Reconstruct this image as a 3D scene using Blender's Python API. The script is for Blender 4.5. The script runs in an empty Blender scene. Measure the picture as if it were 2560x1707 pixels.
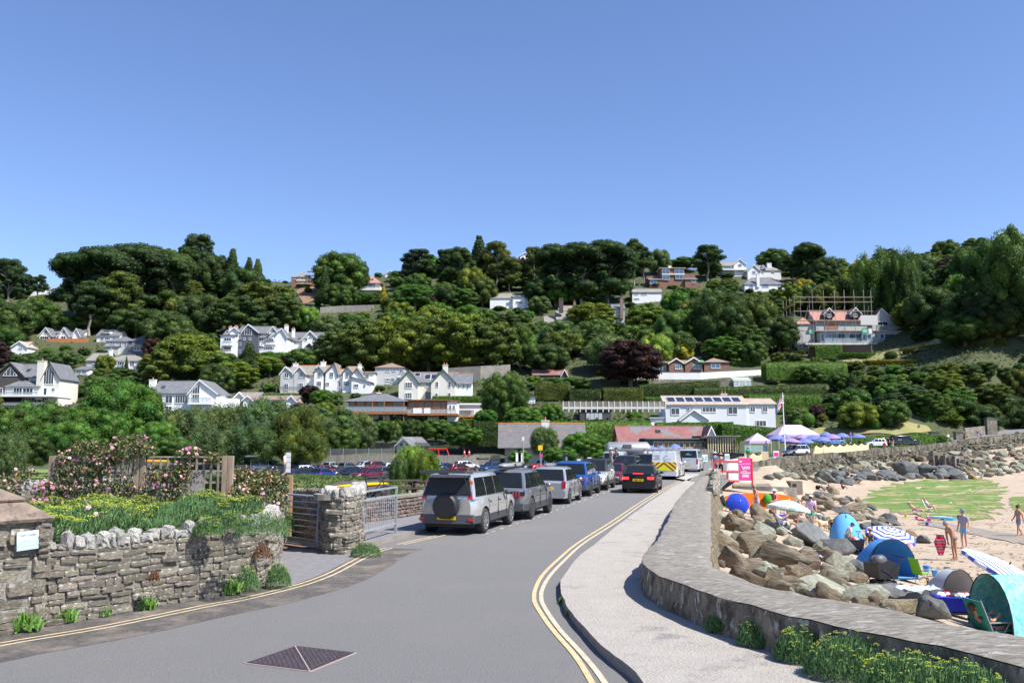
import bpy,bmesh,math,random
import numpy as np
from mathutils import Vector,Matrix,Euler,noise
R=math.radians
S=bpy.context.scene
COL=S.collection
# --- camera, sky, sun, exposure
F=2160.0;CAMZ=2.5;PITCH=math.atan((1106-853.5)/F)
cd=bpy.data.cameras.new('camera');cam=bpy.data.objects.new('camera',cd);COL.objects.link(cam)
cam.location=(0,0,CAMZ);cam.rotation_euler=(R(90)+PITCH,0,0)
cd.sensor_width=36;cd.lens=36*F/2560;cd.clip_start=0.1;cd.clip_end=6000
S.camera=cam
SUN_EL=53;SUN_AZ=122
w=bpy.data.worlds.new('World');S.world=w;w.use_nodes=True
nt=w.node_tree;bg=nt.nodes['Background']
sky=nt.nodes.new('ShaderNodeTexSky');sky.sky_type='NISHITA';sky.sun_disc=False
sky.sun_elevation=R(SUN_EL);sky.sun_rotation=R(SUN_AZ)
sky.air_density=1.0;sky.dust_density=0.35;sky.ozone_density=2.6;sky.altitude=0
hs_=nt.nodes.new('ShaderNodeMix');hs_.data_type='RGBA';hs_.blend_type='MULTIPLY';hs_.inputs[0].default_value=1;hs_.inputs[7].default_value=(.945,1.0,1.22,1)
nt.links.new(sky.outputs[0],hs_.inputs[6]);nt.links.new(hs_.outputs[2],bg.inputs[0]);bg.inputs[1].default_value=0.080
sl=bpy.data.lights.new('sun','SUN');sun=bpy.data.objects.new('sun',sl);COL.objects.link(sun)
sl.energy=4.2;sl.angle=R(0.55);sl.color=(1.0,0.955,0.88)
sd=Vector((math.sin(R(SUN_AZ))*math.cos(R(SUN_EL)),math.cos(R(SUN_AZ))*math.cos(R(SUN_EL)),math.sin(R(SUN_EL))))
sun.rotation_euler=sd.to_track_quat('Z','Y').to_euler();sun.location=sd*60
S.view_settings.view_transform='Standard';S.view_settings.look='None'
S.view_settings.exposure=1.0;S.view_settings.gamma=1;S.view_settings.use_curve_mapping=False
S.render.engine='CYCLES';S.cycles.max_bounces=5;S.cycles.transparent_max_bounces=12
S.cycles.diffuse_bounces=3;S.cycles.use_denoising=True
random.seed(7);rng=np.random.default_rng(7)
U=random.uniform
# --- photograph geometry -> world points
CP,SP=math.cos(PITCH),math.sin(PITCH)
def ray(px,py):
 dx=(px-1280)/F;dy=(853.5-py)/F
 return Vector((dx,CP-dy*SP,SP+dy*CP))
def A(px,py,Y):
 d=ray(px,py);return Vector((0,0,CAMZ))+d*(Y/d.y)
def G(px,py,z=0.0):
 d=ray(px,py);return Vector((0,0,CAMZ))+d*((z-CAMZ)/d.z)
def ppm(Y,z=0):
 return F/(Y*CP+(z-CAMZ)*SP)
def project(v):
 y=v[1]*CP+(v[2]-CAMZ)*SP;z=-v[1]*SP+(v[2]-CAMZ)*CP
 return 1280+F*v[0]/y,853.5-F*z/y
def march(px,py,fn,y0=8.0,y1=900.0):
 d=ray(px,py);Y=y0;prev=y0
 while Y<y1:
  if CAMZ+d.z*Y/d.y<=fn(d.x*Y/d.y,Y):
   a,b=prev,Y
   for _ in range(12):
    m=(a+b)/2
    if CAMZ+d.z*m/d.y<=fn(d.x*m/d.y,m):b=m
    else:a=m
   Y=b;X=d.x*Y/d.y
   return Vector((X,Y,fn(X,Y)))
  prev=Y;Y*=1.012
 X=d.x*y1/d.y
 return Vector((X,y1,fn(X,y1)))
def lerp(a,b,t):return a+(b-a)*t
def sst(a,b,x):
 t=min(1,max(0,(x-a)/(b-a)));return t*t*(3-2*t)
def pl(x,xs,ys):return float(np.interp(x,xs,ys))
def fbm(x,y,z=0,o=3):
 s=0;a=1
 for i in range(o):
  s+=a*noise.noise((x,y,z));x*=2.1;y*=2.1;z*=2.1;a*=.5
 return s
# --- materials
def mat(name,col,rough=.7,c2=None,sc=5,amt=1.0,bump=0,bsc=30,metal=0,objcol=False,rnd=0,isl=0,c3=None,sc3=1.5,th3=(.55,.65),stretch=None,spec=.5,coat=0,det=4,world=False,b2=None,alpha=None):
 m=bpy.data.materials.new(name);m.use_nodes=True;n=m.node_tree;p=n.nodes['Principled BSDF'];L=n.links
 p.inputs['Roughness'].default_value=rough;p.inputs['Metallic'].default_value=metal
 p.inputs['Specular IOR Level'].default_value=spec;p.inputs['Coat Weight'].default_value=coat
 def N(t,**k):
  q=n.nodes.new(t)
  for a,b in k.items():setattr(q,a,b)
  return q
 tc=N('ShaderNodeTexCoord');co=tc.outputs['Object']
 if world:co=N('ShaderNodeNewGeometry').outputs['Position']
 if stretch:
  mp=N('ShaderNodeMapping');mp.inputs['Scale'].default_value=stretch;L.new(co,mp.inputs[0]);co=mp.outputs[0]
 def rgb(c):return(c[0],c[1],c[2],1)
 def noise_(s,d=4,r=.6):
  q=N('ShaderNodeTexNoise');q.inputs['Scale'].default_value=s;q.inputs['Detail'].default_value=d;q.inputs['Roughness'].default_value=r
  L.new(co,q.inputs['Vector']);return q.outputs[0]
 def mix(f,a,b,mode='MIX'):
  q=N('ShaderNodeMix',data_type='RGBA',blend_type=mode)
  if hasattr(f,'is_linked'):L.new(f,q.inputs[0])
  else:q.inputs[0].default_value=f
  for k,v in((6,a),(7,b)):
   if hasattr(v,'is_linked'):L.new(v,q.inputs[k])
   else:q.inputs[k].default_value=rgb(v)
  return q.outputs[2]
 def ramp(v,a,b):
  q=N('ShaderNodeMapRange');L.new(v,q.inputs[0]);q.inputs[1].default_value=a;q.inputs[2].default_value=b;return q.outputs[0]
 if objcol:
  oi=N('ShaderNodeObjectInfo');c=oi.outputs['Color']
  if c2:c=mix(ramp(noise_(sc,det),.35,.65),c,mix(1.0,c,c2,'MULTIPLY'))
 else:
  c=rgb(col)
  if c2:c=mix(ramp(noise_(sc,det),.5-.16/amt,.5+.16/amt),col,c2)
 if c3:c=mix(ramp(noise_(sc3,5,.65),*th3),c if hasattr(c,'is_linked')else col,c3)
 if rnd or isl:
  hsv=N('ShaderNodeHueSaturation')
  src=N('ShaderNodeObjectInfo').outputs['Random']if rnd else N('ShaderNodeNewGeometry').outputs['Random Per Island']
  k=rnd or isl
  q=N('ShaderNodeMapRange');L.new(src,q.inputs[0]);q.inputs[3].default_value=1-k;q.inputs[4].default_value=1+k;L.new(q.outputs[0],hsv.inputs['Value'])
  m2=N('ShaderNodeMath',operation='FRACT');m1=N('ShaderNodeMath',operation='MULTIPLY');m1.inputs[1].default_value=17.3
  L.new(src,m1.inputs[0]);L.new(m1.outputs[0],m2.inputs[0])
  q=N('ShaderNodeMapRange');L.new(m2.outputs[0],q.inputs[0]);q.inputs[3].default_value=.5-k*.06;q.inputs[4].default_value=.5+k*.06;L.new(q.outputs[0],hsv.inputs['Hue'])
  if hasattr(c,'is_linked'):L.new(c,hsv.inputs['Color'])
  else:hsv.inputs['Color'].default_value=rgb(col)
  c=hsv.outputs[0]
 if hasattr(c,'is_linked'):L.new(c,p.inputs['Base Color'])
 else:p.inputs['Base Color'].default_value=rgb(col)
 if bump:
  b=N('ShaderNodeBump');b.inputs['Strength'].default_value=bump;b.inputs['Distance'].default_value=.05
  L.new(noise_(bsc,5,.65),b.inputs['Height']);L.new(b.outputs[0],p.inputs['Normal'])
 if alpha is not None:p.inputs['Alpha'].default_value=alpha
 return m
MT={}
def dm(name,*a,**k):MT[name]=mat(name,*a,**k);return MT[name]
CH={}
# --- mesh builder
class MB:
 def __init__(s):s.v=[];s.f=[];s.m=[]
 def add(s,vs,fs,mi=0,M=None):
  o=len(s.v)
  s.v+=[tuple(M@Vector(p))for p in vs]if M is not None else[tuple(p)for p in vs]
  s.f+=[tuple(o+i for i in f)for f in fs];s.m+=[mi]*len(fs);return s
 def box(s,x0,x1,y0,y1,z0,z1,mi=0,M=None):
  return s.add([(x0,y0,z0),(x1,y0,z0),(x1,y1,z0),(x0,y1,z0),(x0,y0,z1),(x1,y0,z1),(x1,y1,z1),(x0,y1,z1)],[(0,3,2,1),(4,5,6,7),(0,1,5,4),(1,2,6,5),(2,3,7,6),(3,0,4,7)],mi,M)
 def cbox(s,c,d,mi=0,M=None,rot=None):
  T=Matrix.Translation(c)@(Euler(rot).to_matrix().to_4x4()if rot else Matrix())
  if M is not None:T=M@T
  return s.box(-d[0]/2,d[0]/2,-d[1]/2,d[1]/2,-d[2]/2,d[2]/2,mi,T)
 def cyl(s,a,b,r0,r1=None,n=8,mi=0,cap=True,M=None):
  a=Vector(a);b=Vector(b);r1=r0 if r1 is None else r1
  q=(b-a).to_track_quat('Z','Y');vs=[]
  for p,r in((a,r0),(b,r1)):
   for i in range(n):
    t=2*math.pi*i/n;vs.append(p+q@Vector((r*math.cos(t),r*math.sin(t),0)))
  fs=[(i,(i+1)%n,n+(i+1)%n,n+i)for i in range(n)]
  if cap:fs+=[tuple(range(n-1,-1,-1)),tuple(range(n,2*n))]
  return s.add(vs,fs,mi,M)
 def tube(s,pts,r,n=6,mi=0):
  for i in range(len(pts)-1):
   ra=r[i]if hasattr(r,'__len__')else r;rb=r[i+1]if hasattr(r,'__len__')else r
   s.cyl(pts[i],pts[i+1],ra,rb,n,mi)
  return s
 def prism(s,poly,y0,y1,mi=0,M=None,ax='y'):
  n=len(poly)
  def P(a,b,t):return(a,t,b)if ax=='y' else((a,b,t)if ax=='z' else(t,a,b))
  vs=[P(a,b,y0)for a,b in poly]+[P(a,b,y1)for a,b in poly]
  fs=[(i,(i+1)%n,n+(i+1)%n,n+i)for i in range(n)]+[tuple(range(n-1,-1,-1)),tuple(range(n,2*n))]
  return s.add(vs,fs,mi,M)
 def loft(s,rings,mi=0,closed=True,caps=True,M=None):
  n=len(rings[0]);vs=[p for r in rings for p in r];fs=[]
  for i in range(len(rings)-1):
   for j in range(n if closed else n-1):
    k=(j+1)%n;fs.append((i*n+j,i*n+k,(i+1)*n+k,(i+1)*n+j))
  if caps:fs+=[tuple(range(n-1,-1,-1)),tuple(range((len(rings)-1)*n,len(rings)*n))]
  return s.add(vs,fs,mi,M)
 def ball(s,c,r,nu=10,nv=7,mi=0,M=None):
  r=(r,r,r)if not hasattr(r,'__len__')else r
  rings=[]
  for j in range(1,nv):
   t=math.pi*j/nv
   rings.append([(c[0]+r[0]*math.sin(t)*math.cos(2*math.pi*i/nu),c[1]+r[1]*math.sin(t)*math.sin(2*math.pi*i/nu),c[2]-r[2]*math.cos(t))for i in range(nu)])
  return s.loft(rings,mi,M=M)
 def mesh(s,name,mats,smooth=False):
  me=bpy.data.meshes.new(name);me.from_pydata(s.v,[],s.f)
  for m in(mats if isinstance(mats,(list,tuple))else[mats]):me.materials.append(MT[m]if isinstance(m,str)else m)
  if any(s.m):me.polygons.foreach_set('material_index',s.m)
  if smooth:me.polygons.foreach_set('use_smooth',[True]*len(s.f))
  me.update();return me
 def build(s,name,mats,parent=None,smooth=False,loc=None,rot=None,color=None,**kw):
  return link(name,s.mesh(name,mats,smooth),parent,loc,rot,None,color,**kw)
def link(name,me,parent=None,loc=None,rot=None,scale=None,color=None,**kw):
 o=bpy.data.objects.new(name,me);COL.objects.link(o)
 if parent:
  o.parent=parent;CH.setdefault(parent.name,[]).append(o)
 if loc is not None:o.location=loc
 if rot is not None:o.rotation_euler=rot if hasattr(rot,'__len__')else(0,0,rot)
 if scale is not None:o.scale=scale if hasattr(scale,'__len__')else(scale,)*3
 if color:o.color=(*color,1)
 return tag(o,**kw)
def tag(o,label=None,cat=None,group=None,kind=None):
 for k,v in(('label',label),('category',cat),('group',group),('kind',kind)):
  if v:o[k]=v
 return o
def thing(name,label,cat,loc=(0,0,0),rot=0,group=None,scale=None):
 return link(name,None,None,loc,rot,scale,None,label=label,cat=cat,group=group)
def npmesh(name,V,Fq,mats,k=4,mi=None,smooth=False):
 me=bpy.data.meshes.new(name);n=len(Fq)
 me.vertices.add(len(V));me.vertices.foreach_set('co',np.asarray(V,'f').ravel())
 me.loops.add(n*k);me.loops.foreach_set('vertex_index',np.asarray(Fq,'i').ravel())
 me.polygons.add(n);me.polygons.foreach_set('loop_start',np.arange(0,n*k,k,dtype='i'))
 for m in mats:me.materials.append(MT[m])
 if mi is not None:me.polygons.foreach_set('material_index',np.asarray(mi,'i'))
 if smooth:me.polygons.foreach_set('use_smooth',[True]*n)
 me.update(calc_edges=True);return me
def copy_tree(o,parent=None,color=None):
 c=o.copy();COL.objects.link(c);c.parent=parent
 if parent:CH.setdefault(parent.name,[]).append(c)
 if color and 'tint' in c:c.color=(*color,1)
 for ch in CH.get(o.name,[]):copy_tree(ch,c,color)
 return c
def strip(name,pts_l,pts_r,mats,**kw):
 n=len(pts_l);V=list(pts_l)+list(pts_r);Fs=[(i,i+n,i+n+1,i+1)for i in range(n-1)]
 me=bpy.data.meshes.new(name);me.from_pydata([tuple(v)for v in V],[],Fs)
 me.materials.append(MT[mats]);me.update();return link(name,me,**kw)
def text(body,size,m,parent,loc,rot,name='lettering',ext=.002,align='CENTER',bold=0):
 cu=bpy.data.curves.new(name,'FONT');cu.body=body;cu.size=size;cu.extrude=ext;cu.align_x=align;cu.align_y='CENTER';cu.resolution_u=2;cu.offset=bold
 o=bpy.data.objects.new(name,cu);me=bpy.data.meshes.new_from_object(o);bpy.data.objects.remove(o);bpy.data.curves.remove(cu);me.materials.clear();me.materials.append(MT[m])
 return link(name,me,parent,loc,rot)
# --- material library (real-world base colours, render_shade with shade mixed in)
dm('asphalt',(.225,.22,.216),.9,(.16,.157,.157),42,bump=.7,bsc=70,world=True,c3=(.215,.205,.19),sc3=.3,th3=(.50,.75),spec=.2,det=2)
dm('asphalt_edge',(.20,.185,.17),.95,(.115,.105,.10),14,bump=1,bsc=80,world=True,c3=(.33,.285,.24),sc3=1.6,th3=(.46,.66),spec=.2)
dm('asphalt_drive',(.24,.235,.245),.9,(.19,.185,.195),6,bump=.6,bsc=60,world=True,spec=.2)
dm('carpark',(.13,.13,.13),.9,(.10,.10,.10),.6,bump=.3,bsc=30,world=True)
dm('concrete',(.41,.38,.34),.9,(.37,.34,.305),3,bump=.8,bsc=28,world=True,c3=(.26,.24,.225),sc3=1.3,th3=(.57,.68),spec=.2)
dm('kerb',(.3,.26,.22),.9,(.2,.18,.16),3,bump=.5,bsc=30,world=True)
dm('yellow_paint',(.60,.47,.27),.8,(.45,.33,.17),6,world=True,bump=.3,bsc=60)
dm('yellow_pale',(.56,.49,.37),.8,(.42,.35,.24),6,world=True,bump=.3,bsc=60)
dm('white_line',(.55,.55,.52),.8,(.35,.35,.35),7,world=True)
dm('iron',(.085,.065,.075),.55,(.05,.04,.045),20,bump=.4,bsc=60,metal=.4)
dm('iron_rim',(.32,.25,.22),.8)
dm('sand',(.44,.355,.275),.95,(.37,.295,.22),.9,bump=1,bsc=7,world=True,c3=(.30,.25,.18),sc3=.5,th3=(.53,.66),spec=.15)
dm('algae',(.075,.155,.03),.9,(.15,.225,.06),1.6,bump=.8,bsc=6,world=True,c3=(.34,.27,.15),sc3=.45,th3=(.5,.62),spec=.2)
dm('wet',(.30,.25,.20),.35,(.38,.32,.26),1.5,world=True)
dm('ground',(.045,.068,.022),.95,(.07,.07,.03),.35,world=True,bump=.6,bsc=2)
dm('lawn',(.26,.225,.10),.95,(.17,.19,.06),.25,world=True,bump=.3,bsc=8)
dm('grass',(.10,.19,.035),.9,(.17,.22,.06),2,isl=.3)
dm('drygrass',(.36,.25,.12),.9,(.25,.18,.09),2,isl=.3)
dm('earth',(.24,.14,.09),.95,(.16,.10,.06),1,world=True)
STONE=dict(rough=.9,sc=9,bump=1.0,bsc=22,rnd=.3,spec=.2)
dm('stone',(.40,.35,.27),c2=(.21,.185,.145),c3=(.62,.61,.57),sc3=3.4,th3=(.55,.62),**STONE)
dm('stone_red',(.34,.26,.23),c2=(.22,.17,.155),c3=(.46,.42,.38),sc3=5,th3=(.6,.7),**STONE)
dm('stone_white',(.76,.74,.70),c2=(.50,.47,.41),c3=(.2,.17,.13),sc3=6,th3=(.56,.66),**STONE)
dm('mortar',(.40,.375,.33),.95,(.22,.20,.17),9,bump=1,bsc=25,world=True,c3=(.36,.22,.09),sc3=1.2,th3=(.62,.7),spec=.1)
dm('walltop',(.36,.335,.29),.95,(.17,.155,.13),6.5,bump=.7,bsc=34,world=True,stretch=(1.0,3.6,3),c3=(.56,.54,.50),sc3=4.2,th3=(.57,.68),spec=.2)
dm('wallface',(.30,.25,.19),.95,(.08,.07,.055),4,bump=1,bsc=14,world=True,stretch=(1.8,1.8,.9),c3=(.48,.44,.38),sc3=3.4,th3=(.56,.64),spec=.2)
dm('slate_rock',(.28,.235,.165),.9,(.10,.085,.06),2.6,bump=1,bsc=7,stretch=(1,1,7),c3=(.46,.23,.05),sc3=.9,th3=(.60,.68),rnd=.28,spec=.25)
dm('pale_rock',(.34,.34,.27),.9,(.17,.175,.13),3,bump=1,bsc=5,stretch=(1,1,6),rnd=.2,spec=.25)
dm('dark_rock',(.085,.09,.09),.8,(.15,.155,.15),3,bump=.8,bsc=5,rnd=.2,c3=(.33,.31,.28),sc3=2.5,th3=(.68,.75),spec=.3)
dm('capstone',(.30,.235,.185),.95,(.20,.155,.125),7,bump=.8,bsc=30,c3=(.13,.105,.09),sc3=6,th3=(.52,.64),spec=.15)
dm('sw_stone',(.25,.23,.175),.95,(.13,.12,.10),.8,bump=.8,bsc=6,isl=.35,world=True,c3=(.40,.38,.32),sc3=.7,th3=(.58,.68),spec=.15)
def glow(m,c=None,k=.35):
 n=m.node_tree;t=n.nodes.new('ShaderNodeBsdfTranslucent');x=n.nodes.new('ShaderNodeMixShader');p=n.nodes['Principled BSDF'];x.inputs[0].default_value=k;l=p.inputs['Base Color'].links
 if l:n.links.new(l[0].from_socket,t.inputs[0])
 n.links.new(p.outputs[0],x.inputs[1]);n.links.new(t.outputs[0],x.inputs[2]);n.links.new(x.outputs[0],n.nodes['Material Output'].inputs[0])
dm('leaf',(.06,.10,.03),.6,objcol=True,c2=(1.6,1.4,.8),sc=2.6,isl=.5,spec=.2,det=2)
glow(MT['leaf'])
dm('bark',(.12,.095,.07),.95,(.2,.17,.13),6,bump=.6,bsc=20)
dm('palebark',(.33,.29,.24),.9,(.2,.18,.15),6)
dm('samphire',(.095,.19,.075),.6,(.15,.26,.09),3,isl=.35,spec=.3)
dm('umbel',(.40,.46,.05),.7,(.25,.33,.03),4,isl=.2)
dm('rose_leaf',(.08,.125,.04),.6,(.14,.15,.05),4,isl=.45)
dm('rose',(.72,.36,.42),.7,(.8,.55,.55),8,isl=.2)
dm('rose_deep',(.62,.22,.42),.7,isl=.25)
dm('rose_dead',(.42,.24,.12),.8,isl=.35)
dm('rust_leaf',(.20,.09,.045),.8,(.12,.06,.03),3,isl=.4)
glow(MT['samphire'],k=.25);glow(MT['rose_leaf'],k=.3)
dm('weed',(.13,.27,.04),.6,(.09,.2,.03),5,isl=.3)
dm('render_white',(.80,.80,.79),.85,(.74,.74,.73),.5,world=True)
dm('render_grey',(.50,.51,.50),.85,(.45,.46,.45),.5,world=True)
dm('render_cream',(.70,.67,.60),.85,(.64,.61,.54),.5,world=True)
dm('render_shade',(.36,.34,.31),.9,(.28,.26,.24),.6,world=True)  # pale hall wall render, darkened so the colour carries its shade
dm('render_dark',(.09,.10,.125),.8)
dm('boards',(.70,.72,.73),.8)
dm('slate',(.155,.16,.175),.8,(.11,.115,.125),1.2,world=True,bump=.3,bsc=3,c3=(.21,.20,.18),sc3=.4,th3=(.55,.7))
dm('slate_old',(.245,.23,.205),.85,(.17,.16,.145),1.0,world=True,bump=.4,bsc=3,c3=(.30,.28,.22),sc3=.5,th3=(.55,.7))
dm('slate_orange',(.15,.14,.14),.85,(.105,.10,.105),1.2,world=True,bump=.4,bsc=3,c3=(.30,.16,.07),sc3=.25,th3=(.6,.68))
dm('tile_red',(.40,.20,.16),.85,(.32,.16,.13),1.1,world=True,bump=.3,bsc=3)
dm('tile_patch',(.265,.105,.095),.85,(.20,.085,.08),1.1,world=True,bump=.3,bsc=3,c3=(.17,.16,.165),sc3=.4,th3=(.53,.545))
dm('tile_brown',(.26,.185,.15),.85,(.2,.145,.12),1.1,world=True,bump=.3,bsc=3)
dm('tile_pale',(.40,.34,.28),.85,(.32,.26,.21),1.0,world=True,c3=(.42,.22,.1),sc3=.3,th3=(.6,.7))
dm('ridge_orange',(.52,.20,.07),.85,(.4,.15,.06),2,world=True)
dm('brick',(.28,.15,.10),.9,(.20,.11,.08),3,world=True)
dm('cedar',(.38,.16,.06),.6,(.28,.11,.04),2,world=True)
dm('darkwood',(.055,.048,.045),.8,(.09,.08,.07),3,world=True)
dm('glass',(.025,.035,.045),.06,spec=.9)
dm('glass_blue',(.07,.12,.20),.05,spec=1)
dm('curtain',(.45,.5,.5),.5,spec=.8)
dm('frame_white',(.80,.80,.80),.5)
dm('frame_green',(.02,.11,.07),.5)
dm('solar',(.02,.025,.05),.15,spec=.8)
dm('pot',(.45,.18,.09),.8)
dm('steel',(.40,.41,.42),.45,(.33,.34,.35),8,metal=.5)
dm('galv',(.42,.44,.46),.5,(.33,.35,.37),12,metal=.35,spec=.5)
dm('scaf',(.42,.40,.38),.6,metal=.4)
dm('scafboard',(.40,.29,.19),.8)
dm('wood',(.40,.30,.22),.85,(.25,.18,.13),3,bump=.4,bsc=20,stretch=(6,6,1),rnd=.15)
dm('woodgrey',(.33,.28,.225),.9,(.17,.145,.115),3,bump=.4,bsc=20,rnd=.2,stretch=(4,4,1))
dm('woodnew',(.42,.26,.15),.85,(.34,.2,.12),4,stretch=(6,6,1))
dm('woodbrown',(.085,.055,.04),.8,(.06,.04,.03),4)
dm('fencepale',(.30,.27,.235),.9,(.22,.2,.175),4,isl=.2)
dm('cream_paint',(.66,.54,.33),.8,(.58,.46,.27),3)
dm('red_paint',(.62,.02,.015),.35,spec=.6)
dm('pink',(.70,.05,.28),.4)
dm('white',(.80,.80,.80),.5)
dm('offwhite',(.62,.62,.60),.7)
dm('plaque',(.66,.74,.72),.35)
dm('plaque_green',(.38,.56,.53),.35)
dm('plaque_ink',(.28,.38,.42),.4)
dm('black',(.015,.015,.017),.5)
dm('ink',(.02,.02,.02),.5)
dm('rubber',(.022,.022,.023),.85,(.035,.035,.035),9)
dm('plastic',(.045,.047,.05),.6)
dm('cladding',(.085,.09,.098),.5)
dm('rim',(.5,.51,.53),.25,metal=.8)
dm('rim_dark',(.12,.12,.13),.3,metal=.7)
dm('carglass',(.012,.015,.017),.04,spec=.45)
dm('tint',(.02,.03,.03),.03,spec=1.0,alpha=.62)
dm('paint',(.3,.3,.3),.28,objcol=True,spec=.6,coat=.8)
dm('metallic',(.3,.3,.3),.27,objcol=True,metal=.55,spec=.6,coat=.7)
dm('cloth',(.3,.3,.3),.85,objcol=True,spec=.2)
dm('skin',(.5,.28,.19),.55,objcol=True,spec=.4)
dm('lamp_red',(.45,.01,.015),.15,spec=.9,coat=1)
dm('lamp_orange',(.75,.16,.02),.15,spec=.9,coat=1)
dm('lamp_clear',(.55,.57,.6),.1,spec=.9,coat=1)
m=dm('lamp_lit',(.8,.03,.03),.2);m.node_tree.nodes['Principled BSDF'].inputs['Emission Color'].default_value=(1,.05,.04,1);m.node_tree.nodes['Principled BSDF'].inputs['Emission Strength'].default_value=.9
dm('plate_yellow',(.80,.53,.01),.5)
dm('plate_white',(.75,.75,.75),.5)
dm('chev_yellow',(.68,.80,.02),.4)
dm('chev_red',(.42,.03,.03),.4)
dm('logo_green',(.35,.52,.47),.4)
dm('lilac',(.55,.42,.56),.8);dm('navy',(.13,.17,.42),.8);dm('purple',(.28,.18,.42),.8)
def mesh_mat(name,col,a):
 m=mat(name,col,.6);n=m.node_tree;p=n.nodes['Principled BSDF'];p.inputs['Alpha'].default_value=a;return m
MT['netting']=mesh_mat('netting',(.03,.035,.035),.42)
MT['clearfence']=mesh_mat('clearfence',(.25,.27,.26),.22)
MT['balglass']=mesh_mat('balglass',(.45,.55,.58),.35)
MT['greenglass']=mesh_mat('greenglass',(.55,.62,.60),.45)
MT['railmesh']=mesh_mat('railmesh',(.3,.3,.3),.4)
def stripes(name,c1,c2,sc,mode='X',duty=.5,ring=False):
 m=bpy.data.materials.new(name);m.use_nodes=True;n=m.node_tree;p=n.nodes['Principled BSDF'];p.inputs['Roughness'].default_value=.8
 tc=n.nodes.new('ShaderNodeTexCoord');sp=n.nodes.new('ShaderNodeSeparateXYZ');n.links.new(tc.outputs['Object'],sp.inputs[0])
 v=sp.outputs[mode]if not ring else None
 if ring:
  ab=[]
  fs=[]
  for k in range(4):
   q=n.nodes.new('ShaderNodeVectorMath');q.operation='DOT_PRODUCT';t=math.pi*(k+.5)/4
   q.inputs[1].default_value=(math.cos(t),math.sin(t),0);n.links.new(tc.outputs['Object'],q.inputs[0])
   a=n.nodes.new('ShaderNodeMath');a.operation='ABSOLUTE';n.links.new(q.outputs['Value'],a.inputs[0]);fs.append(a.outputs[0])
  v=fs[0]
  for q in fs[1:]:
   a=n.nodes.new('ShaderNodeMath');a.operation='MAXIMUM';n.links.new(v,a.inputs[0]);n.links.new(q,a.inputs[1]);v=a.outputs[0]
 mu=n.nodes.new('ShaderNodeMath');mu.operation='MULTIPLY';mu.inputs[1].default_value=sc;n.links.new(v,mu.inputs[0])
 fr=n.nodes.new('ShaderNodeMath');fr.operation='FRACT';n.links.new(mu.outputs[0],fr.inputs[0])
 gt=n.nodes.new('ShaderNodeMath');gt.operation='GREATER_THAN';gt.inputs[1].default_value=duty;n.links.new(fr.outputs[0],gt.inputs[0])
 mx=n.nodes.new('ShaderNodeMix');mx.data_type='RGBA';mx.inputs[6].default_value=(*c1,1);mx.inputs[7].default_value=(*c2,1);n.links.new(gt.outputs[0],mx.inputs[0])
 n.links.new(mx.outputs[2],p.inputs['Base Color']);MT[name]=m
stripes('stripe_blue_ring',(.75,.75,.78),(.06,.09,.45),5.2,ring=True)
stripes('stripe_blue',(.75,.75,.78),(.09,.14,.50),5.5,'X')
stripes('stripe_mint',(.72,.76,.74),(.42,.60,.55),4.5,'Y')
stripes('board_lines',(.70,.72,.73),(.36,.38,.40),5.0,'Z',.86)
stripes('fence_lines',(.66,.54,.33),(.40,.32,.19),4.0,'X',.9)
# --- figures: one skinned surface per body, clothes as fitted shells (built first, while the scene is small)
def pose(**k):
 P=dict(pelvis=(0,0,.53),waist=(0,0,.62),chest=(.0,0,.73),neck=(-.005,0,.825),jaw=(.012,0,.875),head=(.005,0,.93))
 for s,n in((1,'l'),(-1,'r')):
  P.update({n+'hip':(0,.048*s,.50),n+'knee':(.012,.055*s,.285),n+'ank':(-.012,.055*s,.045),n+'heel':(-.03,.055*s,.02),n+'toe':(.075,.065*s,.014),n+'sho':(-.005,.105*s,.795),n+'elb':(-.015,.140*s,.635),n+'wri':(.025,.150*s,.495),n+'pal':(.035,.150*s,.455)})
 for a,b in k.items():P[a]=b
 return P
def shift(P,keys,d):
 for k in keys:P[k]=tuple(Vector(P[k])+Vector(d))
 return P
RAD=dict(pelvis=(.062,.082),waist=(.052,.070),chest=(.060,.085),neck=.030,jaw=.040,head=.056,hip=.052,knee=.033,ank=.020,heel=.020,toe=.014,sho=.038,elb=.025,wri=.016,pal=.019)
UP=['waist','chest','neck','jaw','head','lsho','lelb','lwri','lpal','rsho','relb','rwri','rpal']
def rotp(P,keys,piv,ang,ax='Y'):
 M=Matrix.Rotation(ang,3,ax);c=Vector(piv)
 for k in keys:P[k]=tuple(c+M@(Vector(P[k])-c))
 return P
POSES={}
POSES['stand']=pose()
P=pose(lknee=(.07,.055,.29),lank=(.10,.055,.06),lheel=(.09,.055,.03),ltoe=(.18,.06,.02),rknee=(-.01,-.055,.285),rank=(-.12,-.055,.075),rheel=(-.15,-.055,.06),rtoe=(-.05,-.06,.015),lelb=(-.05,.14,.64),lwri=(-.06,.15,.50),lpal=(-.06,.15,.46),relb=(.01,-.14,.63),rwri=(.09,-.15,.52),rpal=(.12,-.15,.49));POSES['walk']=P
P=pose(lelb=(.05,.13,.66),lwri=(.15,.08,.60),lpal=(.19,.06,.60),relb=(.05,-.13,.66),rwri=(.15,-.08,.60),rpal=(.19,-.06,.60));POSES['fold']=P
P=pose(lelb=(.10,.15,.68),lwri=(.22,.12,.56),lpal=(.26,.11,.53));rotp(P,UP,(0,0,.58),R(14));POSES['hold']=P
P=pose(lelb=(.09,.12,.62),lwri=(.16,.09,.50),lpal=(.18,.08,.46),relb=(.09,-.12,.62),rwri=(.16,-.09,.50),rpal=(.18,-.08,.46));rotp(P,UP,(0,0,.56),R(32));POSES['bend']=P
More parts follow.
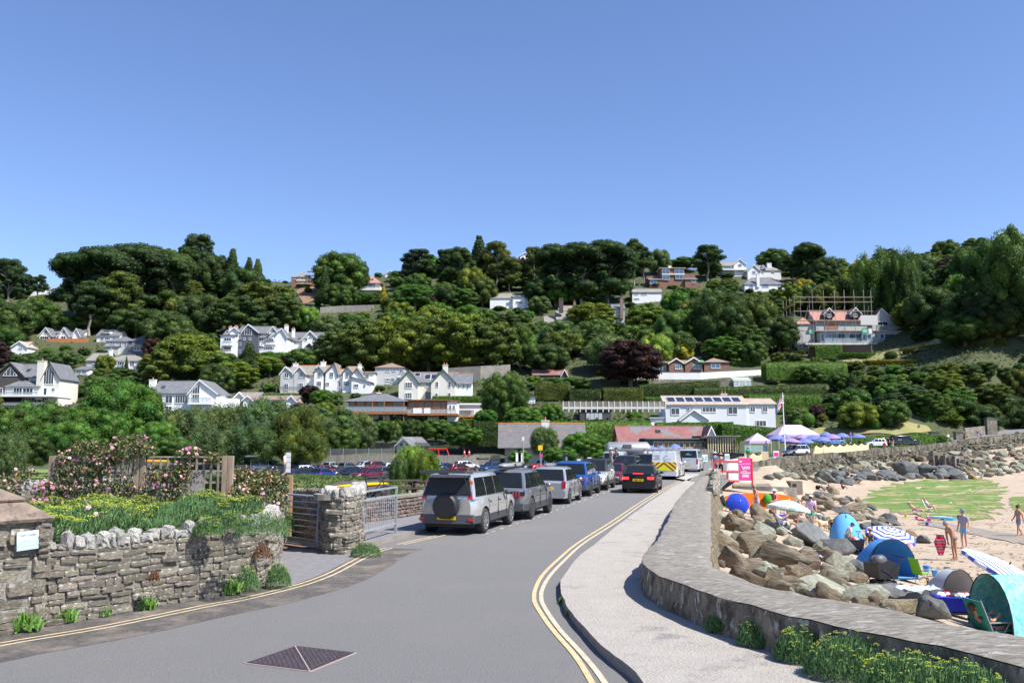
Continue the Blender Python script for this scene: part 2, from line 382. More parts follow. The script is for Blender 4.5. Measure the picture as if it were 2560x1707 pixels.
def sit(back=25,z=.26,knee=(.24,.0),foot=.0):
 P=pose();dz=z-.53
 for k in P:P[k]=(P[k][0],P[k][1],P[k][2]+dz)
 for s,n in((1,'l'),(-1,'r')):
  P[n+'hip']=(.02,.05*s,z-.01);P[n+'knee']=(knee[0],.07*s,z+.02+knee[1]);P[n+'ank']=(knee[0]+.06+foot,.07*s,.05);P[n+'heel']=(knee[0]+.04+foot,.07*s,.025);P[n+'toe']=(knee[0]+.14+foot,.075*s,.02)
  P[n+'elb']=(.03,.13*s,z+.14);P[n+'wri']=(.15,.09*s,z+.10);P[n+'pal']=(.19,.07*s,z+.09)
 return rotp(P,[k for k in UP],(0,0,z),R(-back))
POSES['sit']=sit();POSES['recline']=sit(42,.18,(.22,.02),.12);P=sit(15,.07,(.20,.14));POSES['sitground']=P
P=sit(50,.07,(.24,.03),.20);P['lank']=(.46,.06,.04);P['ltoe']=(.52,.07,.07);P['lheel']=(.48,.06,.02);P['rank']=(.45,-.06,.04);P['rtoe']=(.51,-.07,.07);P['rheel']=(.47,-.06,.02);POSES['lounge']=P
P=pose();rotp(P,list(P),(0,0,0),R(90));
for k in P:P[k]=(P[k][0],P[k][1],P[k][2]+.075)
POSES['lie']=P
P=sit(-35,.17,(.17,.06));POSES['crouch']=P
def skinobj(name,verts,rad,edges,root,mul=1.0):
 b=bmesh.new();lay=b.verts.layers.skin.verify();V={}
 for k,c in verts.items():v=b.verts.new(c);r=rad[k];r=r if hasattr(r,'__len__')else(r,r);v[lay].radius=(r[0]*mul,r[1]*mul);v[lay].use_root=(k==root);V[k]=v
 for a,c in edges:b.edges.new((V[a],V[c]))
 me=bpy.data.meshes.new(name);b.to_mesh(me);b.free();o=bpy.data.objects.new(name,me);COL.objects.link(o)
 o.modifiers.new('s','SKIN').use_smooth_shade=True;m=o.modifiers.new('u','SUBSURF');m.levels=m.render_levels=1;return o
_q=[]
for nm,P in POSES.items():
 V=dict(P);Rd={k:RAD[k[1:]if k[0]in 'lr' and k[1:]in RAD else k]for k in P};E=[('pelvis','waist'),('waist','chest'),('chest','neck'),('neck','jaw'),('jaw','head')]
 for n in 'lr':
  E+=[('pelvis',n+'hip'),(n+'hip',n+'knee'),(n+'knee',n+'ank'),(n+'ank',n+'heel'),(n+'ank',n+'toe'),('chest',n+'sho'),(n+'sho',n+'elb'),(n+'elb',n+'wri'),(n+'wri',n+'pal')]
  d=(Vector(P[n+'pal'])-Vector(P[n+'wri'])).normalized();s=Vector((1,0,0))if abs(d.x)<.7 else Vector((0,0,1))
  for i,(o_,l)in enumerate(((-.016,.030),(-.006,.038),(.005,.036),(.015,.028))):k=n+'f%d'%i;V[k]=tuple(Vector(P[n+'pal'])+d*l+s*o_+Vector((.006,0,0)));Rd[k]=.006;E.append((n+'pal',k))
  k=n+'th';V[k]=tuple(Vector(P[n+'wri']).lerp(Vector(P[n+'pal']),.5)+s*.034+d*.012);Rd[k]=.007;E.append((n+'pal',k))
 _q.append((nm,'body',skinobj('body',V,Rd,E,'pelvis')))
 def mid(a,b,t):return tuple(Vector(P[a]).lerp(Vector(P[b]),t))
 V={k:P[k]for k in('pelvis','waist','chest')};V['col']=mid('chest','neck',.72);Rd={k:RAD[k]for k in('pelvis','waist','chest')};Rd['col']=.042;E=[('pelvis','waist'),('waist','chest'),('chest','col')]
 for n in 'lr':V[n+'s']=P[n+'sho'];V[n+'e']=mid(n+'sho',n+'elb',.72);Rd[n+'s']=.040;Rd[n+'e']=.036;E+=[('chest',n+'s'),(n+'s',n+'e')]
 _q.append((nm,'shirt',skinobj('shirt',V,Rd,E,'waist',1.13)))
 V={k:P[k]for k in('pelvis','waist','chest')};V['chest']=mid('waist','chest',.9);Rd={k:RAD[k]for k in V};_q.append((nm,'vest',skinobj('vest',V,Rd,[('pelvis','waist'),('waist','chest')],'waist',1.1)))
 for gname,t in(('shorts',.62),('trousers',1.0),('briefs',.12)):
  V={'w':mid('pelvis','waist',.45),'pelvis':P['pelvis']};Rd={'w':(.054,.072),'pelvis':(.064,.084)};E=[('w','pelvis')]
  for n in 'lr':
   V[n+'h']=P[n+'hip'];Rd[n+'h']=.056;E.append(('pelvis',n+'h'))
   if t==1:V[n+'k']=P[n+'knee'];V[n+'a']=mid(n+'knee',n+'ank',.9);Rd[n+'k']=.042;Rd[n+'a']=.032;E+=[(n+'h',n+'k'),(n+'k',n+'a')]
   else:V[n+'k']=mid(n+'hip',n+'knee',t);Rd[n+'k']=.052;E.append((n+'h',n+'k'))
  _q.append((nm,gname,skinobj(gname,V,Rd,E,'pelvis',1.12)))
bpy.context.view_layer.update();dg_=bpy.context.evaluated_depsgraph_get();FIG={}
for nm,part,o in _q:
 me=bpy.data.meshes.new_from_object(o.evaluated_get(dg_),depsgraph=dg_);me.name=part;me.materials.clear();me.materials.append(MT['skin' if part=='body' else 'cloth']);me.polygons.foreach_set('use_smooth',[True]*len(me.polygons));FIG[nm,part]=me
for nm,part,o in _q:
 m=o.data;bpy.data.objects.remove(o);bpy.data.meshes.remove(m)
def cap_mesh(name,kind):
 b=MB()
 if kind=='hair':b.ball((-.010,0,.012),(.062,.060,.060),12,8)
 elif kind=='long':b.ball((-.010,0,.012),(.062,.060,.060),12,8);b.ball((-.035,0,-.05),(.035,.05,.085),10,7)
 elif kind=='bun':b.ball((-.010,0,.012),(.062,.060,.060),12,8);b.ball((-.04,0,.07),.028,8,6)
 elif kind=='cap':b.ball((-.004,0,.022),(.064,.062,.052),12,7);b.loft([[(.035+.001,y,.028)for y in(-.04,0,.04)]+[(.035,y,.034)for y in(.04,0,-.04)],[(.115,y*.8,.016)for y in(-.04,0,.04)]+[(.115,y*.8,.020)for y in(.04,0,-.04)]])
 else:b.ball((-.004,0,.030),(.062,.060,.052),12,7);b.cyl((0,0,.020),(0,0,.027),.115,.10,16)
 me=b.mesh(name,'cloth',True);return me
CAPM={k:cap_mesh('hat' if k in('cap','sunhat')else 'hair',k)for k in('hair','long','bun','cap','sunhat')}
b=MB();b.ball((.052,.020,.004),.007,6,5,1);b.ball((.052,-.020,.004),.007,6,5,1);EYES=b.mesh('eyes',['cloth','black']);b=MB();b.ball((.060,0,-.008),(.010,.008,.014),6,5);b.ball((.0,.056,-.004),(.012,.008,.018),6,5);b.ball((.0,-.056,-.004),(.012,.008,.018),6,5);b.ball((.052,0,-.030),(.006,.015,.004),6,4);NOSE=b.mesh('face',['skin'],True)
SK={'p':(.56,.32,.22),'t':(.42,.21,.13),'d':(.16,.085,.055)}
def person(loc,face,h,ps,label,skin='p',hair=('hair',(.08,.05,.03)),top=None,bottom=None,hat=None,group=None,topk='shirt',shoes=None):
 r=thing('person',label,'person',loc,R(face),group);r.scale=(h,h,h);c=SK[skin]
 link('body',FIG[ps,'body'],r,color=c)
 if top:link({'shirt':'shirt','vest':'vest_top'}[topk],FIG[ps,topk],r,color=top)
 if bottom:link({'shorts':'shorts','trousers':'trousers','briefs':'swimwear'}[bottom[0]],FIG[ps,bottom[0]],r,color=bottom[1])
 P=POSES[ps];hd=Vector(P['head']);up=(hd-Vector(P['neck'])).normalized();fx=Vector((1,0,0));fx=(fx-up*fx.dot(up)).normalized()if abs(up.x)<.9 else Vector((0,0,1));rot=Matrix((fx,up.cross(fx),up)).transposed().to_euler();o=hd-up*.012
 if hair:link('hair',CAPM[hair[0]],r,o,tuple(rot),color=hair[1])
 if hat:link('hat',CAPM[hat[0]],r,o+up*.008,tuple(rot),color=hat[1])
 f=link('face',NOSE,r,o,tuple(rot),color=c);link('eyes',EYES,f,color=(.02,.02,.02));return r
# --- terrain
_PY=[0,130,150,165,185,200,215,262,325,395,430,480,560,900]
_PZ=[-9,-9,-5,.5,4,9,13,27.5,48.5,76.7,93,101,106,112]
_RX=[-600,0,60,110,150,300,500,650,720,800,950,1200,1400,1600,1800,1950,2100,2300,2400,2560,3000]
_RY=[690,700,738,742,690,660,660,695,700,690,680,655,650,655,668,672,668,655,640,600,560]
KR=[G(*p)for p in((1760,1990),(1690,1840),(1586,1707),(1521,1654),(1461,1590),(1421,1540),(1402,1500),(1403,1468),(1418,1443),(1443,1408),(1500,1361),(1568,1304),(1639,1251),(1693,1215),(1754,1187))]
WIN=[G(px,py,.6)for px,py in((3300,1830),(2560,1657),(2301,1599),(2100,1557),(1920,1517),(1746,1468),(1636,1425),(1606,1402),(1609,1383),(1657,1322),(1703,1236),(1757,1189))]
WOUT=[G(px,py,.6)for px,py in((3200,1700),(2560,1583),(2383,1555),(2198,1511),(1990,1478),(1850,1440),(1784,1412),(1778,1395),(1778,1365),(1778,1315),(1779,1225),(1788,1187))]
FW=[A(x,y,Y)for x,y,Y in((1880,1160,88),(1900,1154,92),(2000,1140,112),(2120,1128,135),(2240,1118,150),(2330,1110,160),(2400,1101,168),(2480,1090,174),(2560,1082,180),(2680,1066,190))]
_FWX=[p.x for p in FW];_FWY=[p.y for p in FW];_FWZ=[p.z for p in FW]
def XR(Y):
 return pl(Y,[6,8.6,10.1,11.4,13.3,17,47,62],[6.5,5.1,4.3,3.4,3.06,3.9,10.9,14.5])
def XL(Y):
 return pl(Y,[20,24.5,60,75,95,130],[-4.6,-2.45,6.6,10.0,13,20])
def H(X,Y):
 a=X/max(Y,1);px=1280+F*a
 k=1+.22*sst(.36,.6,a)
 z=pl(Y*k,_PY,_PZ)
 if Y>240:
  z=min(z,CAMZ+(1106-pl(px,_RX,_RY))/F*Y*(.985))
  z+=fbm(X*.02,Y*.02)*2.2
 xl=XL(Y)
 if X<xl-.5:
  low=lerp(-.06,-.35,sst(24,30,Y))
  low=lerp(low,-2.2,sst(46,66,Y))
 elif a>.19 and Y>80:
  low=pl(a,[.19,.28,.33,.39,.445,.49,.52,.555,.6,.8],[-.1,-.05,.3,.7,1.2,1.7,2.4,3.2,4.2,7])
  if X>_FWX[0]and Y<pl(X,_FWX,_FWY)+1:low=-9
 else:
  low=-.15
 if X>XR(Y)-.6 and Y<62:low=-9
 if 62<=Y<=80 and a>.235:low=-9
 if X>_FWX[0]and z>low:
  yw=pl(X,_FWX,_FWY);z=lerp(low,z,sst(yw+9,yw+26,Y))
 return max(z,low)
def Bz(X,Y):
 zs=pl(Y,[5,10,20,30,40,50,90,130],[-1.0,-1.1,-1.6,-2.0,-2.3,-2.5,-2.9,-3.0])
 dn=X-XR(min(Y,62))
 if Y<62:
  zs+=1.5*max(0,1-max(dn,0)/6.5)
 r=sst(50,66,Y)*(1-sst(.30,.335,X/Y));zs=lerp(zs,lerp(-1.6,.0,sst(48,70,Y)),r)
 if Y>62:
  df=pl(X,_FWX,_FWY)-Y
  zb=pl(X,_FWX,_FWZ)-2.6
  zs=max(zs,zb-max(df,0)*.09)if X>20 else zs
 zs+=.06*fbm(X*.3,Y*.3,5)
 return zs
ts=np.concatenate([np.linspace(-1.15,-.66,12),np.linspace(-.64,.66,120),np.linspace(.7,1.15,12)])
Ys=np.concatenate([np.array([-60,-10,2]),8*1.045**np.arange(108)])
V=[];
for Y in Ys:
 for t in ts:
  X=t*max(Y,12)if Y>2 else t*60
  V.append((X,Y,H(X,Y)if Y>2 and(X<4 or Y>8)else(-.2 if X<3 else-9.2)))
nc=len(ts);Fq=[(i*nc+j,i*nc+j+1,(i+1)*nc+j+1,(i+1)*nc+j)for i in range(len(Ys)-1)for j in range(nc-1)]
link('hillside',npmesh('hillside',V,Fq,['ground'],smooth=True),kind='structure')
def sheet(name,poly,m,fn,dz=.02,n=14,**kw):
 """a ground sheet draped on fn, from a four-cornered polygon"""
 a,b,c,d=[Vector((p[0],p[1]))for p in poly];V=[]
 for i in range(n+1):
  for j in range(n+1):
   u,v=i/n,j/n;p=a.lerp(b,u).lerp(d.lerp(c,u),v);V.append((p.x,p.y,fn(p.x,p.y)+dz))
 Fq=[(i*(n+1)+j,(i+1)*(n+1)+j,(i+1)*(n+1)+j+1,i*(n+1)+j+1)for i in range(n)for j in range(n)]
 return link(name,npmesh(name,V,Fq,[m],smooth=True),**kw)
sheet('car_park',((-62,67),(4,67),(16,150),(-70,150)),'carpark',lambda x,y:-2.2,.03,2,kind='structure')
rl=[(-30,-30),(-22,10),(-9,20),(-5.6,22.5),(XL(24.5),24.5),(XL(40),40),(XL(60),60),(XL(75),75),(XL(95),95),(20,130)]
rr=[(14,-30),(6,8),(3.2,14),(3.4,17),(5.4,26),(9.1,40),(15.0,60),(21,75),(26,91),(40,124)]
V=[(x,y,.0)for x,y in rl]+[(x,y,.0)for x,y in rr]
strip('road',[(x,y,0 if y<80 else.03)for x,y in rl],[(x,y,0 if y<80 else.03)for x,y in rr],'asphalt',kind='structure')
n=9
strip('coast_road',[(p.x-9*(.6 if i<1 else 1),p.y+9,H(p.x-6,p.y+9)+.06)for i,p in enumerate(FW)],[(p.x,p.y+.3,p.z-.55)for p in FW],'asphalt',kind='structure')
LY=[G(*p)for p in((-300,1668),(0,1608),(250,1566),(500,1515),(588,1499),(688,1476),(764,1455),(823,1432),(881,1402),(925,1381),(966,1369))]
def offs(pts,d,z=0):
 out=[]
 for i,p in enumerate(pts):
  t=(pts[min(i+1,len(pts)-1)]-pts[max(i-1,0)]);t.z=0;t.normalize();out.append((p.x+t.y*d,p.y-t.x*d,z))
 return out
def dense(pts,k=5):
 out=[]
 n=len(pts)
 for i in range(n-1):
  p0,p1,p2,p3=pts[max(i-1,0)],pts[i],pts[i+1],pts[min(i+2,n-1)]
  for j in range(k):
   t=j/k;out.append(.5*((2*p1)+(p2-p0)*t+(2*p0-5*p1+4*p2-p3)*t*t+(3*p1-p0-3*p2+p3)*t**3))
 out.append(pts[-1].copy());return out
LYd=dense(LY)
strip('road_edge_strip',offs(LYd,-.9,.004),[(p[0],p[1],p[2])for p in[(q[0]+.05*noise.noise((q[0]*3,q[1]*3,0)),q[1],.004)for q in offs(LYd+[],.95+0,.004)]],'asphalt_edge',kind='structure')
g1=[G(*p)for p in((690,1470),(690,1366),(815,1366),(905,1380),(880,1398),(800,1438),(735,1462))]
me=bpy.data.meshes.new('driveway');me.from_pydata([(p.x,p.y,.010)for p in g1],[],[tuple(range(7))]);me.materials.append(MT['asphalt_drive']);link('driveway',me,kind='structure')
g1=[G(*p)for p in((680,1372),(688,1330),(840,1330),(820,1372))]
me=bpy.data.meshes.new('garden_path');me.from_pydata([(p.x,p.y,.015)for p in g1],[],[(0,1,2,3)]);me.materials.append(MT['earth']);link('garden_path',me,kind='structure')
def line(name,pts,wd,m,z=.010,off=0):
 return strip(name,offs(pts,off-wd/2,z),offs(pts,off+wd/2,z),m,kind='structure')
line('yellow_line',LYd,.055,'yellow_paint',.009,.0);line('yellow_line',LYd,.055,'yellow_pale',.009,.16)
L2=dense([G(*p)for p in((993,1361),(1040,1350),(1081,1341),(1130,1329))]);line('yellow_line',L2,.07,'yellow_paint',.009,0);line('yellow_line',L2,.07,'yellow_pale',.009,.17)
RYO=dense([G(*p)for p in((1560,1850),(1480,1707),(1438,1640),(1379,1571),(1343,1518),(1335,1495),(1340,1468),(1358,1436),(1395,1399),(1448,1355),(1535,1300),(1605,1253),(1672,1214),(1725,1190),(1745,1183))])
RYI=dense([G(*p)for p in((1600,1850),(1512,1707),(1460,1640),(1397,1571),(1361,1518),(1353,1495),(1357,1470),(1376,1438),(1412,1400),(1462,1356),(1546,1302),(1613,1255),(1679,1215),(1730,1191),(1750,1184))])
line('yellow_line',RYO,.07,'yellow_paint',.009);line('yellow_line',RYI,.07,'yellow_pale',.009)
db=[(1190,1326),(1330,1298),(1400,1272),(1460,1247),(1520,1226),(1590,1199)]
db=dense([G(*p)for p in((1215,1335),(1290,1309),(1345,1293),(1405,1270),(1460,1250),(1520,1229),(1560,1215))],8)
acc=0
for i in range(len(db)-1):
 if i%2==0:line('bay_dash',[db[i],db[i].lerp(db[i+1],.75)],.06,'white_line',.009)
c=[G(*p)for p in((611,1658),(738,1615),(890,1632),(776,1679))]
mh=thing('manhole_cover','square dark iron manhole cover of two triangles sunk in the road','manhole cover',tuple(sum((p for p in c),Vector())/4))
o=mh.location.copy();l=[p-o for p in c]
def poly(name,pts,z,m,parent,th=.012):
 b=MB();n=len(pts);b.add([(p.x,p.y,z-th)for p in pts]+[(p.x,p.y,z)for p in pts],[tuple(range(n,2*n))]+[(i,(i+1)%n,n+(i+1)%n,n+i)for i in range(n)]);return b.build(name,m,parent)
poly('rim',[p*1.015 for p in l],.008,'iron_rim',mh)
for tri in((l[0],l[1],l[3]),(l[1],l[2],l[3])):
 cc=(tri[0]+tri[1]+tri[2])/3;tt=[cc+(p-cc)*.95 for p in tri]
 pt=poly('cover_plate',tt,.014,'iron',mh)
 b=MB()
 for i in range(1,12):
  for j in range(1,12-i):
   u,v=i/12,j/12;q=tt[0]*(1-u-v)+tt[1]*u+tt[2]*v
   r=[(q.x+.030*math.cos(k*math.pi/3),q.y+.030*math.sin(k*math.pi/3))for k in range(6)]
   for k in range(5):
    b.cyl((r[k][0],r[k][1],.0142),(r[(k+1)%6][0],r[(k+1)%6][1],.0142),.0055,n=4)
 b.build('tread_pattern','iron_rim' if 0 else 'iron',mh,kind='stuff')
KRd=dense(KR,4)
def resample(pts,n):
 ds=[0]
 for i in range(1,len(pts)):ds.append(ds[-1]+(Vector(pts[i])-Vector(pts[i-1])).length)
 out=[]
 for i in range(n):
  s=ds[-1]*i/(n-1);j=min(len(ds)-2,max(0,int(np.searchsorted(ds,s)-1)));t=(s-ds[j])/max(1e-6,ds[j+1]-ds[j]);out.append(Vector(pts[j]).lerp(Vector(pts[j+1]),t))
 return out
WINd=dense(WIN,5);WOUTd=dense(WOUT,5)
PV=KRd;inner=[]
wy=sorted([(p.y,p.x)for p in WINd]);
def winX(Y):return float(np.interp(Y,[q[0]for q in wy],[q[1]for q in wy]))
b=MB();k=len(PV)
inn=[Vector((winX(p.y)+.12,p.y,.12))for p in PV]
for p in inn:
 if p.y<7.4:p.x=4.5+(7.4-p.y)*.8
out=[Vector((p.x+.03*noise.noise((p.x*2,p.y*2,3)),p.y,.12))for p in PV]
b.add([tuple(p)for p in out]+[tuple(p)for p in inn]+[(p.x,p.y,-.05)for p in PV],[(i,i+k,i+k+1,i+1)for i in range(k-1)],0)
b.f+=[(i,i+1,2*k+i+1,2*k+i)for i in range(k-1)];b.m+=[1]*(k-1)
b.build('pavement',['concrete','kerb'],kind='structure')
pk=[G(*p)for p in((908,1372),(960,1356),(1030,1343),(1048,1336),(1052,1325))]+[Vector((XL(Y)-.05,Y,0))for Y in(27.5,32,40,50,60)]
LW=[G(*p)for p in((880,1318),(1000,1302),(1060,1291))]+[Vector((XL(Y)-2.0,Y,0))for Y in(34,40,50,60)]
b=MB();q=resample(pk,12);r=resample(LW,12)
b.add([(p.x,p.y,.1)for p in q]+[(p.x,p.y,.1)for p in r]+[(p.x,p.y,-.03)for p in q],[(i,i+1,i+13,i+12)for i in range(11)],0)
b.f+=[(i,24+i,25+i,i+1)for i in range(11)];b.m+=[1]*11
b.build('pavement',['asphalt_drive','kerb'],kind='structure')
V=[];Yb=3*1.035**np.arange(122);nx=70
for Y in Yb:
 x0=XR(min(Y,62))-.4 if Y<62 else(.225*Y if Y<92 else.26*Y)
 for j in range(nx):
  t=j/(nx-1);X=x0+(t**1.15)*(Y*.95+14-x0*.9)
  V.append((X,Y,Bz(X,Y)))
Fq=[(i*nx+j,i*nx+j+1,(i+1)*nx+j+1,(i+1)*nx+j)for i in range(len(Yb)-1)for j in range(nx-1)]
link('beach',npmesh('beach',V,Fq,['sand'],smooth=True),kind='structure')
def patch(name,pix,m,fn,dz,kind='structure',n=26,jit=.0,**kw):
 """a ragged patch of ground cover: polygon in photo pixels marched onto fn, filled as a fan-free grid"""
 P=[march(x,y,fn)for x,y in pix];c=sum(P,Vector())/len(P);ring=resample(P+[P[0]],72)[:-1];V=[(c.x,c.y,fn(c.x,c.y)+dz)];Fs=[]
 K=9
 for k in range(1,K+1):
  for i,p in enumerate(ring):
   t=k/K*(1+(jit*noise.noise((i*.9,k*.5,1))if k==K else 0));q=c.lerp(p,t);V.append((q.x,q.y,fn(q.x,q.y)+dz))
 N_=len(ring)
 for i in range(N_):Fs.append((0,1+i,1+(i+1)%N_))
 for k in range(K-1):
  for i in range(N_):Fs.append((1+k*N_+i,1+(k+1)*N_+i,1+(k+1)*N_+(i+1)%N_,1+k*N_+(i+1)%N_))
 me=bpy.data.meshes.new(name);me.from_pydata(V,[],Fs);me.materials.append(MT[m]);me.update()
 return link(name,me,kind=kind,**kw)
patch('algae',((2150,1262),(2190,1222),(2260,1202),(2360,1199),(2480,1203),(2515,1222),(2505,1250),(2490,1282),(2450,1300),(2360,1300),(2290,1290),(2220,1280)),'algae',Bz,.02,'stuff',jit=.25)
patch('algae',((2520,1245),(2570,1238),(2700,1240),(2700,1290),(2570,1284),(2530,1268)),'algae',Bz,.02,'stuff',jit=.25)
patch('stream',((2300,1300),(2420,1316),(2500,1330),(2600,1345),(2760,1352),(2760,1380),(2600,1366),(2500,1350),(2400,1330),(2300,1312)),'wet',Bz,.03,jit=.2)
patch('lawn',((2100,905),(2180,890),(2330,850),(2420,832),(2520,828),(2560,838),(2470,852),(2350,872),(2240,893),(2130,912)),'lawn',H,.5)
patch('lawn',((2010,1086),(2050,1072),(2230,1062),(2320,1068),(2330,1082),(2240,1092),(2100,1092)),'lawn',H,.4)
patch('lawn',((740,730),(760,712),(800,712),(800,745),(760,765)),'earth',H,.3)
patch('grass',((-40,1215),(0,1190),(60,1170),(125,1166),(170,1170),(170,1210),(60,1216)),'grass',H,.05,'stuff')
patch('grass',((990,1262),(1000,1215),(1200,1200),(1300,1195),(1300,1215),(1100,1262)),'grass',H,.05,'stuff')
# --- foliage meshes
def leafshell(lobes,n,size,seed,jit=.55,up=.0,depth=(.80,1.04),aspect=1.0,flat=.0):
 """leaf-sized quads spread over a cluster of lobes; leaves that fall inside another lobe are dropped"""
 g=np.random.default_rng(seed);L=np.array(lobes,float)
 area=(L[:,3]*L[:,4]+L[:,3]*L[:,5]+L[:,4]*L[:,5]);pr=area/area.sum()
 k=g.choice(len(L),int(n*1.5),p=pr);d=g.normal(size=(len(k),3));d/=np.linalg.norm(d,axis=1)[:,None]
 rr=g.uniform(depth[0],depth[1],len(k))[:,None]
 c=L[k,:3];r=L[k,3:6];P=c+d*r*rr
 keep=np.ones(len(k),bool)
 for i in range(len(L)):
  q=(P-L[i,:3])/L[i,3:6];keep&=~((np.sum(q*q,1)<.72)&(k!=i))
 P=P[keep][:n];nn=(d/r)[keep][:n];nn/=np.linalg.norm(nn,axis=1)[:,None]
 nn=nn+g.normal(size=nn.shape)*jit;nn[:,2]+=up;nn/=np.linalg.norm(nn,axis=1)[:,None]
 a=g.normal(size=nn.shape);u=np.cross(nn,a);u/=np.linalg.norm(u,axis=1)[:,None];v=np.cross(nn,u)
 s=(size*g.uniform(.6,1.3,len(P)))[:,None];m=len(P)
 V=np.empty((m,4,3));V[:,0]=P-u*s*aspect;V[:,1]=P-v*s*.62;V[:,2]=P+u*s*aspect;V[:,3]=P+v*s*.62
 V[:,[0,2]]-=nn[:,None,:]*s[:,None,:]*.25
 return V.reshape(-1,3),np.arange(m*4).reshape(-1,4)
def coreballs(lobes,f=.80,nu=8,nv=6):
 V=[];Q=[]
 for(x,y,z,a,b,c)in lobes:
  o=len(V)
  for j in range(nv+1):
   t=math.pi*j/nv
   for i in range(nu):
    p=2*math.pi*i/nu;V.append((x+a*f*math.sin(t)*math.cos(p),y+b*f*math.sin(t)*math.sin(p),z-c*f*math.cos(t)))
  for j in range(nv):
   for i in range(nu):Q.append((o+j*nu+i,o+j*nu+(i+1)%nu,o+(j+1)*nu+(i+1)%nu,o+(j+1)*nu+i))
 return np.array(V),np.array(Q)
def crown(name,lobes,n,size,seed,core=.8,m='leaf',**k):
 V,Q=leafshell(lobes,n,size,seed,**k)
 if core:
  V2,Q2=coreballs(lobes,core);Q=np.vstack([Q,Q2+len(V)]);V=np.vstack([V,V2])
 return npmesh(name,V,Q,[m])
def lobes_round(seed,n=16,cz=.54,rx=.5,rz=.46,lr=(.15,.25),squash=.85):
 g=random.Random(seed);L=[(0,0,cz-.02,rx*.62,rx*.62,rz*.7)]
 for i in range(n):
  t=2.399*i+g.uniform(-.4,.4);zz=lerp(-.75,.95,(i+.5)/n);rad=math.sqrt(max(0,1-zz*zz));r=g.uniform(*lr)
  L.append((math.cos(t)*rad*(rx-r*.8),math.sin(t)*rad*(rx-r*.8),cz+zz*(rz-r*.75),r,r,r*squash))
 return L
def lobes_pine(seed,n=32):
 g=random.Random(seed);L=[]
 for i in range(n):
  z=g.uniform(.42,.95);e=math.sqrt(max(.05,1-((z-.62)/.38)**2));t=2.399*i;q=g.uniform(.35,1)*e*.38;r=g.uniform(.10,.18)
  L.append((math.cos(t)*q,math.sin(t)*q,z,r,r*g.uniform(.7,1.1),r*.42))
 return L
def trunk_mesh(name,seed,top=.62,r=.035,limbs=6,m='bark',spread=.3,z0=.3):
 g=random.Random(seed);b=MB();pts=[Vector((g.uniform(-.02,.02)*i,g.uniform(-.02,.02)*i,top*i/5))for i in range(6)]
 b.tube(pts,[r*(1.25,1,.85,.7,.55,.4)[i]for i in range(6)],7)
 for i in range(limbs):
  t=2.4*i+g.uniform(-.4,.4);s=pts[2].lerp(pts[5],g.uniform(0,.9));s.z=max(s.z,z0)
  e=s+Vector((math.cos(t)*spread,math.sin(t)*spread,g.uniform(.1,.25)));mid=s.lerp(e,.5)+Vector((0,0,.04))
  b.tube([s,mid,e],[r*.45,r*.32,r*.15],5)
 return b.mesh(name,m)
KIND={}
def defkind(k,crowns,trunk):KIND[k]=(crowns,trunk)
T1=trunk_mesh('trunk',1);T2=trunk_mesh('trunk',2,.75,.028,9,'palebark',.34,.35);T3=trunk_mesh('trunk',3,.3,.03,3)
defkind('far',[crown('crown',lobes_round(s,24,lr=(.10,.2)),4200,.024,s,core=.84,depth=(.78,1.12),jit=.8)for s in(11,12,13,14)],T1)
defkind('mid',[crown('crown',lobes_round(s,34,lr=(.08,.18)),9000,.0165,s,jit=.85,core=.84,depth=(.76,1.14))for s in(21,22,23)],T1)
defkind('near',[crown('crown',lobes_round(s,48,lr=(.06,.15)),20000,.0115,s,jit=.9,core=.80,depth=(.72,1.16))for s in(31,32)],T1)
defkind('beech',[crown('crown',lobes_round(s,40,cz=.52,rz=.46,lr=(.07,.15),squash=.5),9000,.0175,s,jit=.6,up=.35,core=.84,depth=(.78,1.14))for s in(41,42)],T1)
defkind('pine',[crown('crown',lobes_pine(s),7500,.0165,s,jit=.6,up=.3,core=.7)for s in(51,52,53)],T2)
defkind('umbrella',[crown('crown',[(x,y,z+.02,r,r,r*.5)for(x,y,z,a,b_,r)in[(math.cos(2.4*i)*q,math.sin(2.4*i)*q,.90-.95*q*q-.03*(i%4),0,0,.14)for i,q in[(i,.38*math.sqrt(i/44))for i in range(45)]]]+lobes_pine(61,14)+[(x,y,z-.22,r,r,q)for x,y,z,r,r2,q in lobes_pine(62,18)],13000,.0145,61,jit=.6,up=.3,core=.72)],T2)
def lobes_spire(seed,n=16):
 g=random.Random(seed);L=[]
 for i in range(n):
  z=.14+.82*i/n;q=(1-z)*.42;t=2.4*i
  for s in(0,2.1,4.2):L.append((math.cos(t+s)*q*.6,math.sin(t+s)*q*.6,z,.05+q*.5,.05+q*.5,.04+.02*g.random()))
 return L
defkind('conifer',[crown('crown',lobes_spire(71),5200,.022,71,jit=.5,up=-.2)],trunk_mesh('trunk',7,.95,.02,0))
defkind('bush',[crown('crown',lobes_round(s,14,cz=.48,rz=.5,lr=(.16,.26)),3600,.030,s,jit=.6)for s in(81,82)],T3)
defkind('willow',[crown('crown',lobes_round(s,40,cz=.5,rz=.5,lr=(.07,.15),squash=1.5),17000,.0095,s,jit=.9,aspect=2.3,core=.68,depth=(.62,1.2))for s in(91,92)],T3)
defkind('clipped',[crown('crown',[(0,0,.5,.5,.5,.5)],3000,.028,101,jit=.35,core=.93,depth=(.95,1.0))],T3)
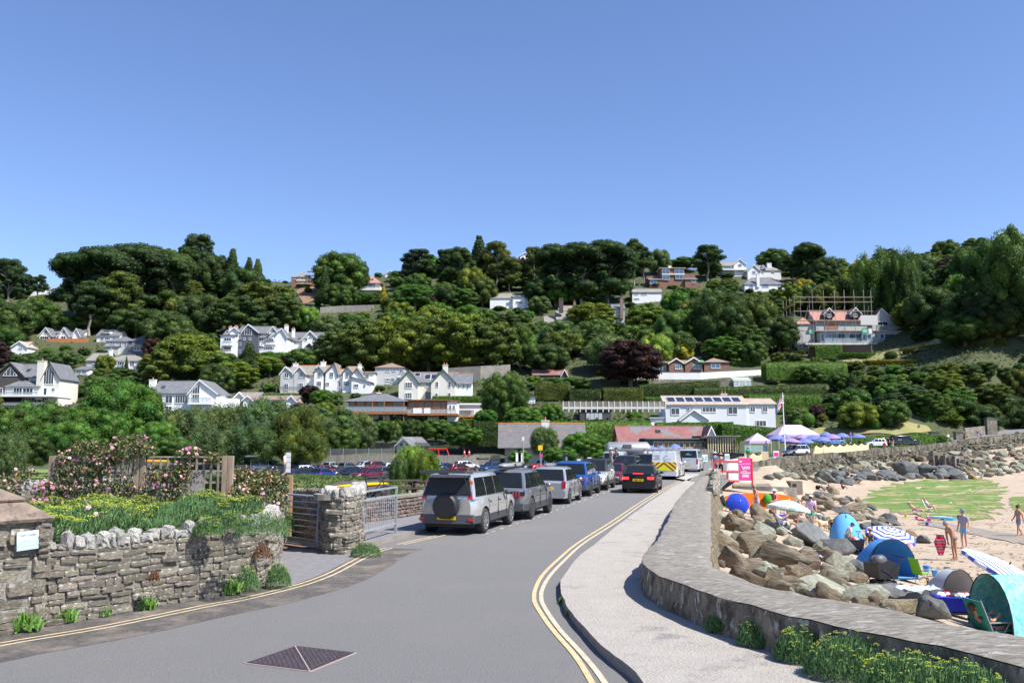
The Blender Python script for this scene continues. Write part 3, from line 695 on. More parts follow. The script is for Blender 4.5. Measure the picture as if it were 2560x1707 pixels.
def palm_mesh():
 V=[];Q=[];g=random.Random(5)
 for i in range(46):
  t=2.4*i;el=g.uniform(-.5,1.2);L=g.uniform(.32,.46);n=6;w=.022
  for k in range(n):
   for kk in(k,k+1):
    s=kk/n;h=.62+math.sin(el)*L*s-.25*s*s;rr=math.cos(el)*L*s+.05;ww=w*(1-s*.9)
    for sg in(-1,1):V.append((math.cos(t)*rr-math.sin(t)*ww*sg,math.sin(t)*rr+math.cos(t)*ww*sg,h))
   o=len(V)-4;Q.append((o,o+1,o+3,o+2))
 return npmesh('crown',np.array(V),np.array(Q),['leaf'])
defkind('palm',[palm_mesh()],trunk_mesh('trunk',9,.62,.035,0))
NT=[0]
GREENS={'d':(0.044,0.084,0.029),'dk':(0.033,0.068,0.029),'m':(0.058,0.117,0.032),'o':(0.077,0.111,0.029),'y':(0.107,0.161,0.029),'l':(0.131,0.238,0.051),'g':(0.077,0.131,0.054),'b':(.036,.021,.024),'r':(0.118,0.080,0.030),'gold':(0.275,0.258,0.040),'s':(0.078,0.134,0.061),'v':(0.065,0.153,0.033)}
def tree(kind,loc,w,h,col,label,cat='tree',name=None,group=None,dz=0):
 cr,tk=KIND[kind];i=NT[0];NT[0]+=1
 rz=(i*2.399)%6.283 if kind!='umbrella' else 0
 name=name or{'pine':'pine_tree','umbrella':'pine_tree','conifer':'conifer_tree','bush':'shrub','clipped':'clipped_shrub','palm':'palm_tree','willow':'willow_shrub'}.get(kind,'broadleaf_tree')
 r=thing(name,label,cat,(loc[0],loc[1],loc[2]-.1-dz-(.07*h if kind in('mid','far','near','beech')else 0)),rz,group);r.scale=(w,w,h)
 c=GREENS[col]if isinstance(col,str)else col;k=U(.85,1.18);c=(c[0]*k*U(.92,1.1),c[1]*k,c[2]*k)
 link('trunk',tk,r);link('crown',cr[i%len(cr)],r,color=c)
 return r
def ptree(kind,px,ytop,wpx,ybase,col,label,cat='tree',fn=H,Y=None,**k):
 """a tree from its outline in the photograph, standing on the ground there"""
 p=march(px,ybase,fn)if Y is None else A(px,ybase,Y);s=1/ppm(p.y,p.z)
 return tree(kind,p,wpx*s,(ybase-ytop)*s,col,label,cat,**k)
def hedge(name,x0,x1,yt,yb,depth,col,label,fn=H,leaf=.16,yt2=None,yb2=None,Y=None,cat='hedge',dens=1.0,kind=None,Y2=None):
 """a clipped hedge between two photo columns, leafy on every face"""
 a=march(x0,yb,fn)if Y is None else A(x0,yb,Y);b_=march(x1,yb2 or yb,fn)if Y is None else A(x1,yb2 or yb,Y2 or Y)
 ha=(yb-yt)/ppm(a.y,a.z);hb=((yb2 or yb)-(yt2 if yt2 is not None else yt))/ppm(b_.y,b_.z)
 ax=(b_-a);L=ax.length;ax.normalize();n2=Vector((-ax.y,ax.x,0)).normalized();V=[];Q=[]
 nx=max(2,int(L/1.2));g=np.random.default_rng(int(x0+yt))
 def P(s,u,t):
  h=lerp(ha,hb,s);bulge=1+.10*noise.noise((s*L*.4,u,t*2+x0));top=.10*noise.noise((s*L*.5,3,x0))
  return a+ax*(s*L)+n2*((u-.5)*depth*bulge)+Vector((0,0,t*(h+top*t)-.3))
 prof=[(0,0),(0,.5),(.03,.9),(.16,1),(.5,1.02),(.84,1),(.97,.9),(1,.5),(1,0)]
 for i in range(nx+1):
  for u,t in prof:
   q=P(i/nx,.5+(u-.5)*.93,t*.97);V.append(tuple(q))
 k=len(prof)
 for i in range(nx):
  for j in range(k-1):Q.append((i*k+j,i*k+j+1,(i+1)*k+j+1,(i+1)*k+j))
 area=L*((ha+hb)+depth)+depth*(ha+hb);N_=int(min(9000,dens*1.5*area/(leaf*leaf*1.2)))
 VV=[]
 for i in range(N_):
  z=g.random();s=g.random()
  tot=(ha+hb)*.5*2+depth;q=g.random()*tot
  if g.random()<.06:s=float(g.integers(0,2));u,t=g.random(),g.random()
  elif q<ha:u,t=0,g.random()
  elif q<ha+depth:u,t=g.random(),1.0
  else:u,t=1,g.random()
  p=P(s,u,t);nrm=Vector((g.normal(),g.normal()-(1 if u==0 else 0),g.normal()+(1 if t==1 else.2))).normalized()
  e=nrm.orthogonal().normalized();e=(Matrix.Rotation(g.random()*6.28,3,nrm)@e);f=nrm.cross(e);sz=leaf*g.uniform(.5,1.1);p=p+nrm*leaf*.4
  VV+=[tuple(p-e*sz),tuple(p-f*sz*.6),tuple(p+e*sz),tuple(p+f*sz*.6)]
 o=len(V);Q+=[(o+4*i,o+4*i+1,o+4*i+2,o+4*i+3)for i in range(N_)]
 c=GREENS[col]if isinstance(col,str)else col
 org=a.copy();V=[(v[0]-org.x,v[1]-org.y,v[2]-org.z)for v in V+VV]
 return link(name,npmesh(name,V,Q,['leaf']),loc=org,color=c,label=label,cat=cat,kind=kind)
# --- buildings
class House:
 def __init__(s,name,label,xc,yb,Y=None,rot=0,cat='house',fn=H,dY=0):
  p=march(xc,yb,fn)if Y is None else A(xc,yb,Y)
  s.s=1/ppm(p.y,p.z);s.xc=xc;s.yb=yb;s.root=thing(name,label,cat,p,R(rot));s.B=[]
 def x(s,px):return(px-s.xc)*s.s
 def z(s,py):return(s.yb-py)*s.s
 def block(s,xa,xb,ye,roof='gx',yr=None,y0=0.,dep=7.,wm='render_white',rm='slate',ov=.35,ax=None,barge='frame_white',zb=None,wall=True,yright=None):
  x0,x1,ze=s.x(xa),s.x(xb),s.z(ye);zr=s.z(yr)if yr is not None else ze;z0=-5 if zb is None else s.z(zb);y1=y0+dep
  s.B.append((x0,x1,ze,zr,y0,y1,roof));xm=(x0+x1)/2 if ax is None else s.x(ax);ym=(y0+y1)/2
  b=MB()
  if roof=='gy':b.prism([(x0,z0),(x1,z0),(x1,ze),(xm,zr),(x0,ze)],y0,y1)
  elif roof=='gx':b.prism([(y0,z0),(y1,z0),(y1,ze),(ym,zr),(y0,ze)],x0,x1,ax='x')
  elif roof=='mx':b.prism([(x0,z0),(x1,z0),(x1,zr),(x0,ze)],y0,y1)
  else:b.box(x0,x1,y0,y1,z0,ze)
  if wall:b.build('wall',wm,s.root)
  b=MB();t=.16
  def slab(P):
   n=len(P);b.add([tuple(p)for p in P]+[(p[0],p[1],p[2]-t)for p in P],[tuple(range(n)),tuple(range(2*n-1,n-1,-1))]+[(i,n+i,n+(i+1)%n,(i+1)%n)for i in range(n)])
  e=t+.02
  if roof=='gx':
   k=(zr-ze)/max(.1,ym-y0);d=ov*k
   slab([(x0-ov,y0-ov,ze-d+e),(x1+ov,y0-ov,ze-d+e),(x1+ov,ym,zr+e),(x0-ov,ym,zr+e)])
   slab([(x0-ov,ym,zr+e),(x1+ov,ym,zr+e),(x1+ov,y1+ov,ze-d+e),(x0-ov,y1+ov,ze-d+e)])
  elif roof=='gy':
   for sx,xx in((-1,x0),(1,x1)):
    k=(zr-ze)/max(.1,abs(xm-xx));d=ov*k
    slab([(xx+sx*ov,y0-ov,ze-d+e),(xm,y0-ov,zr+e),(xm,y1,zr+e),(xx+sx*ov,y1,ze-d+e)])
   if barge:
    bb=MB()
    for sx,xx in((-1,x0),(1,x1)):
     k=(zr-ze)/max(.1,abs(xm-xx));d=ov*k;q=y0-ov-.03;a=(xx+sx*ov,ze-d+e-.02);c=(xm,zr+e-.02)
     bb.prism([a,c,(c[0],c[1]-.38),(a[0],a[1]-.30)],q-.05,q)
    bb.build('bargeboard',barge,s.root)
  elif roof=='hip':
   h=min((x1-x0)/2,dep/2)*.95;d=ov*(zr-ze)/max(h,.1)
   A_,B_,C_,D_=(x0-ov,y0-ov,ze-d+e),(x1+ov,y0-ov,ze-d+e),(x1+ov,y1+ov,ze-d+e),(x0-ov,y1+ov,ze-d+e)
   r0,r1=(x0+h,ym,zr+e),(x1-h,ym,zr+e)
   b.add([A_,B_,C_,D_,r0,r1],[(0,1,5,4),(1,2,5),(2,3,4,5),(3,0,4),(3,2,1,0)])
  elif roof=='mx':slab([(x0-ov,y0-ov,ze+e),(x1+ov,y0-ov,zr+e),(x1+ov,y1+ov,zr+e),(x0-ov,y1+ov,ze+e)])
  elif roof=='my':slab([(x0-ov,y0-ov,ze+e),(x1+ov,y0-ov,ze+e),(x1+ov,y1,zr+e),(x0-ov,y1,zr+e)])
  elif roof=='flat':slab([(x0-ov,y0-ov,ze+e),(x1+ov,y0-ov,ze+e),(x1+ov,y1+ov,ze+e),(x0-ov,y1+ov,ze+e)])
  if roof:s.roof=b.build('roof',rm,s.root)
  if roof in('gx','hip')and rm!='flat':
   b=MB();hh=0 if roof=='gx' else min((x1-x0)/2,dep/2)*.95
   b.cyl((x0+hh-(ov if roof=='gx' else 0),ym,zr+e),(x1-hh+(ov if roof=='gx' else 0),ym,zr+e),.13,n=6);b.build('ridge',s.ridge if hasattr(s,'ridge')else rm,s.root)
  return s
 def win(s,wins,y=0.,fm='frame_white',gm='glass',dep=.14):
  """windows (xc, yc, w, h[, columns[, rows]]) in photo pixels on a facade at depth y"""
  for q in wins:
   xc,yc,w_,h_=q[:4];nc=q[4]if len(q)>4 else 2;nr=q[5]if len(q)>5 else 1
   w_*=s.s;h_*=s.s;cx,cz=s.x(xc),s.z(yc);f=min(.09,w_*.08)
   b=MB();X0,X1,Z0,Z1=-w_/2,w_/2,-h_/2,h_/2
   for a in((X0,X1,Z0-f*.8,Z0+f),(X0,X1,Z1-f,Z1),(X0,X0+f,Z0+f,Z1-f),(X1-f,X1,Z0+f,Z1-f)):b.box(a[0],a[1],-.07,.06,a[2],a[3])
   for i in range(1,nc):t=lerp(X0,X1,i/nc);b.box(t-f*.4,t+f*.4,-.055,.05,Z0+f,Z1-f)
   for i in range(1,nr):t=lerp(Z0,Z1,i/nr);b.box(X0+f,X1-f,-.05,.045,t-f*.3,t+f*.3)
   o=b.build('window',fm,s.root,loc=(cx,y,cz))
   MB().box(X0+f*.5,X1-f*.5,-.03,.02,Z0+f*.5,Z1-f*.5).build('pane',gm,o)
  return s
 def gablewin(s,pts,y,cols,fm='frame_white',gm='glass'):
  """glazing that fills a gable: outline in photo pixels"""
  P=[(s.x(a),s.z(b))for a,b in pts];MBo=MB();n=len(P)
  for i in range(n):
   a,c=P[i],P[(i+1)%n];MBo.cyl((a[0],0,a[1]),(c[0],0,c[1]),.07,n=4)
  xs=[p[0]for p in P];zs=[p[1]for p in P]
  for i in range(1,cols):
   t=lerp(min(xs),max(xs),i/cols);zz=[]
   for k in range(n):
    a,c=P[k],P[(k+1)%n]
    if(a[0]-t)*(c[0]-t)<0:zz.append(lerp(a[1],c[1],(t-a[0])/(c[0]-a[0])))
   if len(zz)>1:MBo.cyl((t,0,min(zz)),(t,0,max(zz)),.05,n=4)
  o=MBo.build('window',fm,s.root,loc=(0,y,0));MB().prism(P,-.02,.02).build('pane',gm,o);return s
 def chim(s,xa,xb,yt,ybm,y=3.,m='render_white',pots=2,d=None):
  x0,x1=s.x(xa),s.x(xb);d=d or max(.7,(x1-x0)*.8);b=MB();b.box(x0,x1,y-d/2,y+d/2,s.z(ybm)-1,s.z(yt));b.box(x0-.08,x1+.08,y-d/2-.08,y+d/2+.08,s.z(yt),s.z(yt)+.15)
  c=b.build('chimney',m,s.root)
  for i in range(pots):t=lerp(x0,x1,(i+.5)/pots);MB().cyl((t,y,s.z(yt)+.15),(t,y,s.z(yt)+.75),.14,.11,8).build('chimney_pot','pot',c)
  return s
 def onroof(s,bi,xa,xb,yt,yb_,m='solar',name='solar_panel',nc=1,nr=1):
  x0,x1,ze,zr,y0,y1,rf=s.B[bi];ym=(y0+y1)/2
  def P(px,py,o):
   z=s.z(py);t=(z-ze)/max(.1,zr-ze);y=lerp(y0,ym,t);n=Vector((0,-(zr-ze),ym-y0)).normalized()
   return Vector((s.x(px),y,z+.18))+n*o
  for i in range(nc):
   for j in range(nr):
    a=lerp(xa,xb,(i+.04)/nc);b_=lerp(xa,xb,(i+.96)/nc);c=lerp(yt,yb_,(j+.05)/nr);d=lerp(yt,yb_,(j+.95)/nr)
    q=[P(a,d,.12),P(b_,d,.12),P(b_,c,.12),P(a,c,.12)];r=[P(a,d,0),P(b_,d,0),P(b_,c,0),P(a,c,0)]
    b=MB();b.add([tuple(v)for v in q+r],[(0,1,2,3),(0,4,5,1),(1,5,6,2),(2,6,7,3),(3,7,4,0)])
    o=b.build(name,'frame_white' if m=='solar' else 'slate',s.root);n=(q[1]-q[0]).cross(q[3]-q[0]).normalized();c0=sum(q,Vector())/4
    b=MB();b.add([tuple(c0+(v-c0)*.93+n*.01)for v in q],[(0,1,2,3)]);b.build('pane',m,o)
  return s
 def balcony(s,xa,xb,yt,yb_,y,m='balglass',rail='steel',name='balustrade',posts=6,sides=None):
  x0,x1=s.x(xa),s.x(xb);z1,z0=s.z(yt),s.z(yb_);b=MB();b.box(x0,x1,y-.04,y+.04,z1-.05,z1);
  for i in range(posts+1):t=lerp(x0,x1,i/posts);b.box(t-.03,t+.03,y-.03,y+.03,z0,z1)
  o=b.build(name,rail,s.root);MB().box(x0,x1,y-.01,y+.01,z0+.05,z1-.06).build('pane',m,o);return s
 def slab(s,xa,xb,yt,yb_,y0,y1,m='render_white',name='balcony'):
  MB().box(s.x(xa),s.x(xb),y0,y1,s.z(yb_),s.z(yt)).build(name,m,s.root);return s
W_='render_white'
HS=[]
def hs(*a,**k):h=House(*a,**k);HS.append(h);return h
# --- far left, lower slope
h=hs('glass_gabled_house','large pale grey house with glazed gables and a tall chimney, far left of the slope',85,1020)
h.block(0,120,941,'gx',908,0,8,'render_grey').block(-14,62,941,'gy',907,-1,8,'darkwood',ax=26,barge='darkwood').block(117,158,945,'gy',909,-2.5,9,'render_cream',ax=133,barge='darkwood')
h.block(28,112,968,'hip',955,-3,4,'render_grey','slate',zb=992).slab(-15,160,989,994,-5,3).slab(-15,170,1016,1021,-6,3,'darkwood')
h.gablewin([(119,962),(119,935),(132,918),(144,932),(144,962)],-2.58,4).gablewin([(8,940),(25,917),(44,940)],-1.08,4)
h.win([(62,948,14,9),(92,948,14,9)],-.05).win([(60,980,22,18,3),(85,981,26,18,3),(12,980,22,18,3)],-3.05).win([(125,980,9,18,1),(145,976,8,10),(88,1005,36,19,5),(127,1005,16,19,3)],-2.56)
h.chim(103,120,905,990,-2.2,'render_cream',1).onroof(0,50,60,922,930,'glass','rooflight').balcony(28,118,982,990,-4.9).balcony(-10,158,1008,1016,-5.9)
h=hs('white_house','bright white house with slate roof and a glazed end gable among the lower trees',455,1030)
h.block(378,480,982,'gx',951,0,9).block(476,546,984,'gy',951,-1.5,10,ax=502,barge='frame_white').win([(396,998,18,20,2),(421,998,18,20,2),(455,998,37,20,6),(396,1022,18,14,2),(421,1022,18,14,2)],-.05)
h.gablewin([(485,985),(485,977),(503,960),(503,985)],-1.58,3).win([(494,997,18,22,3)],-1.55).slab(480,536,1008,1012,-3,-1.5).balcony(480,536,996,1008,-3).slab(545,582,995,1030,1,5,name='garden_wall')
h.chim(358,373,948,975,3,pots=1).onroof(0,392,403,965,973,'glass','rooflight',2)
h=hs('bungalow','white bungalow with two pale blue trimmed gables above a brick terrace wall',150,850)
h.block(104,200,840,'gx',822,0,8).block(102,134,840,'gy',820,-1.2,6).block(150,177,840,'gy',820,-1.2,6).block(182,202,840,'gy',822,-.5,6)
h.win([(118,832,7,9),(163,831,7,9),(116,845,22,7,4),(138,845,14,8,2),(163,845,12,8,2)],-1.25).block(138,150,833,'flat',None,1,3,W_,'slate',zb=838).win([(143,830,9,5,3)],.98)
h.slab(128,230,849,866,-3,-2.5,'ridge_orange','terrace_wall')
h=hs('small_grey_roofed_house','small white house with grey roof and one dormer beneath the pine wood',268,858)
h.block(241,297,839,'gx',822,0,7).block(257,274,826,'my',823,-.2,3,W_,'slate',zb=834).win([(266,829,13,5,4)],-.25).win([(255,847,9,8),(268,847,14,6,3),(285,847,7,8)],-.05)
h=hs('dark_slate_house','dark grey clad house with long slate roof beside the purple beech',315,885)
h.block(263,330,853,'hip',839,0,8,'render_grey').block(325,368,853,'hip',839,-1.5,8,'render_dark').win([(280,858,13,5),(300,860,4,7,1),(313,860,4,7,1)],-.05).win([(338,859,6,5),(350,873,22,9,3,1)],-1.55).balcony(322,360,863,869,-2.2,'railmesh').block(264,300,869,'my',863,-1.5,2,'render_grey','slate')
h=hs('white_gable_cottage','little white cottage with pale gable half hidden at the edge of the slope',48,885)
h.block(24,62,866,'gx',853,0,7,W_,'tile_pale').block(32,72,868,'gy',854,-1,6,W_,'tile_pale').win([(55,872,10,5)],-1.05).chim(25,34,849,860,3,pots=0)
h=hs('hipped_bungalow','bungalow with brown grey hipped roof and white bay windows',285,922)
h.block(216,262,901,'gx',880,0,9,'render_grey','slate_old').block(256,355,902,'hip',886,0,8,W_,'slate_old').win([(236,906,10,8,3),(266,911,9,11,3),(290,909,8,9),(301,912,18,14,3),(330,909,12,14,3)],-.05).chim(260,267,872,890,3,pots=1).slab(280,330,920,923,-2.5,0).balcony(282,330,912,920,-2.5)
h=hs('conservatory','small white conservatory beside the hipped bungalow',202,940,cat='conservatory')
h.block(188,218,925,'my',914,0,4,'frame_white','slate').win([(196,931,13,10,4),(210,931,13,10,4)],-.05)
h=hs('ridge_house','white house with grey roof on the skyline behind pine branches',95,742)
h.block(62,130,724,'hip',711,0,9,W_,'slate_old').block(86,100,720,'my',713,-.2,3,W_,'slate_old').block(103,117,720,'my',713,-.2,3,W_,'slate_old').win([(92,717,8,4,2),(110,717,8,4,2)],-.25).win([(90,728,6,6),(112,728,6,6),(75,730,6,6)],-.05).chim(74,79,706,715,4,pots=0)
# --- white apartments with slate gables
h=hs('apartment_house','big white apartment house with slate roofs, orange pots and a dark central gable',640,890)
h.block(556,605,838,'gx',822,0,8).block(590,673,832,'gx',811,1,9).block(607,648,832,'gy',812,-1.5,6,'render_dark',ax=622).block(642,700,843,'gx',817,0,9).block(676,718,842,'gy',822,-1,9,ax=705).block(673,693,830,'gy',817,-1.2,4,zb=836).block(555,592,840,'flat',None,-2,4).block(574,596,828,'gy',818,-.5,4)
h.gablewin([(613,838),(613,828),(622,821),(631,828),(631,838)],-1.58,3).win([(613,848,6,7),(627,848,6,7)],-1.55).win([(684,829,11,7,3)],-1.25).win([(652,849,11,8,2),(652,868,11,8,2),(599,851,8,7),(599,868,8,7)],-.05)
h.win([(573,850,18,9,3),(574,873,18,9,3),(678,852,18,9,3),(676,872,18,10,3),(673,884,20,6,3)],-2.05)
h.balcony(562,585,856,863,-3).slab(562,586,863,866,-3,-2).balcony(562,585,874,881,-3,'railmesh').slab(562,586,881,885,-3,-2).balcony(669,690,852,859,-2.2,'railmesh').slab(668,692,859,863,-2.2,0).balcony(664,690,872,877,-2.4,'railmesh').slab(660,706,877,889,-2.4,0)
h.chim(565,572,817,834,2,pots=3).chim(576,584,815,832,3,pots=4).chim(701,710,810,824,4,pots=3).chim(720,727,819,832,4,pots=2)
h=hs('half_timbered_block','white wing with timbered centre gable and slate roof next to the apartment house',768,872)
h.block(708,830,852,'gx',828,0,8).block(757,799,850,'gy',828,-1,5,ax=776).block(768,783,864,'gy',857,-1.2,2,'render_dark').win([(766,849,8,8),(787,849,8,8)],-1.05).win([(721,855,16,11,3),(721,872,16,8,2)],-.05).balcony(712,732,855,862,-1.2,'railmesh').slab(710,735,862,868,-1.2,0).onroof(0,742,751,846,849,'glass','rooflight').onroof(0,806,814,844,847,'glass','rooflight')
b=MB();hh=HS[-1]
for x0,y0,x1,y1 in((776,832,776,846),(766,846,787,846),(768,845,776,834),(785,845,776,834)):b.cyl((hh.x(x0),-1.04,hh.z(y0)),(hh.x(x1),-1.04,hh.z(y1)),.07,n=4)
b.build('timber_framing','render_dark',hh.root)
# --- terrace of gabled cottages
h=hs('gabled_terrace','long white terrace with many small gables, slate roofs and red ridge tiles',805,980);h.ridge='ridge_orange'
G_='render_grey'
h.block(718,838,936,'gx',911,1,8,W_,'slate_old').block(704,736,934,'gy',918,-1.5,7,G_,'slate_old',ax=716,barge='frame_white').block(737,766,934,'gy',917,-1.5,7,G_,'slate_old',ax=751).block(786,808,930,'gy',918,-.8,6,W_,'slate_old',ax=797,barge='render_dark').block(814,843,930,'gy',908,-.5,8,W_,'slate_old',ax=836,barge='render_dark')
h.block(842,885,936,'gx',921,.5,7,W_,'slate_old').block(857,881,932,'gy',918,-.5,5,W_,'slate_old',ax=867,barge='render_dark').block(878,907,940,'gy',921,-1,8,W_,'slate_old',ax=893,barge='render_dark').block(881,930,943,'mx',958,-1.5,5,W_,'slate_old').block(905,928,930,'gx',927,3,5,W_,'slate').block(858,890,918,'gx',911,6,4,'render_dark','slate_old')
h.win([(719,939,11,13),(755,938,11,13),(719,968,11,17),(755,967,13,18,3)],-1.55).win([(799,937,7,12),(799,960,11,13)],-.85).win([(829,937,9,13),(820,960,8,8)],-.55).win([(868,937,7,13),(867,959,14,13,3),(850,943,7,3),(850,960,6,14,1)],-.56).win([(893,965,12,9),(914,965,5,6,1)],-1.55).win([(912,939,10,11)],2.95)
h.chim(719,731,905,920,5,pots=1).chim(790,802,901,920,5,pots=1).chim(784,792,912,922,3,pots=1).chim(887,895,908,925,4,pots=1).balcony(704,770,968,977,-2.2,'railmesh',posts=12)
h=hs('boxy_house','plain pale house with shallow hipped brown roof behind the terrace',972,962)
h.block(937,1010,919,'hip',906,0,8,G_,'tile_brown').win([(969,926,11,6),(985,925,9,6),(1003,928,8,10),(969,949,12,7,3),(982,950,10,12,3)],-.05).slab(995,1010,940,944,-1,0).balcony(996,1010,934,940,-1)
h=hs('scalloped_gable_villa','cream villa with two green trimmed scalloped gables and solar panels',1080,1003);h.ridge='ridge_orange'
C_='render_cream'
h.block(1000,1140,954,'gx',928,1.5,8,C_,'slate').block(997,1046,956,'gy',926,-.6,8,C_,'slate',ax=1022,barge='frame_green').block(1078,1138,956,'gy',924,-.6,8,C_,'slate',ax=1107,barge='frame_green').block(1136,1178,958,'gx',932,1,7,W_,'slate')  # side wing in whiter render: its fuller sunlight is put into the colour
h.win([(1022,963,18,14,3,2),(1022,989,17,14,3,2),(1093,961,6,13,1,2),(1124,962,6,13,1,2),(1092,989,6,11,1,2),(1124,987,6,10,1,2)],-.65).win([(1068,962,13,10,1,3)],1.45).win([(1068,990,12,22,2,1)],1.4,'frame_green').win([(1146,962,3,14,1),(1158,962,3,14,1),(1169,966,3,10,1)],.95)
h.chim(1103,1116,910,928,4,'render_cream',2).onroof(0,1057,1090,934,950,'solar','solar_panel',2).onroof(0,1031,1046,930,940,'solar','solar_panel',1)
# --- cedar house
h=hs('cedar_house','cedar clad house with glass balconies and shallow grey roof above the car park trees',990,1075)
h.block(905,972,1034,None,None,1,6).block(1068,1096,1036,None,None,1,6).block(985,1060,1034,None,None,3,4,'render_grey')
h.block(872,1012,1002,'hip',985,-.8,9,'cedar','slate',ov=1.0,zb=1032).block(1018,1120,1001,'flat',None,0,8,'cedar','cedar',ov=.7,zb=1034).block(1118,1143,1003,'flat',None,-.3,7,W_,'cedar',ov=.3)
h.slab(866,1022,1030,1036,-2.6,6,'cedar').slab(1020,1145,1034,1039,-2.4,6,'cedar').win([(881,1016,12,24,1),(902,1015,18,24,2),(923,1015,14,24,2),(955,1014,20,24,2),(996,1012,26,18,3)],-.86,'cedar').win([(1052,1012,14,14,1),(1070,1012,14,14,1),(1090,1012,18,14,2),(1108,1012,10,14,1),(1028,1016,14,20,2)],-.06,'cedar').win([(1126,1018,4,12,1),(1135,1018,4,10,1)],-.36)
h.win([(922,1048,9,12,1),(952,1050,14,26,2)],.95,'plastic').balcony(868,1020,1017,1030,-2.5,posts=14).balcony(1020,1140,1023,1034,-2.3,posts=10).chim(933,944,981,990,4,pots=1)
b=MB()
for q in(934,963,1012):b.cyl((h.x(q),-2.3,-3),(h.x(q),-2.3,h.z(1003)),.09,n=6)
b.build('post','cedar',h.root)
for q,w2 in((1046,22),(1070,16)):tag(MB().box(-w2/2*h.s,w2/2*h.s,-.03,.03,-1.15,0).build('towel','white',loc=h.root.matrix_world@Vector((0,0,0))if 0 else(h.root.location.x+h.x(q),h.root.location.y-2.42,h.root.location.z+h.z(1021))),'white towel hung over the cedar house balcony, the '+('wider' if w2>20 else 'narrower')+' of two','towel')
h=hs('curved_white_outbuilding','white garden building with curved sloping roof next to the cedar house',1185,1044,cat='outbuilding')
h.block(1140,1216,1012,'my',1008,0,5,W_,'render_white').slab(1132,1222,1040,1044,-2,5,'cedar').win([(1160,1030,34,9,4)],-.05,'darkwood').balcony(1140,1185,1026,1040,-1.9,'railmesh','plastic',posts=9)
h=hs('grey_gabled_cottage','low cottage roof with pale gable peeping over the round bushes',615,1015);h.block(588,645,992,'gx',981,0,6,W_,'slate_old').block(588,612,993,'gy',981,-.6,5,G_,'slate_old')
h=hs('brown_roofed_bungalow','low brown tiled roof with white end gable under the long hedge',685,1020);h.block(613,742,1000,'gx',990,-1,7,W_,'tile_brown').block(720,744,1003,'gy',990,-1.8,6,W_,'tile_brown').block(613,636,1000,'gy',990,-1.8,6,W_,'tile_brown')
# --- upper hillside
h=hs('dark_gabled_house','dark gabled house with white trim and dormers on the skyline',685,690)
h.block(658,710,672,'gx',660,0,8,'render_grey').block(656,682,672,'gy',653,-1,7,'render_dark').block(682,711,680,'gx',672,-2,6,G_,'slate').block(684,697,662,'gy',654,-.5,4,'render_dark').win([(668,668,9,6),(690,685,8,5),(703,685,8,5)],-2.05).chim(676,681,651,660,3,'brick',1)
h=hs('brick_house','brick house with pale grey hipped roof and scaffold tower on the upper slope',752,718)
h.block(728,776,692,'hip',678,0,8,'brick','slate_old').win([(735,694,9,6,3),(748,693,9,7,3),(762,693,9,7,3),(750,705,10,7,3),(763,706,8,6,3)],-.05).slab(740,776,699,702,-.3,0,'render_cream','band').slab(742,780,711,713,-3,0,'scafboard','deck')
h=hs('red_roofed_villa','cream villa with red hipped roof carrying a row of solar panels',908,733)
h.block(868,950,705,'hip',685,0,9,C_,'tile_red',ov=.8).win([(903,715,14,13,3),(930,714,17,12,4)],-.05,gm='glass_blue').slab(880,950,724,727,-2,0).balcony(885,950,718,724,-2).onroof(0,883,933,694,702,'solar','solar_panel',7,1)
h=hs('white_gable_house','narrow white house with steep gable beside the big round tree on the skyline',927,682);h.block(914,940,664,'gy',651,0,8,ax=922).win([(930,668,7,6),(922,661,5,5)],-.05)
h=hs('flat_white_house','low white house with orange tiles and a wide window near the skyline',972,676);h.block(953,997,660,'gx',655,0,7,W_,'tile_red').win([(962,664,12,6,3),(984,663,7,8,1)],-.05)
h=hs('small_white_gable','tiny white gable low among trees under the flat white house',976,690);h.block(962,988,686,'gy',676,0,5,W_,'tile_pale')
h=hs('white_villa','white villa with pale hipped roof in the middle of the wooded slope',1290,770)
h.block(1225,1330,745,'hip',729,0,9,W_,'slate_old').block(1282,1312,744,'flat',None,-1,3,W_,'slate_old').win([(1280,744,8,7),(1298,743,7,6),(1308,743,5,7),(1298,757,16,6,3)],-1.05).win([(1324,747,4,9,1)],-.05)
h=hs('white_hilltop_house','white house glimpsed behind the skyline pines',1318,668);h.block(1285,1350,648,'hip',636,0,8).block(1300,1326,640,'gy',632,-1,5).win([(1300,652,7,6),(1335,652,7,6)],-1.02)
h=hs('stone_chimney_house','long stone tiled house with tall dark chimneys half buried in trees',1440,830)
h.block(1400,1560,775,'gx',765,2,8,'brick','slate_old').block(1392,1470,800,'gx',775,-2,8,'render_cream','slate_old').block(1362,1402,815,'gx',790,-3,8,'render_cream','slate_old').block(1405,1440,770,'gx',756,5,6,'brick','tile_brown').block(1530,1560,772,'gx',760,-2,6,'render_grey','slate').win([(1545,782,10,8)],-2.05,gm='glass_blue')
h.chim(1397,1408,750,776,-1,'darkwood',2).chim(1434,1440,754,775,0,'tile_brown',1).chim(1549,1557,748,792,-2.5,'tile_brown',1)
h=hs('white_modern_block','white flat fronted house with chimney under the modern glass house',1620,756)
h.block(1581,1654,730,'gx',719,0,7,W_,'slate_old').win([(1591,735,11,5,3),(1611,735,15,5,3),(1592,747,14,4,3)],-.05,gm='glass_blue').chim(1581,1587,716,735,1,pots=0)
h=hs('modern_glass_house','modern brick house with big framed windows and flat roof high on the slope',1680,720)
h.block(1652,1712,670,'flat',None,0,8,'brick','offwhite',ov=.6).block(1618,1655,688,'flat',None,2,6,'brick','brick',ov=.05).block(1710,1741,683,'flat',None,2,6,'brick','brick',ov=.05).block(1622,1656,702,'my',694,-2,4,'brick','slate').block(1712,1742,700,'my',692,-1,4,'brick','slate').block(1668,1700,668,'hip',662,3,5,'brick','slate')
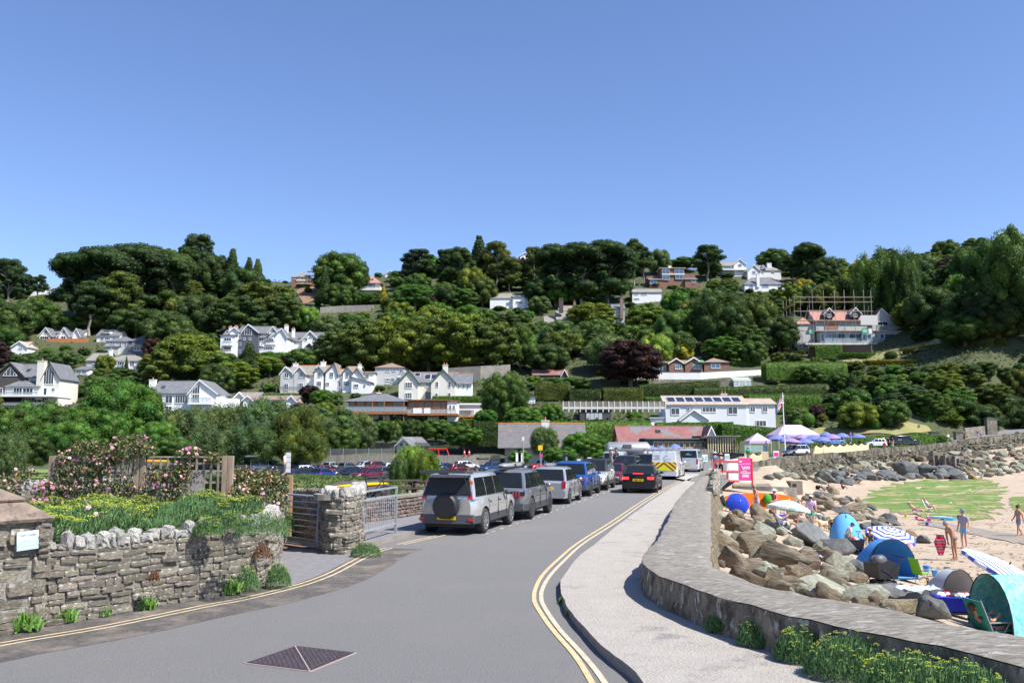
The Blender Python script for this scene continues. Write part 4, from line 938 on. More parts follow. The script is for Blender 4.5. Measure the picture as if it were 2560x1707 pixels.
h.win([(1665,679,19,13,2),(1698,678,22,12,2),(1665,694,18,11,2),(1699,692,20,11,2)],-.35,'render_cream','glass_blue').win([(1632,707,15,11,2)],-2.05,'render_cream','glass_blue').win([(1733,703,10,9,1)],-1.05,'render_cream','glass_blue').slab(1655,1712,684,687,-.5,0,'render_cream','band').chim(1676,1683,660,668,4,'render_cream',0)
h=hs('twin_bay_house','white house with glazed bays and gable, highest of the three on the rise',1835,690)
h.block(1806,1850,664,'gx',650,0,8,G_,'slate_old').block(1834,1864,662,'gy',648,-1,8,W_,'slate_old').win([(1818,668,18,9,4)],-.05,gm='glass_blue').win([(1849,665,9,8),(1850,679,14,4,2)],-1.05,gm='glass_blue').slab(1806,1864,674,677,-2,0)
h=hs('pale_roofed_house','white house with pale hipped roof, dormer and brick topped chimney',1910,700)
h.block(1870,1953,676,'hip',659,0,9,W_,'slate_old').block(1868,1900,678,'gy',663,-1,7,W_,'slate_old').block(1903,1913,671,'gy',663,-.5,4,W_,'slate_old',zb=674).win([(1884,682,8,8,3),(1907,668,5,5),(1905,683,6,6),(1930,683,9,6,3)],-1.05,gm='glass_blue').chim(1923,1934,655,668,3,'render_white',2)
h=hs('red_ridge_house','white house with grey hipped roof edged in red ridge tiles',1910,730);h.ridge='ridge_orange'
h.block(1862,1962,710,'hip',690,0,9,W_,'slate').win([(1879,716,10,8,3),(1914,714,17,9,4),(1948,713,8,6)],-.05,gm='glass_blue').chim(1892,1899,685,712,0,pots=1)
# --- house under scaffolding
h=hs('pink_roofed_house','large pink tiled house wrapped in scaffolding with a pale boarded gable',2140,864)
h.block(2042,2192,800,'gx',771,0,10,'render_grey','tile_red',ov=.6).block(1996,2050,808,'hip',790,1,8,'render_grey','tile_red').block(2178,2238,806,'gy',772,-1.5,10,G_,'tile_brown',ax=2202,barge='frame_white').block(2232,2266,816,'hip',802,-.5,6,G_,'tile_red').block(2042,2180,831,'flat',None,-3,4,G_,'slate').block(2182,2244,831,'flat',None,-3,4,G_,'offwhite')
h.block(2062,2088,784,'gy',770,-.5,5,'render_dark','slate',zb=792).block(2128,2154,783,'gy',769,-.5,5,'render_dark','slate',zb=792)
h.win([(2203,816,28,20,2)],-1.58,gm='glass').win([(2074,846,60,18,7,1),(2142,846,56,16,5)],-3.06,gm='glass_blue').win([(2196,848,10,20,1),(2215,848,26,22,1),(2236,848,10,22,1)],-3.06,gm='glass_blue').win([(2246,828,9,15),(2075,789,9,8),(2140,788,9,8)],-.58).win([(2080,815,34,12,1)],-.06,'render_grey','cedar')
h.balcony(2184,2240,814,827,-2.9,posts=5).balcony(2048,2196,849,862,-5,posts=10).slab(2000,2200,862,866,-5.2,0,'offwhite','terrace').chim(2088,2095,765,780,6,pots=0).chim(2213,2219,762,785,6,'brick',2)
sc=thing('scaffolding','steel pole scaffolding with boards round the pink roofed house','scaffolding',h.root.location);u=h
xs=[1975,1990,2012,2020,2048,2075,2099,2123,2147,2165]
for i,q in enumerate(xs):
 for dy in(-5.6,-4.4):MB().cyl((u.x(q+(3 if dy>-5 else 0)),dy,-1),(u.x(q+(3 if dy>-5 else 0)),dy,u.z(730+(16 if i<3 else 0))),.04,n=5).build('pole','scaf',sc)
for py in(748,760,783,806,832):
 for dy in(-5.6,-4.4):MB().cyl((u.x(1972),dy,u.z(py)),(u.x(2170),dy,u.z(py)),.035,n=5).build('rail','scaf',sc)
 MB().box(u.x(1975),u.x(2168),-5.5,-4.5,u.z(py)-.12,u.z(py)-.05).build('board','scafboard',sc)
for i in range(6):q=1985+i*30;MB().cyl((u.x(q),-5.7,u.z(850)),(u.x(q+24),-5.7,u.z(770)),.045,n=5).build('brace','scaf',sc)
for dy in(-2.5,1,4):MB().cyl((u.x(1972),dy,-1),(u.x(1972),dy,u.z(745)),.055,n=5).build('pole','scaf',sc)
for py in(765,790,815):MB().box(u.x(1970),u.x(1978),-5,5,u.z(py)-.12,u.z(py)).build('board','scafboard',sc)
MB().box(u.x(2136),u.x(2178),-5.75,-5.70,u.z(818),u.z(794)).build('white_sheet','offwhite',sc)
def signboard(name,label,u,xa,xb,yt,yb_,y,m,m2=None):
 o=thing(name,label,'sign',u.root.location+Vector((u.x((xa+xb)/2),y,u.z((yt+yb_)/2))));w2=(xb-xa)*u.s/2;h2=(yb_-yt)*u.s/2
 MB().box(-w2,w2*(.35 if m2 else 1),-.03,.03,-h2,h2).build('board',m,o)
 if m2:MB().box(w2*.36,w2,-.03,.03,-h2,h2).build('board',m2,o)
 b=MB()
 for i in range(3):b.box(-w2*.8,w2*.1,-.045,-.031,h2*(.5-.45*i)-h2*.1,h2*(.5-.45*i)+h2*.1)
 b.build('printed_lines','white',o);return o
dm('sign_green',(.02,.32,.17),.5)
signboard('scaffold_sign','green and white builder sign tied on the scaffolding below the white sheet',u,2137,2162,827,839,-5.85,'sign_green','white')
signboard('scaffold_sign','small green sign tied at the end of the scaffolding',u,2008,2017,829,840,-5.85,'sign_green')
# --- brick bungalow row above the long white wall
h=hs('brick_bungalow','long brick bungalow with brown roofs and white trimmed gables on a terrace',1715,931)
h.block(1610,1700,906,'gx',897,1,7,'brick','tile_brown').block(1672,1708,908,'gy',896,-.5,6,'brick','tile_brown').block(1712,1756,908,'gy',894,-.5,6,'brick','tile_brown').block(1760,1822,906,'hip',894,-.5,7,'brick','tile_brown').block(1700,1765,906,'gx',898,2,6,'brick','tile_brown')
h.win([(1695,917,17,12,3),(1742,917,22,12,3),(1788,915,23,12,2)],-.55,gm='glass_blue').win([(1650,919,34,20,4)],.95)
h=hs('white_side_house','white rendered house end behind the copper beech',1575,930);h.block(1545,1612,912,'gx',904,2,6).win([(1560,920,18,10,3),(1592,920,14,14,3)],1.95)
h=hs('patio_parasol','green parasol open on the brick bungalow terrace',1750,930,cat='parasol');h.block(0,0,0,None,wall=False)
b=MB();c=1748;b.loft([[(h.x(c)+math.cos(t)*r,-3+math.sin(t)*r,z)for t in[k*math.pi/4 for k in range(8)]]for r,z in((1.6,h.z(909)),(.05,h.z(904)))],caps=True);b.build('canopy','sign_green',h.root)
MB().cyl((h.x(c),-3,h.z(932)),(h.x(c),-3,h.z(905)),.03,n=5).build('pole','offwhite',h.root)
def wallthing(name,label,pts,m,th=.4,fn=None,cap=None,cat='wall',Y=None):
 """a freestanding wall: (x, ytop, ybottom) columns in photo pixels"""
 P=[]
 for q in pts:
  x,yt,yb=q[:3];yy=q[3]if len(q)>3 else Y
  p=march(x,yb,H)if yy is None else A(x,yb,yy);P.append((p,(yb-yt)/ppm(p.y,p.z)))
 r=thing(name,label,cat,P[0][0]);o=P[0][0];b=MB();c=MB()
 for i in range(len(P)-1):
  (a,ha),(d,hb)=P[i],P[i+1];t=(d-a).normalized();n=Vector((-t.y,t.x,0)).normalized()*th/2
  def ring(p,h,e=1.0):q=p-o;return[q-n*e+Vector((0,0,-1.5)),q+n*e+Vector((0,0,-1.5)),q+n*e+Vector((0,0,h)),q-n*e+Vector((0,0,h))]
  b.loft([ring(a,ha),ring(d,hb)])
  if cap:
   def rc(p,h):q=p-o;return[q-n*1.3+Vector((0,0,h)),q+n*1.3+Vector((0,0,h)),q+n*1.3+Vector((0,0,h+.12)),q-n*1.3+Vector((0,0,h+.12))]
   c.loft([rc(a,ha),rc(d,hb)])
 b.build('wall_body',m,r)
 if cap:c.build('coping',cap,r)
 return r
wallthing('white_terrace_wall','long white rendered retaining wall under the brick bungalow',[(1523,930,945),(1620,930,948),(1750,931,948),(1911,923,936)],W_,cap='slate')
wallthing('stone_garden_wall','rough stone wall below the long white terrace wall',[(1630,948,962),(1760,949,962),(1835,946,962)],'sw_stone')
wallthing('walled_garden_wall','long grey stone garden wall behind the villa with scalloped gables',[(1117,920,945),(1200,915,948),(1275,911,940)],'slate_old')
wallthing('terrace_stone_wall','dark stone terrace wall holding up the pink roofed house',[(2020,866,892),(2095,865,893),(2180,864,885)],'brick',cap='slate')
wallthing('hillside_stone_wall','pale stone wall and fence below the red roofed villa',[(800,768,782),(860,764,780),(935,762,775)],'slate_old')
h=hs('greenhouse','white framed greenhouse beneath the long white terrace wall',1855,966,cat='greenhouse')
h.block(1834,1878,952,'my',942,0,3,'greenglass','greenglass',ov=.1).win([(1842,959,14,13,4,2),(1856,959,14,13,4,2),(1870,959,14,13,4,2)],-.05,gm='greenglass')
# --- boarded house with solar panels
h=hs('boarded_house','long pale weatherboarded house with a row of solar panels on its roof',1800,1072)
h.block(1665,1868,1011,'gx',989,0,9,'board_lines','tile_pale').block(1868,1942,1010,'gx',996,.6,8,'board_lines','tile_pale').block(1698,1768,1049,'gy',1024,-1.6,3,'board_lines','slate_old',ax=1731).block(1627,1668,1045,'flat',None,.5,6,W_,'offwhite')
h.win([(1689,1028,22,17,2),(1722,1022,7,6,1),(1774,1024,35,12,4),(1833,1026,24,18,2),(1687,1058,16,10,2),(1790,1060,60,8,5)],-.05).win([(1885,1023,13,13,2),(1916,1023,13,13,2),(1905,1058,26,15,3)],.55).win([(1650,1058,20,9,3)],.45)
h.onroof(0,1671,1860,993,1008,'solar','solar_panel',8).chim(1820,1836,982,992,6,'offwhite',2)
# --- dark cabin, white outbuildings, sheds
h=hs('timber_cabin','dark stained timber garden cabin with glass doors beneath the panel fence',1488,1052,cat='cabin')
h.block(1450,1528,1025,'flat',None,0,5,'darkwood','darkwood',ov=.3).win([(1486,1040,42,18,4)],-.05,'darkwood','curtain')
h=hs('white_outbuilding','small white flat roofed outbuilding behind the ash tree',1322,1008,cat='outbuilding');h.block(1306,1338,992,'flat',None,0,4)
h=hs('red_roofed_shed','shed with weathered red tiled roof among the garden hedges',1374,944,cat='shed');h.block(1333,1417,937,'gx',924,0,6,'darkwood','tile_patch').block(1404,1418,937,'gy',924,-.3,5,'darkwood','tile_patch')
h=hs('slate_roofed_hall','low building with broad slate roof, lichened orange ridge and one chimney',1356,1150,Y=150,cat='building');h.ridge='ridge_orange'
h.block(1262,1452,1110,'gx',1060,0,11,'render_shade','slate_orange',ov=1.2).chim(1355,1375,1052,1074,2.5,'render_cream',1).win([(1300,1125,12,10)],-.05,'darkwood')
h=hs('cafe','beach cafe with patchy red tiled roof and a long glazed veranda',1690,1140,Y=142,cat='cafe')
h.block(1560,1782,1106,'gx',1066,3,9,'cream_paint','tile_patch',ov=.6).block(1775,1797,1090,'gy',1066,2,8,'offwhite','tile_patch',zb=1092)
h.block(1616,1762,1098,'flat',None,-2,6,'render_dark','slate_old',ov=.5).block(1755,1826,1092,'flat',None,-4,8,'glass','slate_old',ov=.6).win([(1640+26*i,1111,24,16,2)for i in range(5)],-2.1,'cream_paint')
for i in range(12):MB().box(h.x(1757+i*6)-.07,h.x(1757+i*6)+.07,-4.15,-4.01,h.z(1130),h.z(1094)).build('post','cream_paint',h.root)
h.win([(1648,1078,14,8,1)],1.0,'darkwood')
h=hs('changing_shed','white wooden shed with grey felt roof behind the tennis court fence',1020,1142,Y=165,cat='shed',rot=-22)
h.block(988,1030,1112,'gy',1094,0,7,'offwhite','slate').win([(1001,1111,6,6,1),(1017,1111,6,6,1)],-.05,'brick','brick')
sc=thing('scaffolding','scaffold tower of brown poles beside the small brick house','scaffolding',HS[[x.root.name for x in HS].index('brick_house')].root.location);u=HS[[x.root.name for x in HS].index('brick_house')]
for q in(770,778,786):
 for dy in(-1,1.5):MB().cyl((u.x(q),dy,-2),(u.x(q),dy,u.z(672)),.06,n=5).build('pole','scaf',sc)
for py in(678,688,698,708):MB().box(u.x(766),u.x(789),-1,1.5,u.z(py)-.1,u.z(py)).build('board','scafboard',sc)
# --- stone work
def stone_mesh(seed,rough=.10,p=5.0,cuts=3):
 g=random.Random(seed);b=bmesh.new();bmesh.ops.create_cube(b,size=1);bmesh.ops.subdivide_edges(b,edges=b.edges[:],cuts=cuts-1,use_grid_fill=True)
 for v in b.verts:
  c=v.co;m=(abs(c.x*2)**p+abs(c.y*2)**p+abs(c.z*2)**p)**(1/p);c/=max(m,.001)if m>1 else 1
  n=noise.noise_vector(c*2.3+Vector((seed*3.1,0,0)));v.co=c+n*rough
 me=bpy.data.meshes.new('stone');b.to_mesh(me);b.free();me.polygons.foreach_set('use_smooth',[False]*len(me.polygons));return me
def pool(n,m,**k):
 out=[]
 for i in range(n):me=stone_mesh(100+i,**k);me.materials.append(MT[m]);out.append(me)
 return out
PS=pool(10,'stone',rough=.07,p=9.0);PW=pool(8,'stone_white',rough=.20,p=4.5);PR=pool(8,'stone_red',rough=.13,p=3.5)
def wall_stones(root,path,side,hgt,pl_,ch=(.085,.175),ln=(.13,.42),depth=.16,z0=0.,cope=None,limit=400,skip=None,ch_top=None,gap=.006):
 """courses of individual stones along a polyline; side = +1/-1 chooses the face"""
 g=random.Random(len(path)+int(abs(path[0].x)*10));ds=[0]
 for i in range(1,len(path)):ds.append(ds[-1]+(path[i]-path[i-1]).length)
 Lt=ds[-1];o=root.location
 def at(s):
  j=min(len(ds)-2,max(0,int(np.searchsorted(ds,s))-1));t=(s-ds[j])/max(1e-6,ds[j+1]-ds[j]);p=path[j].lerp(path[j+1],t);d=(path[j+1]-path[j]).normalized();return p,d
 z=z0;n=0;row=0
 while z<hgt-.05:
  h=min(g.uniform(*ch),hgt-z);s=-g.uniform(0,.3)
  while s<Lt:
   l=g.uniform(*ln)*(1.0 if h>.13 else 1.15);c=min(max(s+l/2,0),Lt);ll=min(s+l,Lt+.06)-max(s,-.06)
   if ll>.08:
    p,d=at(c);nrm=Vector((d.y,-d.x,0))*side
    if not(skip and skip(c,z)):
     q=p+nrm*(g.uniform(-.02,.03)-depth*.3)
     wv=.022*noise.noise((q.x*1.3,q.y*1.3,z*2))*(z>z0+.1);parts_=[(0,h)]if h<.13 or g.random()<.62 else[(0,h*.45),(h*.45,h*.55)]
     for dz_,hh_ in parts_:link('stone',g.choice(pl_),root,(q.x-o.x,q.y-o.y,z+dz_+hh_/2-o.z+wv),(g.uniform(-.04,.04),g.uniform(-.07,.07),math.atan2(d.y,d.x)+g.uniform(-.05,.05)),(ll-gap,depth*g.uniform(.8,1.15),hh_-gap*.8));n+=1
   s+=l
  z+=h;row+=1
 if cope:
  s=0;pool_,w,hh,dp=cope
  while s<Lt:
   l=g.uniform(*w);h=g.uniform(*hh);p,d=at(min(s+l/2,Lt));nrm=Vector((d.y,-d.x,0))*side
   q=p-nrm*dp*.38
   link('coping_stone',g.choice(pool_),root,(q.x-o.x,q.y-o.y,hgt+h*.42-o.z),(g.uniform(-.15,.15),g.uniform(-.16,.16),math.atan2(d.y,d.x)+g.uniform(-.12,.12)),(l*.97,dp,h));s+=l
def core(root,path,side,th,hgt,m='mortar',z0=-.4,front=.004):
 o=root.location;b=MB();rings=[]
 for i,p in enumerate(path):
  d=(path[min(i+1,len(path)-1)]-path[max(0,i-1)]).normalized();n=Vector((d.y,-d.x,0))*side;f=p-n*front-o;k=p-n*th-o
  rings.append([(f.x,f.y,z0-o.z),(k.x,k.y,z0-o.z),(k.x,k.y,hgt-o.z),(f.x,f.y,hgt-o.z)])
 b.loft(rings);return b.build('mortar_core',m,root)
LWP=dense([G(*p)for p in((110,1566),(260,1542),(400,1515),(560,1488),(625,1474),(664,1455),(684,1432),(696,1400),(704,1372))],4)
r=thing('garden_wall','old grey rubble garden wall with jagged white coping beside the road','stone wall',LWP[0]);core(r,LWP,1,.5,1.0)
wall_stones(r,LWP,1,1.0,PS,cope=(PW,(.07,.17),(.09,.29),.27),ch=(.07,.15),ln=(.11,.36))
t0=(LWP[6]-LWP[0]).normalized();n0=Vector((t0.y,-t0.x,0));PC=G(92,1572);pc=PC-t0*.5-n0*.42
r=thing('gate_pillar','squat stone gate pillar with stepped pyramid cap and a small plaque','pillar',(pc.x,pc.y,0))
path=[PC-t0*1.0+n0*.04,PC+n0*.04];core(r,path,1,.9,1.43)
wall_stones(r,path,1,1.44,PS,ch=(.13,.22),ln=(.25,.5));wall_stones(r,[PC+n0*.03,PC-n0*.85],1,1.44,PS,ch=(.13,.22),ln=(.25,.5))
rz=math.atan2(t0.y,t0.x)
def frustum(b,w0,d0,z0,w1,d1,z1):b.loft([[(-w0,-d0,z0),(w0,-d0,z0),(w0,d0,z0),(-w0,d0,z0)],[(-w1,-d1,z1),(w1,-d1,z1),(w1,d1,z1),(-w1,d1,z1)]])
b=MB();frustum(b,.57,.54,1.44,.59,.56,1.48);frustum(b,.585,.555,1.481,.30,.27,1.71);b.build('cap_lower','capstone',r,rot=rz)
b=MB();frustum(b,.33,.30,1.712,.34,.31,1.735);frustum(b,.335,.305,1.736,.05,.05,1.89);b.build('cap_top','capstone',r,rot=rz)
pq=thing('plaque','small white and pale green name plaque fixed on the stone gate pillar','plaque',G(57,1334,1.18)if 0 else PC-t0*.27+n0*.15+Vector((0,0,1.20)),(0));pq.rotation_euler=(0,R(-3),rz)
MB().box(-.14,.14,-.012,.012,-.115,.13).build('board','plaque',pq);MB().prism([(-.138,-.113),(.138,-.113),(.138,.03),(.05,.0),(-.02,.035),(-.138,-.005)],-.0150,-.0125).build('printed_hill','plaque_green',pq)
text('Cable Cottage',.038,'plaque_ink',pq,(0,-.017,.085),(R(90),0,0));MB().box(-.09,-.06,-.0165,-.0155,-.06,-.02).build('printed_logo','white',pq)
b=MB();b.box(-.04,.09,-.0165,-.0155,-.045,-.035);b.box(-.12,.11,-.0165,-.0155,-.09,-.084);b.build('printed_lines','white',pq)
GP=dense([G(*p)for p in((908,1352),(903,1372),(880,1383),(845,1387),(815,1384),(800,1376))],3);GP.reverse()
r=thing('rounded_wall_end','rounded end of stone wall between the metal gate and the railing','stone wall',GP[4]);core(r,GP,1,.55,1.28)
wall_stones(r,GP,1,1.26,PS,ch=(.08,.16),ln=(.16,.42),cope=(PW,(.10,.17),(.16,.28),.34))
b=MB();c=r.location;b.cyl((-.05,.35,1.2),(-.05,.35,1.33),.42,n=14);b.build('rubble_top','mortar',r)
BW=[G(640,1338),G(740,1347),G(797,1356)]
r=thing('stone_wall','brown stone wall seen through the bars of the metal gate','stone wall',BW[0]);core(r,BW,1,.4,1.18)
wall_stones(r,BW,1,1.16,PS,ch=(.09,.15),ln=(.18,.4),cope=(PS,(.12,.2),(.12,.2),.3))
BW=[A(28,1262,19.5),A(70,1262,19.5),A(170,1262,19.8),A(330,1262,20.5)]
for p in BW:p.z=1.0
r=thing('stone_wall','rough wall topped with white stones behind the pyramid capped pillar','stone wall',BW[0]);core(r,BW,1,.4,1.48,z0=.5)
wall_stones(r,BW,1,1.45,PS,ch=(.09,.15),ln=(.18,.4),z0=1.0,cope=(PW,(.10,.17),(.18,.3),.28))
LWR=resample(LW,8)
r=thing('low_rubble_wall','low pinkish rubble wall with slate coping behind the railing','stone wall',LWR[0]);core(r,LWR,1,.4,.70)
sub=[LWR[0],LWR[1]];k=resample(LW,30)
wall_stones(r,k[:12],1,.70,PR,ch=(.08,.15),ln=(.12,.3))
b=MB();rings=[]
for p in LWR:q=p-r.location;rings.append([(q.x+.10,q.y,.70),(q.x-.42,q.y,.70),(q.x-.42,q.y,.78),(q.x+.10,q.y,.78)])
b.loft(rings);b.build('slate_coping','walltop',r)
# --- gate and railing
ga,gb=G(712,1363),G(795,1375);gm_=(ga+gb)/2;r=thing('metal_gate','galvanised gate of horizontal bars with a rope shaped top rail','gate',gm_,math.atan2(gb.y-ga.y,gb.x-ga.x));w=(gb-ga).length/2
for s in(-1,1):
 b=MB();b.tube([(s*w,0,.08),(s*w,-.02,.3),(s*(w-.02),0,.8),(s*(w-.04),.02,1.22)],[.035,.045,.032,.02],8);b.build('stanchion','galv',r)
for i in range(7):
 z=.22+.145*i;MB().cyl((-w-.02,-.01,z),(w,-.01,z),.012 if i else.02,n=6).build('bar','galv',r)
MB().box(-w,w,-.03,.05,.06,.085).build('bottom_plate','galv',r);MB().box(-w,w,.03,.045,.085,.2).build('kick_plate','galv',r)
b=MB()
for k in range(3):
 b.tube([(-w*1.65+(2.65*w)*i/60,.018*math.cos(i*.9+k*2.09),1.24+.018*math.sin(i*.9+k*2.09))for i in range(61)],.012,5)
b.build('rope_rail','galv',r);b=MB();b.cyl((w+.02,0,1.0),(w+.16,0,1.0),.03);b.cyl((w+.02,0,.12),(w+.12,0,.05),.04);b.cyl((w+.08,0,-.02),(w+.08,0,.05),.07);b.build('hinge','galv',r)
ra,rb=G(904,1368),G(989,1342);r=thing('pedestrian_railing','galvanised guard railing of thin upright bars on the pavement edge','railing',ra,math.atan2(rb.y-ra.y,rb.x-ra.x));w=(rb-ra).length
for x in(0,w):MB().box(x-.028,x+.028,-.028,.028,-.05,1.34).build('post','galv',r)
for z in(.36,1.1,1.315):MB().box(.03,w-.03,-.022,.022,z-.022,z+.022).build('rail','galv',r)
for i in range(1,16):MB().cyl((w*i/16,0,.38),(w*i/16,0,1.08),.0085,n=6).build('bar','galv',r)
# --- trellis
TL=A(122,1250,17.8);TL.z=1.0;TR=A(566,1262,17.8);r=thing('trellis','weathered wooden trellis fence with two panels and stout posts','trellis',(TL.x,17.8,1.0));Wt=TR.x-TL.x;zt=A(340,1140,17.8).z-1.0
for x in(0.03,.13,Wt*.49,Wt*.49+.12,Wt-.05,Wt+.06):MB().box(x-.05,x+.05,-.05,.05,-.3,zt+.01).build('post','wood',r)
for px_ in range(2):
 x0=.2+px_*Wt*.49+(0.0 if px_==0 else.05);x1=Wt*.49-.06 if px_==0 else Wt-.11
 for i in range(10):x=lerp(x0,x1,(i+.5)/10);MB().box(x-.021,x+.021,-.03,-.011,.0,zt-.03).build('slat','woodgrey',r)
 for z in(.05,.24,.43,.62,.81):MB().box(x0-.05,x1+.05,-.010,.012,z+zt-.98,z+zt-.935).build('rail','woodgrey',r)
 MB().box(x0-.05,x1+.05,-.04,.02,zt-.03,zt+.0).build('top_rail','woodgrey',r)
p=A(723,1330,22.5);MB().box(-.05,.05,-.05,.05,-.8,A(724,1187,22.5).z-p.z).build('wooden_post','woodnew',loc=p,label='square new timber post standing beside the pink roses by the gate',cat='post')
# --- samphire, roses, weeds
def blades(n,fn,ln,wd,lean=.6,seed=1):
 """upright fleshy blades; fn() -> base point, or None"""
 g=np.random.default_rng(seed);V=[]
 for i in range(n):
  p=fn(g)
  if p is None:continue
  t=g.random()*6.283;l=ln*g.uniform(.5,1.3);e=g.normal()*lean;d=Vector((math.cos(t)*math.sin(e),math.sin(t)*math.sin(e),abs(math.cos(e))));s=Vector((-math.sin(t+1),math.cos(t+1),0))*wd;q=p+d*l
  V+=[tuple(p-s),tuple(p+s),tuple(q+s*.35),tuple(q-s*.35)]
 return np.array(V),np.arange(len(V)).reshape(-1,4)
def umbels(pts,r,seed=2):
 g=np.random.default_rng(seed);V=[]
 for p in pts:
  for k in range(7):
   c=p+Vector((g.normal()*r*.6,g.normal()*r*.6,g.normal()*r*.2));q=r*.38;e=g.normal()*.3
   V+=[(c.x-q,c.y,c.z+e*q),(c.x,c.y-q,c.z+q*.2),(c.x+q,c.y,c.z-e*q),(c.x,c.y+q,c.z+q*.3)]
 return np.array(V),np.arange(len(V)).reshape(-1,4)
def clump(name,label,c,rx,ry,h,n=1800,nu=26,m='samphire',fl='umbel',ln=.055,wd=.0055,cat='plant',seed=0,group=None,kind=None,rot=0,ur=.026):
 r=thing(name,label,cat,c,rot,group);
 if kind:r['kind']=kind
 def fn(g):
  a=g.random()*6.283;q=math.sqrt(g.random());z=h*math.sqrt(max(0,1-q*q))*g.uniform(.35,1);return Vector((math.cos(a)*q*rx,math.sin(a)*q*ry,z))
 V,Q=blades(n,fn,ln,wd,seed=seed+7);link('leaves',npmesh('leaves',V,Q,[m]),r)
 if nu:
  g=np.random.default_rng(seed);P=[]
  for i in range(nu):a=g.random()*6.283;q=math.sqrt(g.random())*.95;P.append(Vector((math.cos(a)*q*rx,math.sin(a)*q*ry,h*math.sqrt(1-q*q)+g.uniform(.03,.08))))
  V,Q=umbels(P,ur,seed);link('flowers',npmesh('flowers',V,Q,[fl]),r,kind='stuff')
 return r
V=[];bpth=resample(LWP[:29],24);bpth=[bpth[0]-(bpth[1]-bpth[0]).normalized()*5]+bpth
for p in bpth:
 i=bpth.index(p);d=(LWP[24]-LWP[0]).normalized()if i<16 else(bpth[min(i+1,24)]-bpth[i-1]).normalized();nn=Vector((d.y,-d.x,0))
 if i>=16:nn=nn.lerp(Vector((.2,-1,0)),min(1,(i-15)/6)).normalized()
 for k in range(9):q=p-nn*(.12+.62*k);V.append((q.x,q.y,(.92+.12*sst(0,2,k))*(1 if k<8 else.0)))
def Bk(X,Y):return 1.02
link('garden_bank',npmesh('garden_bank',V,[(i*9+j,i*9+j+1,(i+1)*9+j+1,(i+1)*9+j)for i in range(24)for j in range(8)],['ground'],smooth=True),kind='structure')
def bankp(g):
 u,v=g.random(),g.random();d=(LWP[24]-LWP[0]);t=d.normalized();n=Vector((t.y,-t.x,0))
 p=LWP[0]+d*(u*1.12-.03)-n*(.38+v*3.6*(1 if u<.7 else.8))
 if p.y>17.5:return None
 hz=.13+.20*(fbm(p.x*1.1,p.y*1.1,9)+.6);return Vector((p.x,p.y,Bk(p.x,p.y)+g.uniform(.0,1)**.6*max(.05,hz)*1.15+.02))
r=thing('samphire_bank','bank of blue green rock samphire with yellow green flower heads behind the garden wall','plants');r['kind']='stuff'
V,Q=blades(64000,bankp,.065,.0085,seed=3);link('leaves',npmesh('leaves',V,Q,['samphire']),r)
g=np.random.default_rng(5);P=[]
while len(P)<1900:
 p=bankp(g)
 if p is not None and fbm(p.x*.8,p.y*.8,2)>-.12:p.z=Bk(p.x,p.y)+1.15*(.13+.20*(fbm(p.x*1.1,p.y*1.1,9)+.6))+.075;P.append(p)
V,Q=umbels(P,.046,6);link('flowers',npmesh('flowers',V,Q,['umbel']),r)
SC=[('spilling over the garden wall coping at its rounded end',655,1345,.42,.34,.40,1.0,17),('leaning over the coping in the middle of the garden wall',520,1340,.24,.2,.26,1.02,0),('drooping between two coping stones near the rounded end',580,1330,.26,.2,.30,1.02,0),('sprawling by the gate stanchion',712,1330,.22,.2,.5,.35,0),('hanging down the wall face below the white coping',610,1350,.28,.16,.3,.72,15),('at the foot of the garden wall corner, broad and yellow flowered',605,1460,.30,.22,.42,0,0),('at the foot of the rounded wall end by the drive',695,1450,.22,.2,.40,0,0),('beside the rounded wall end under the railing',915,1372,.34,.25,.30,0,0)]
for i,(l,px,py,rx,ry,h,z,yy)in enumerate(SC):
 p=G(px,py+(20 if z==0 else 0),z);clump('samphire_clump','green samphire clump '+l,p,rx,ry,h,2200,34,seed=20+i,group='samphire clumps')
for i,(px,py,z,rx,h,w)in enumerate([(1640,1478,.12,.14,.26,'where the sea wall bends, the tallest tuft'),(1622,1440,.12,.12,.30,'clinging to the bend of the sea wall'),(1690,1512,.12,.13,.18,'small, between the bend and the row along the sea wall'),(1745,1545,.12,.24,.30,'on the pavement, first of the row along the sea wall'),(1800,1578,.12,.30,.26,'on the pavement in the middle of the row along the sea wall'),(1880,1612,.12,.30,.30,'on the pavement by the pale round lichen spot on the sea wall'),(1985,1650,.12,.34,.33,'on the pavement before the largest samphire bed'),(2100,1690,.12,.48,.38,'largest bed, at the edge of the frame under the sea wall'),(2240,1745,.12,.48,.38,'low in the corner under the sea wall')]):
 p=G(px,py,z);p+=Vector((.12,.0,0));clump('samphire_clump','bright green samphire '+w,p,rx,rx*.8,h,int(15000*rx+1200),int(170*rx),seed=40+i,ln=.042,wd=.0075,group='samphire clumps',ur=.02)
p=G(2400,1790,.12);clump('samphire_clump','bright green samphire running out of the frame beneath the sea wall',p,.5,.4,.42,8000,80,seed=60,ln=.07,wd=.0075,group='samphire clumps',ur=.02)
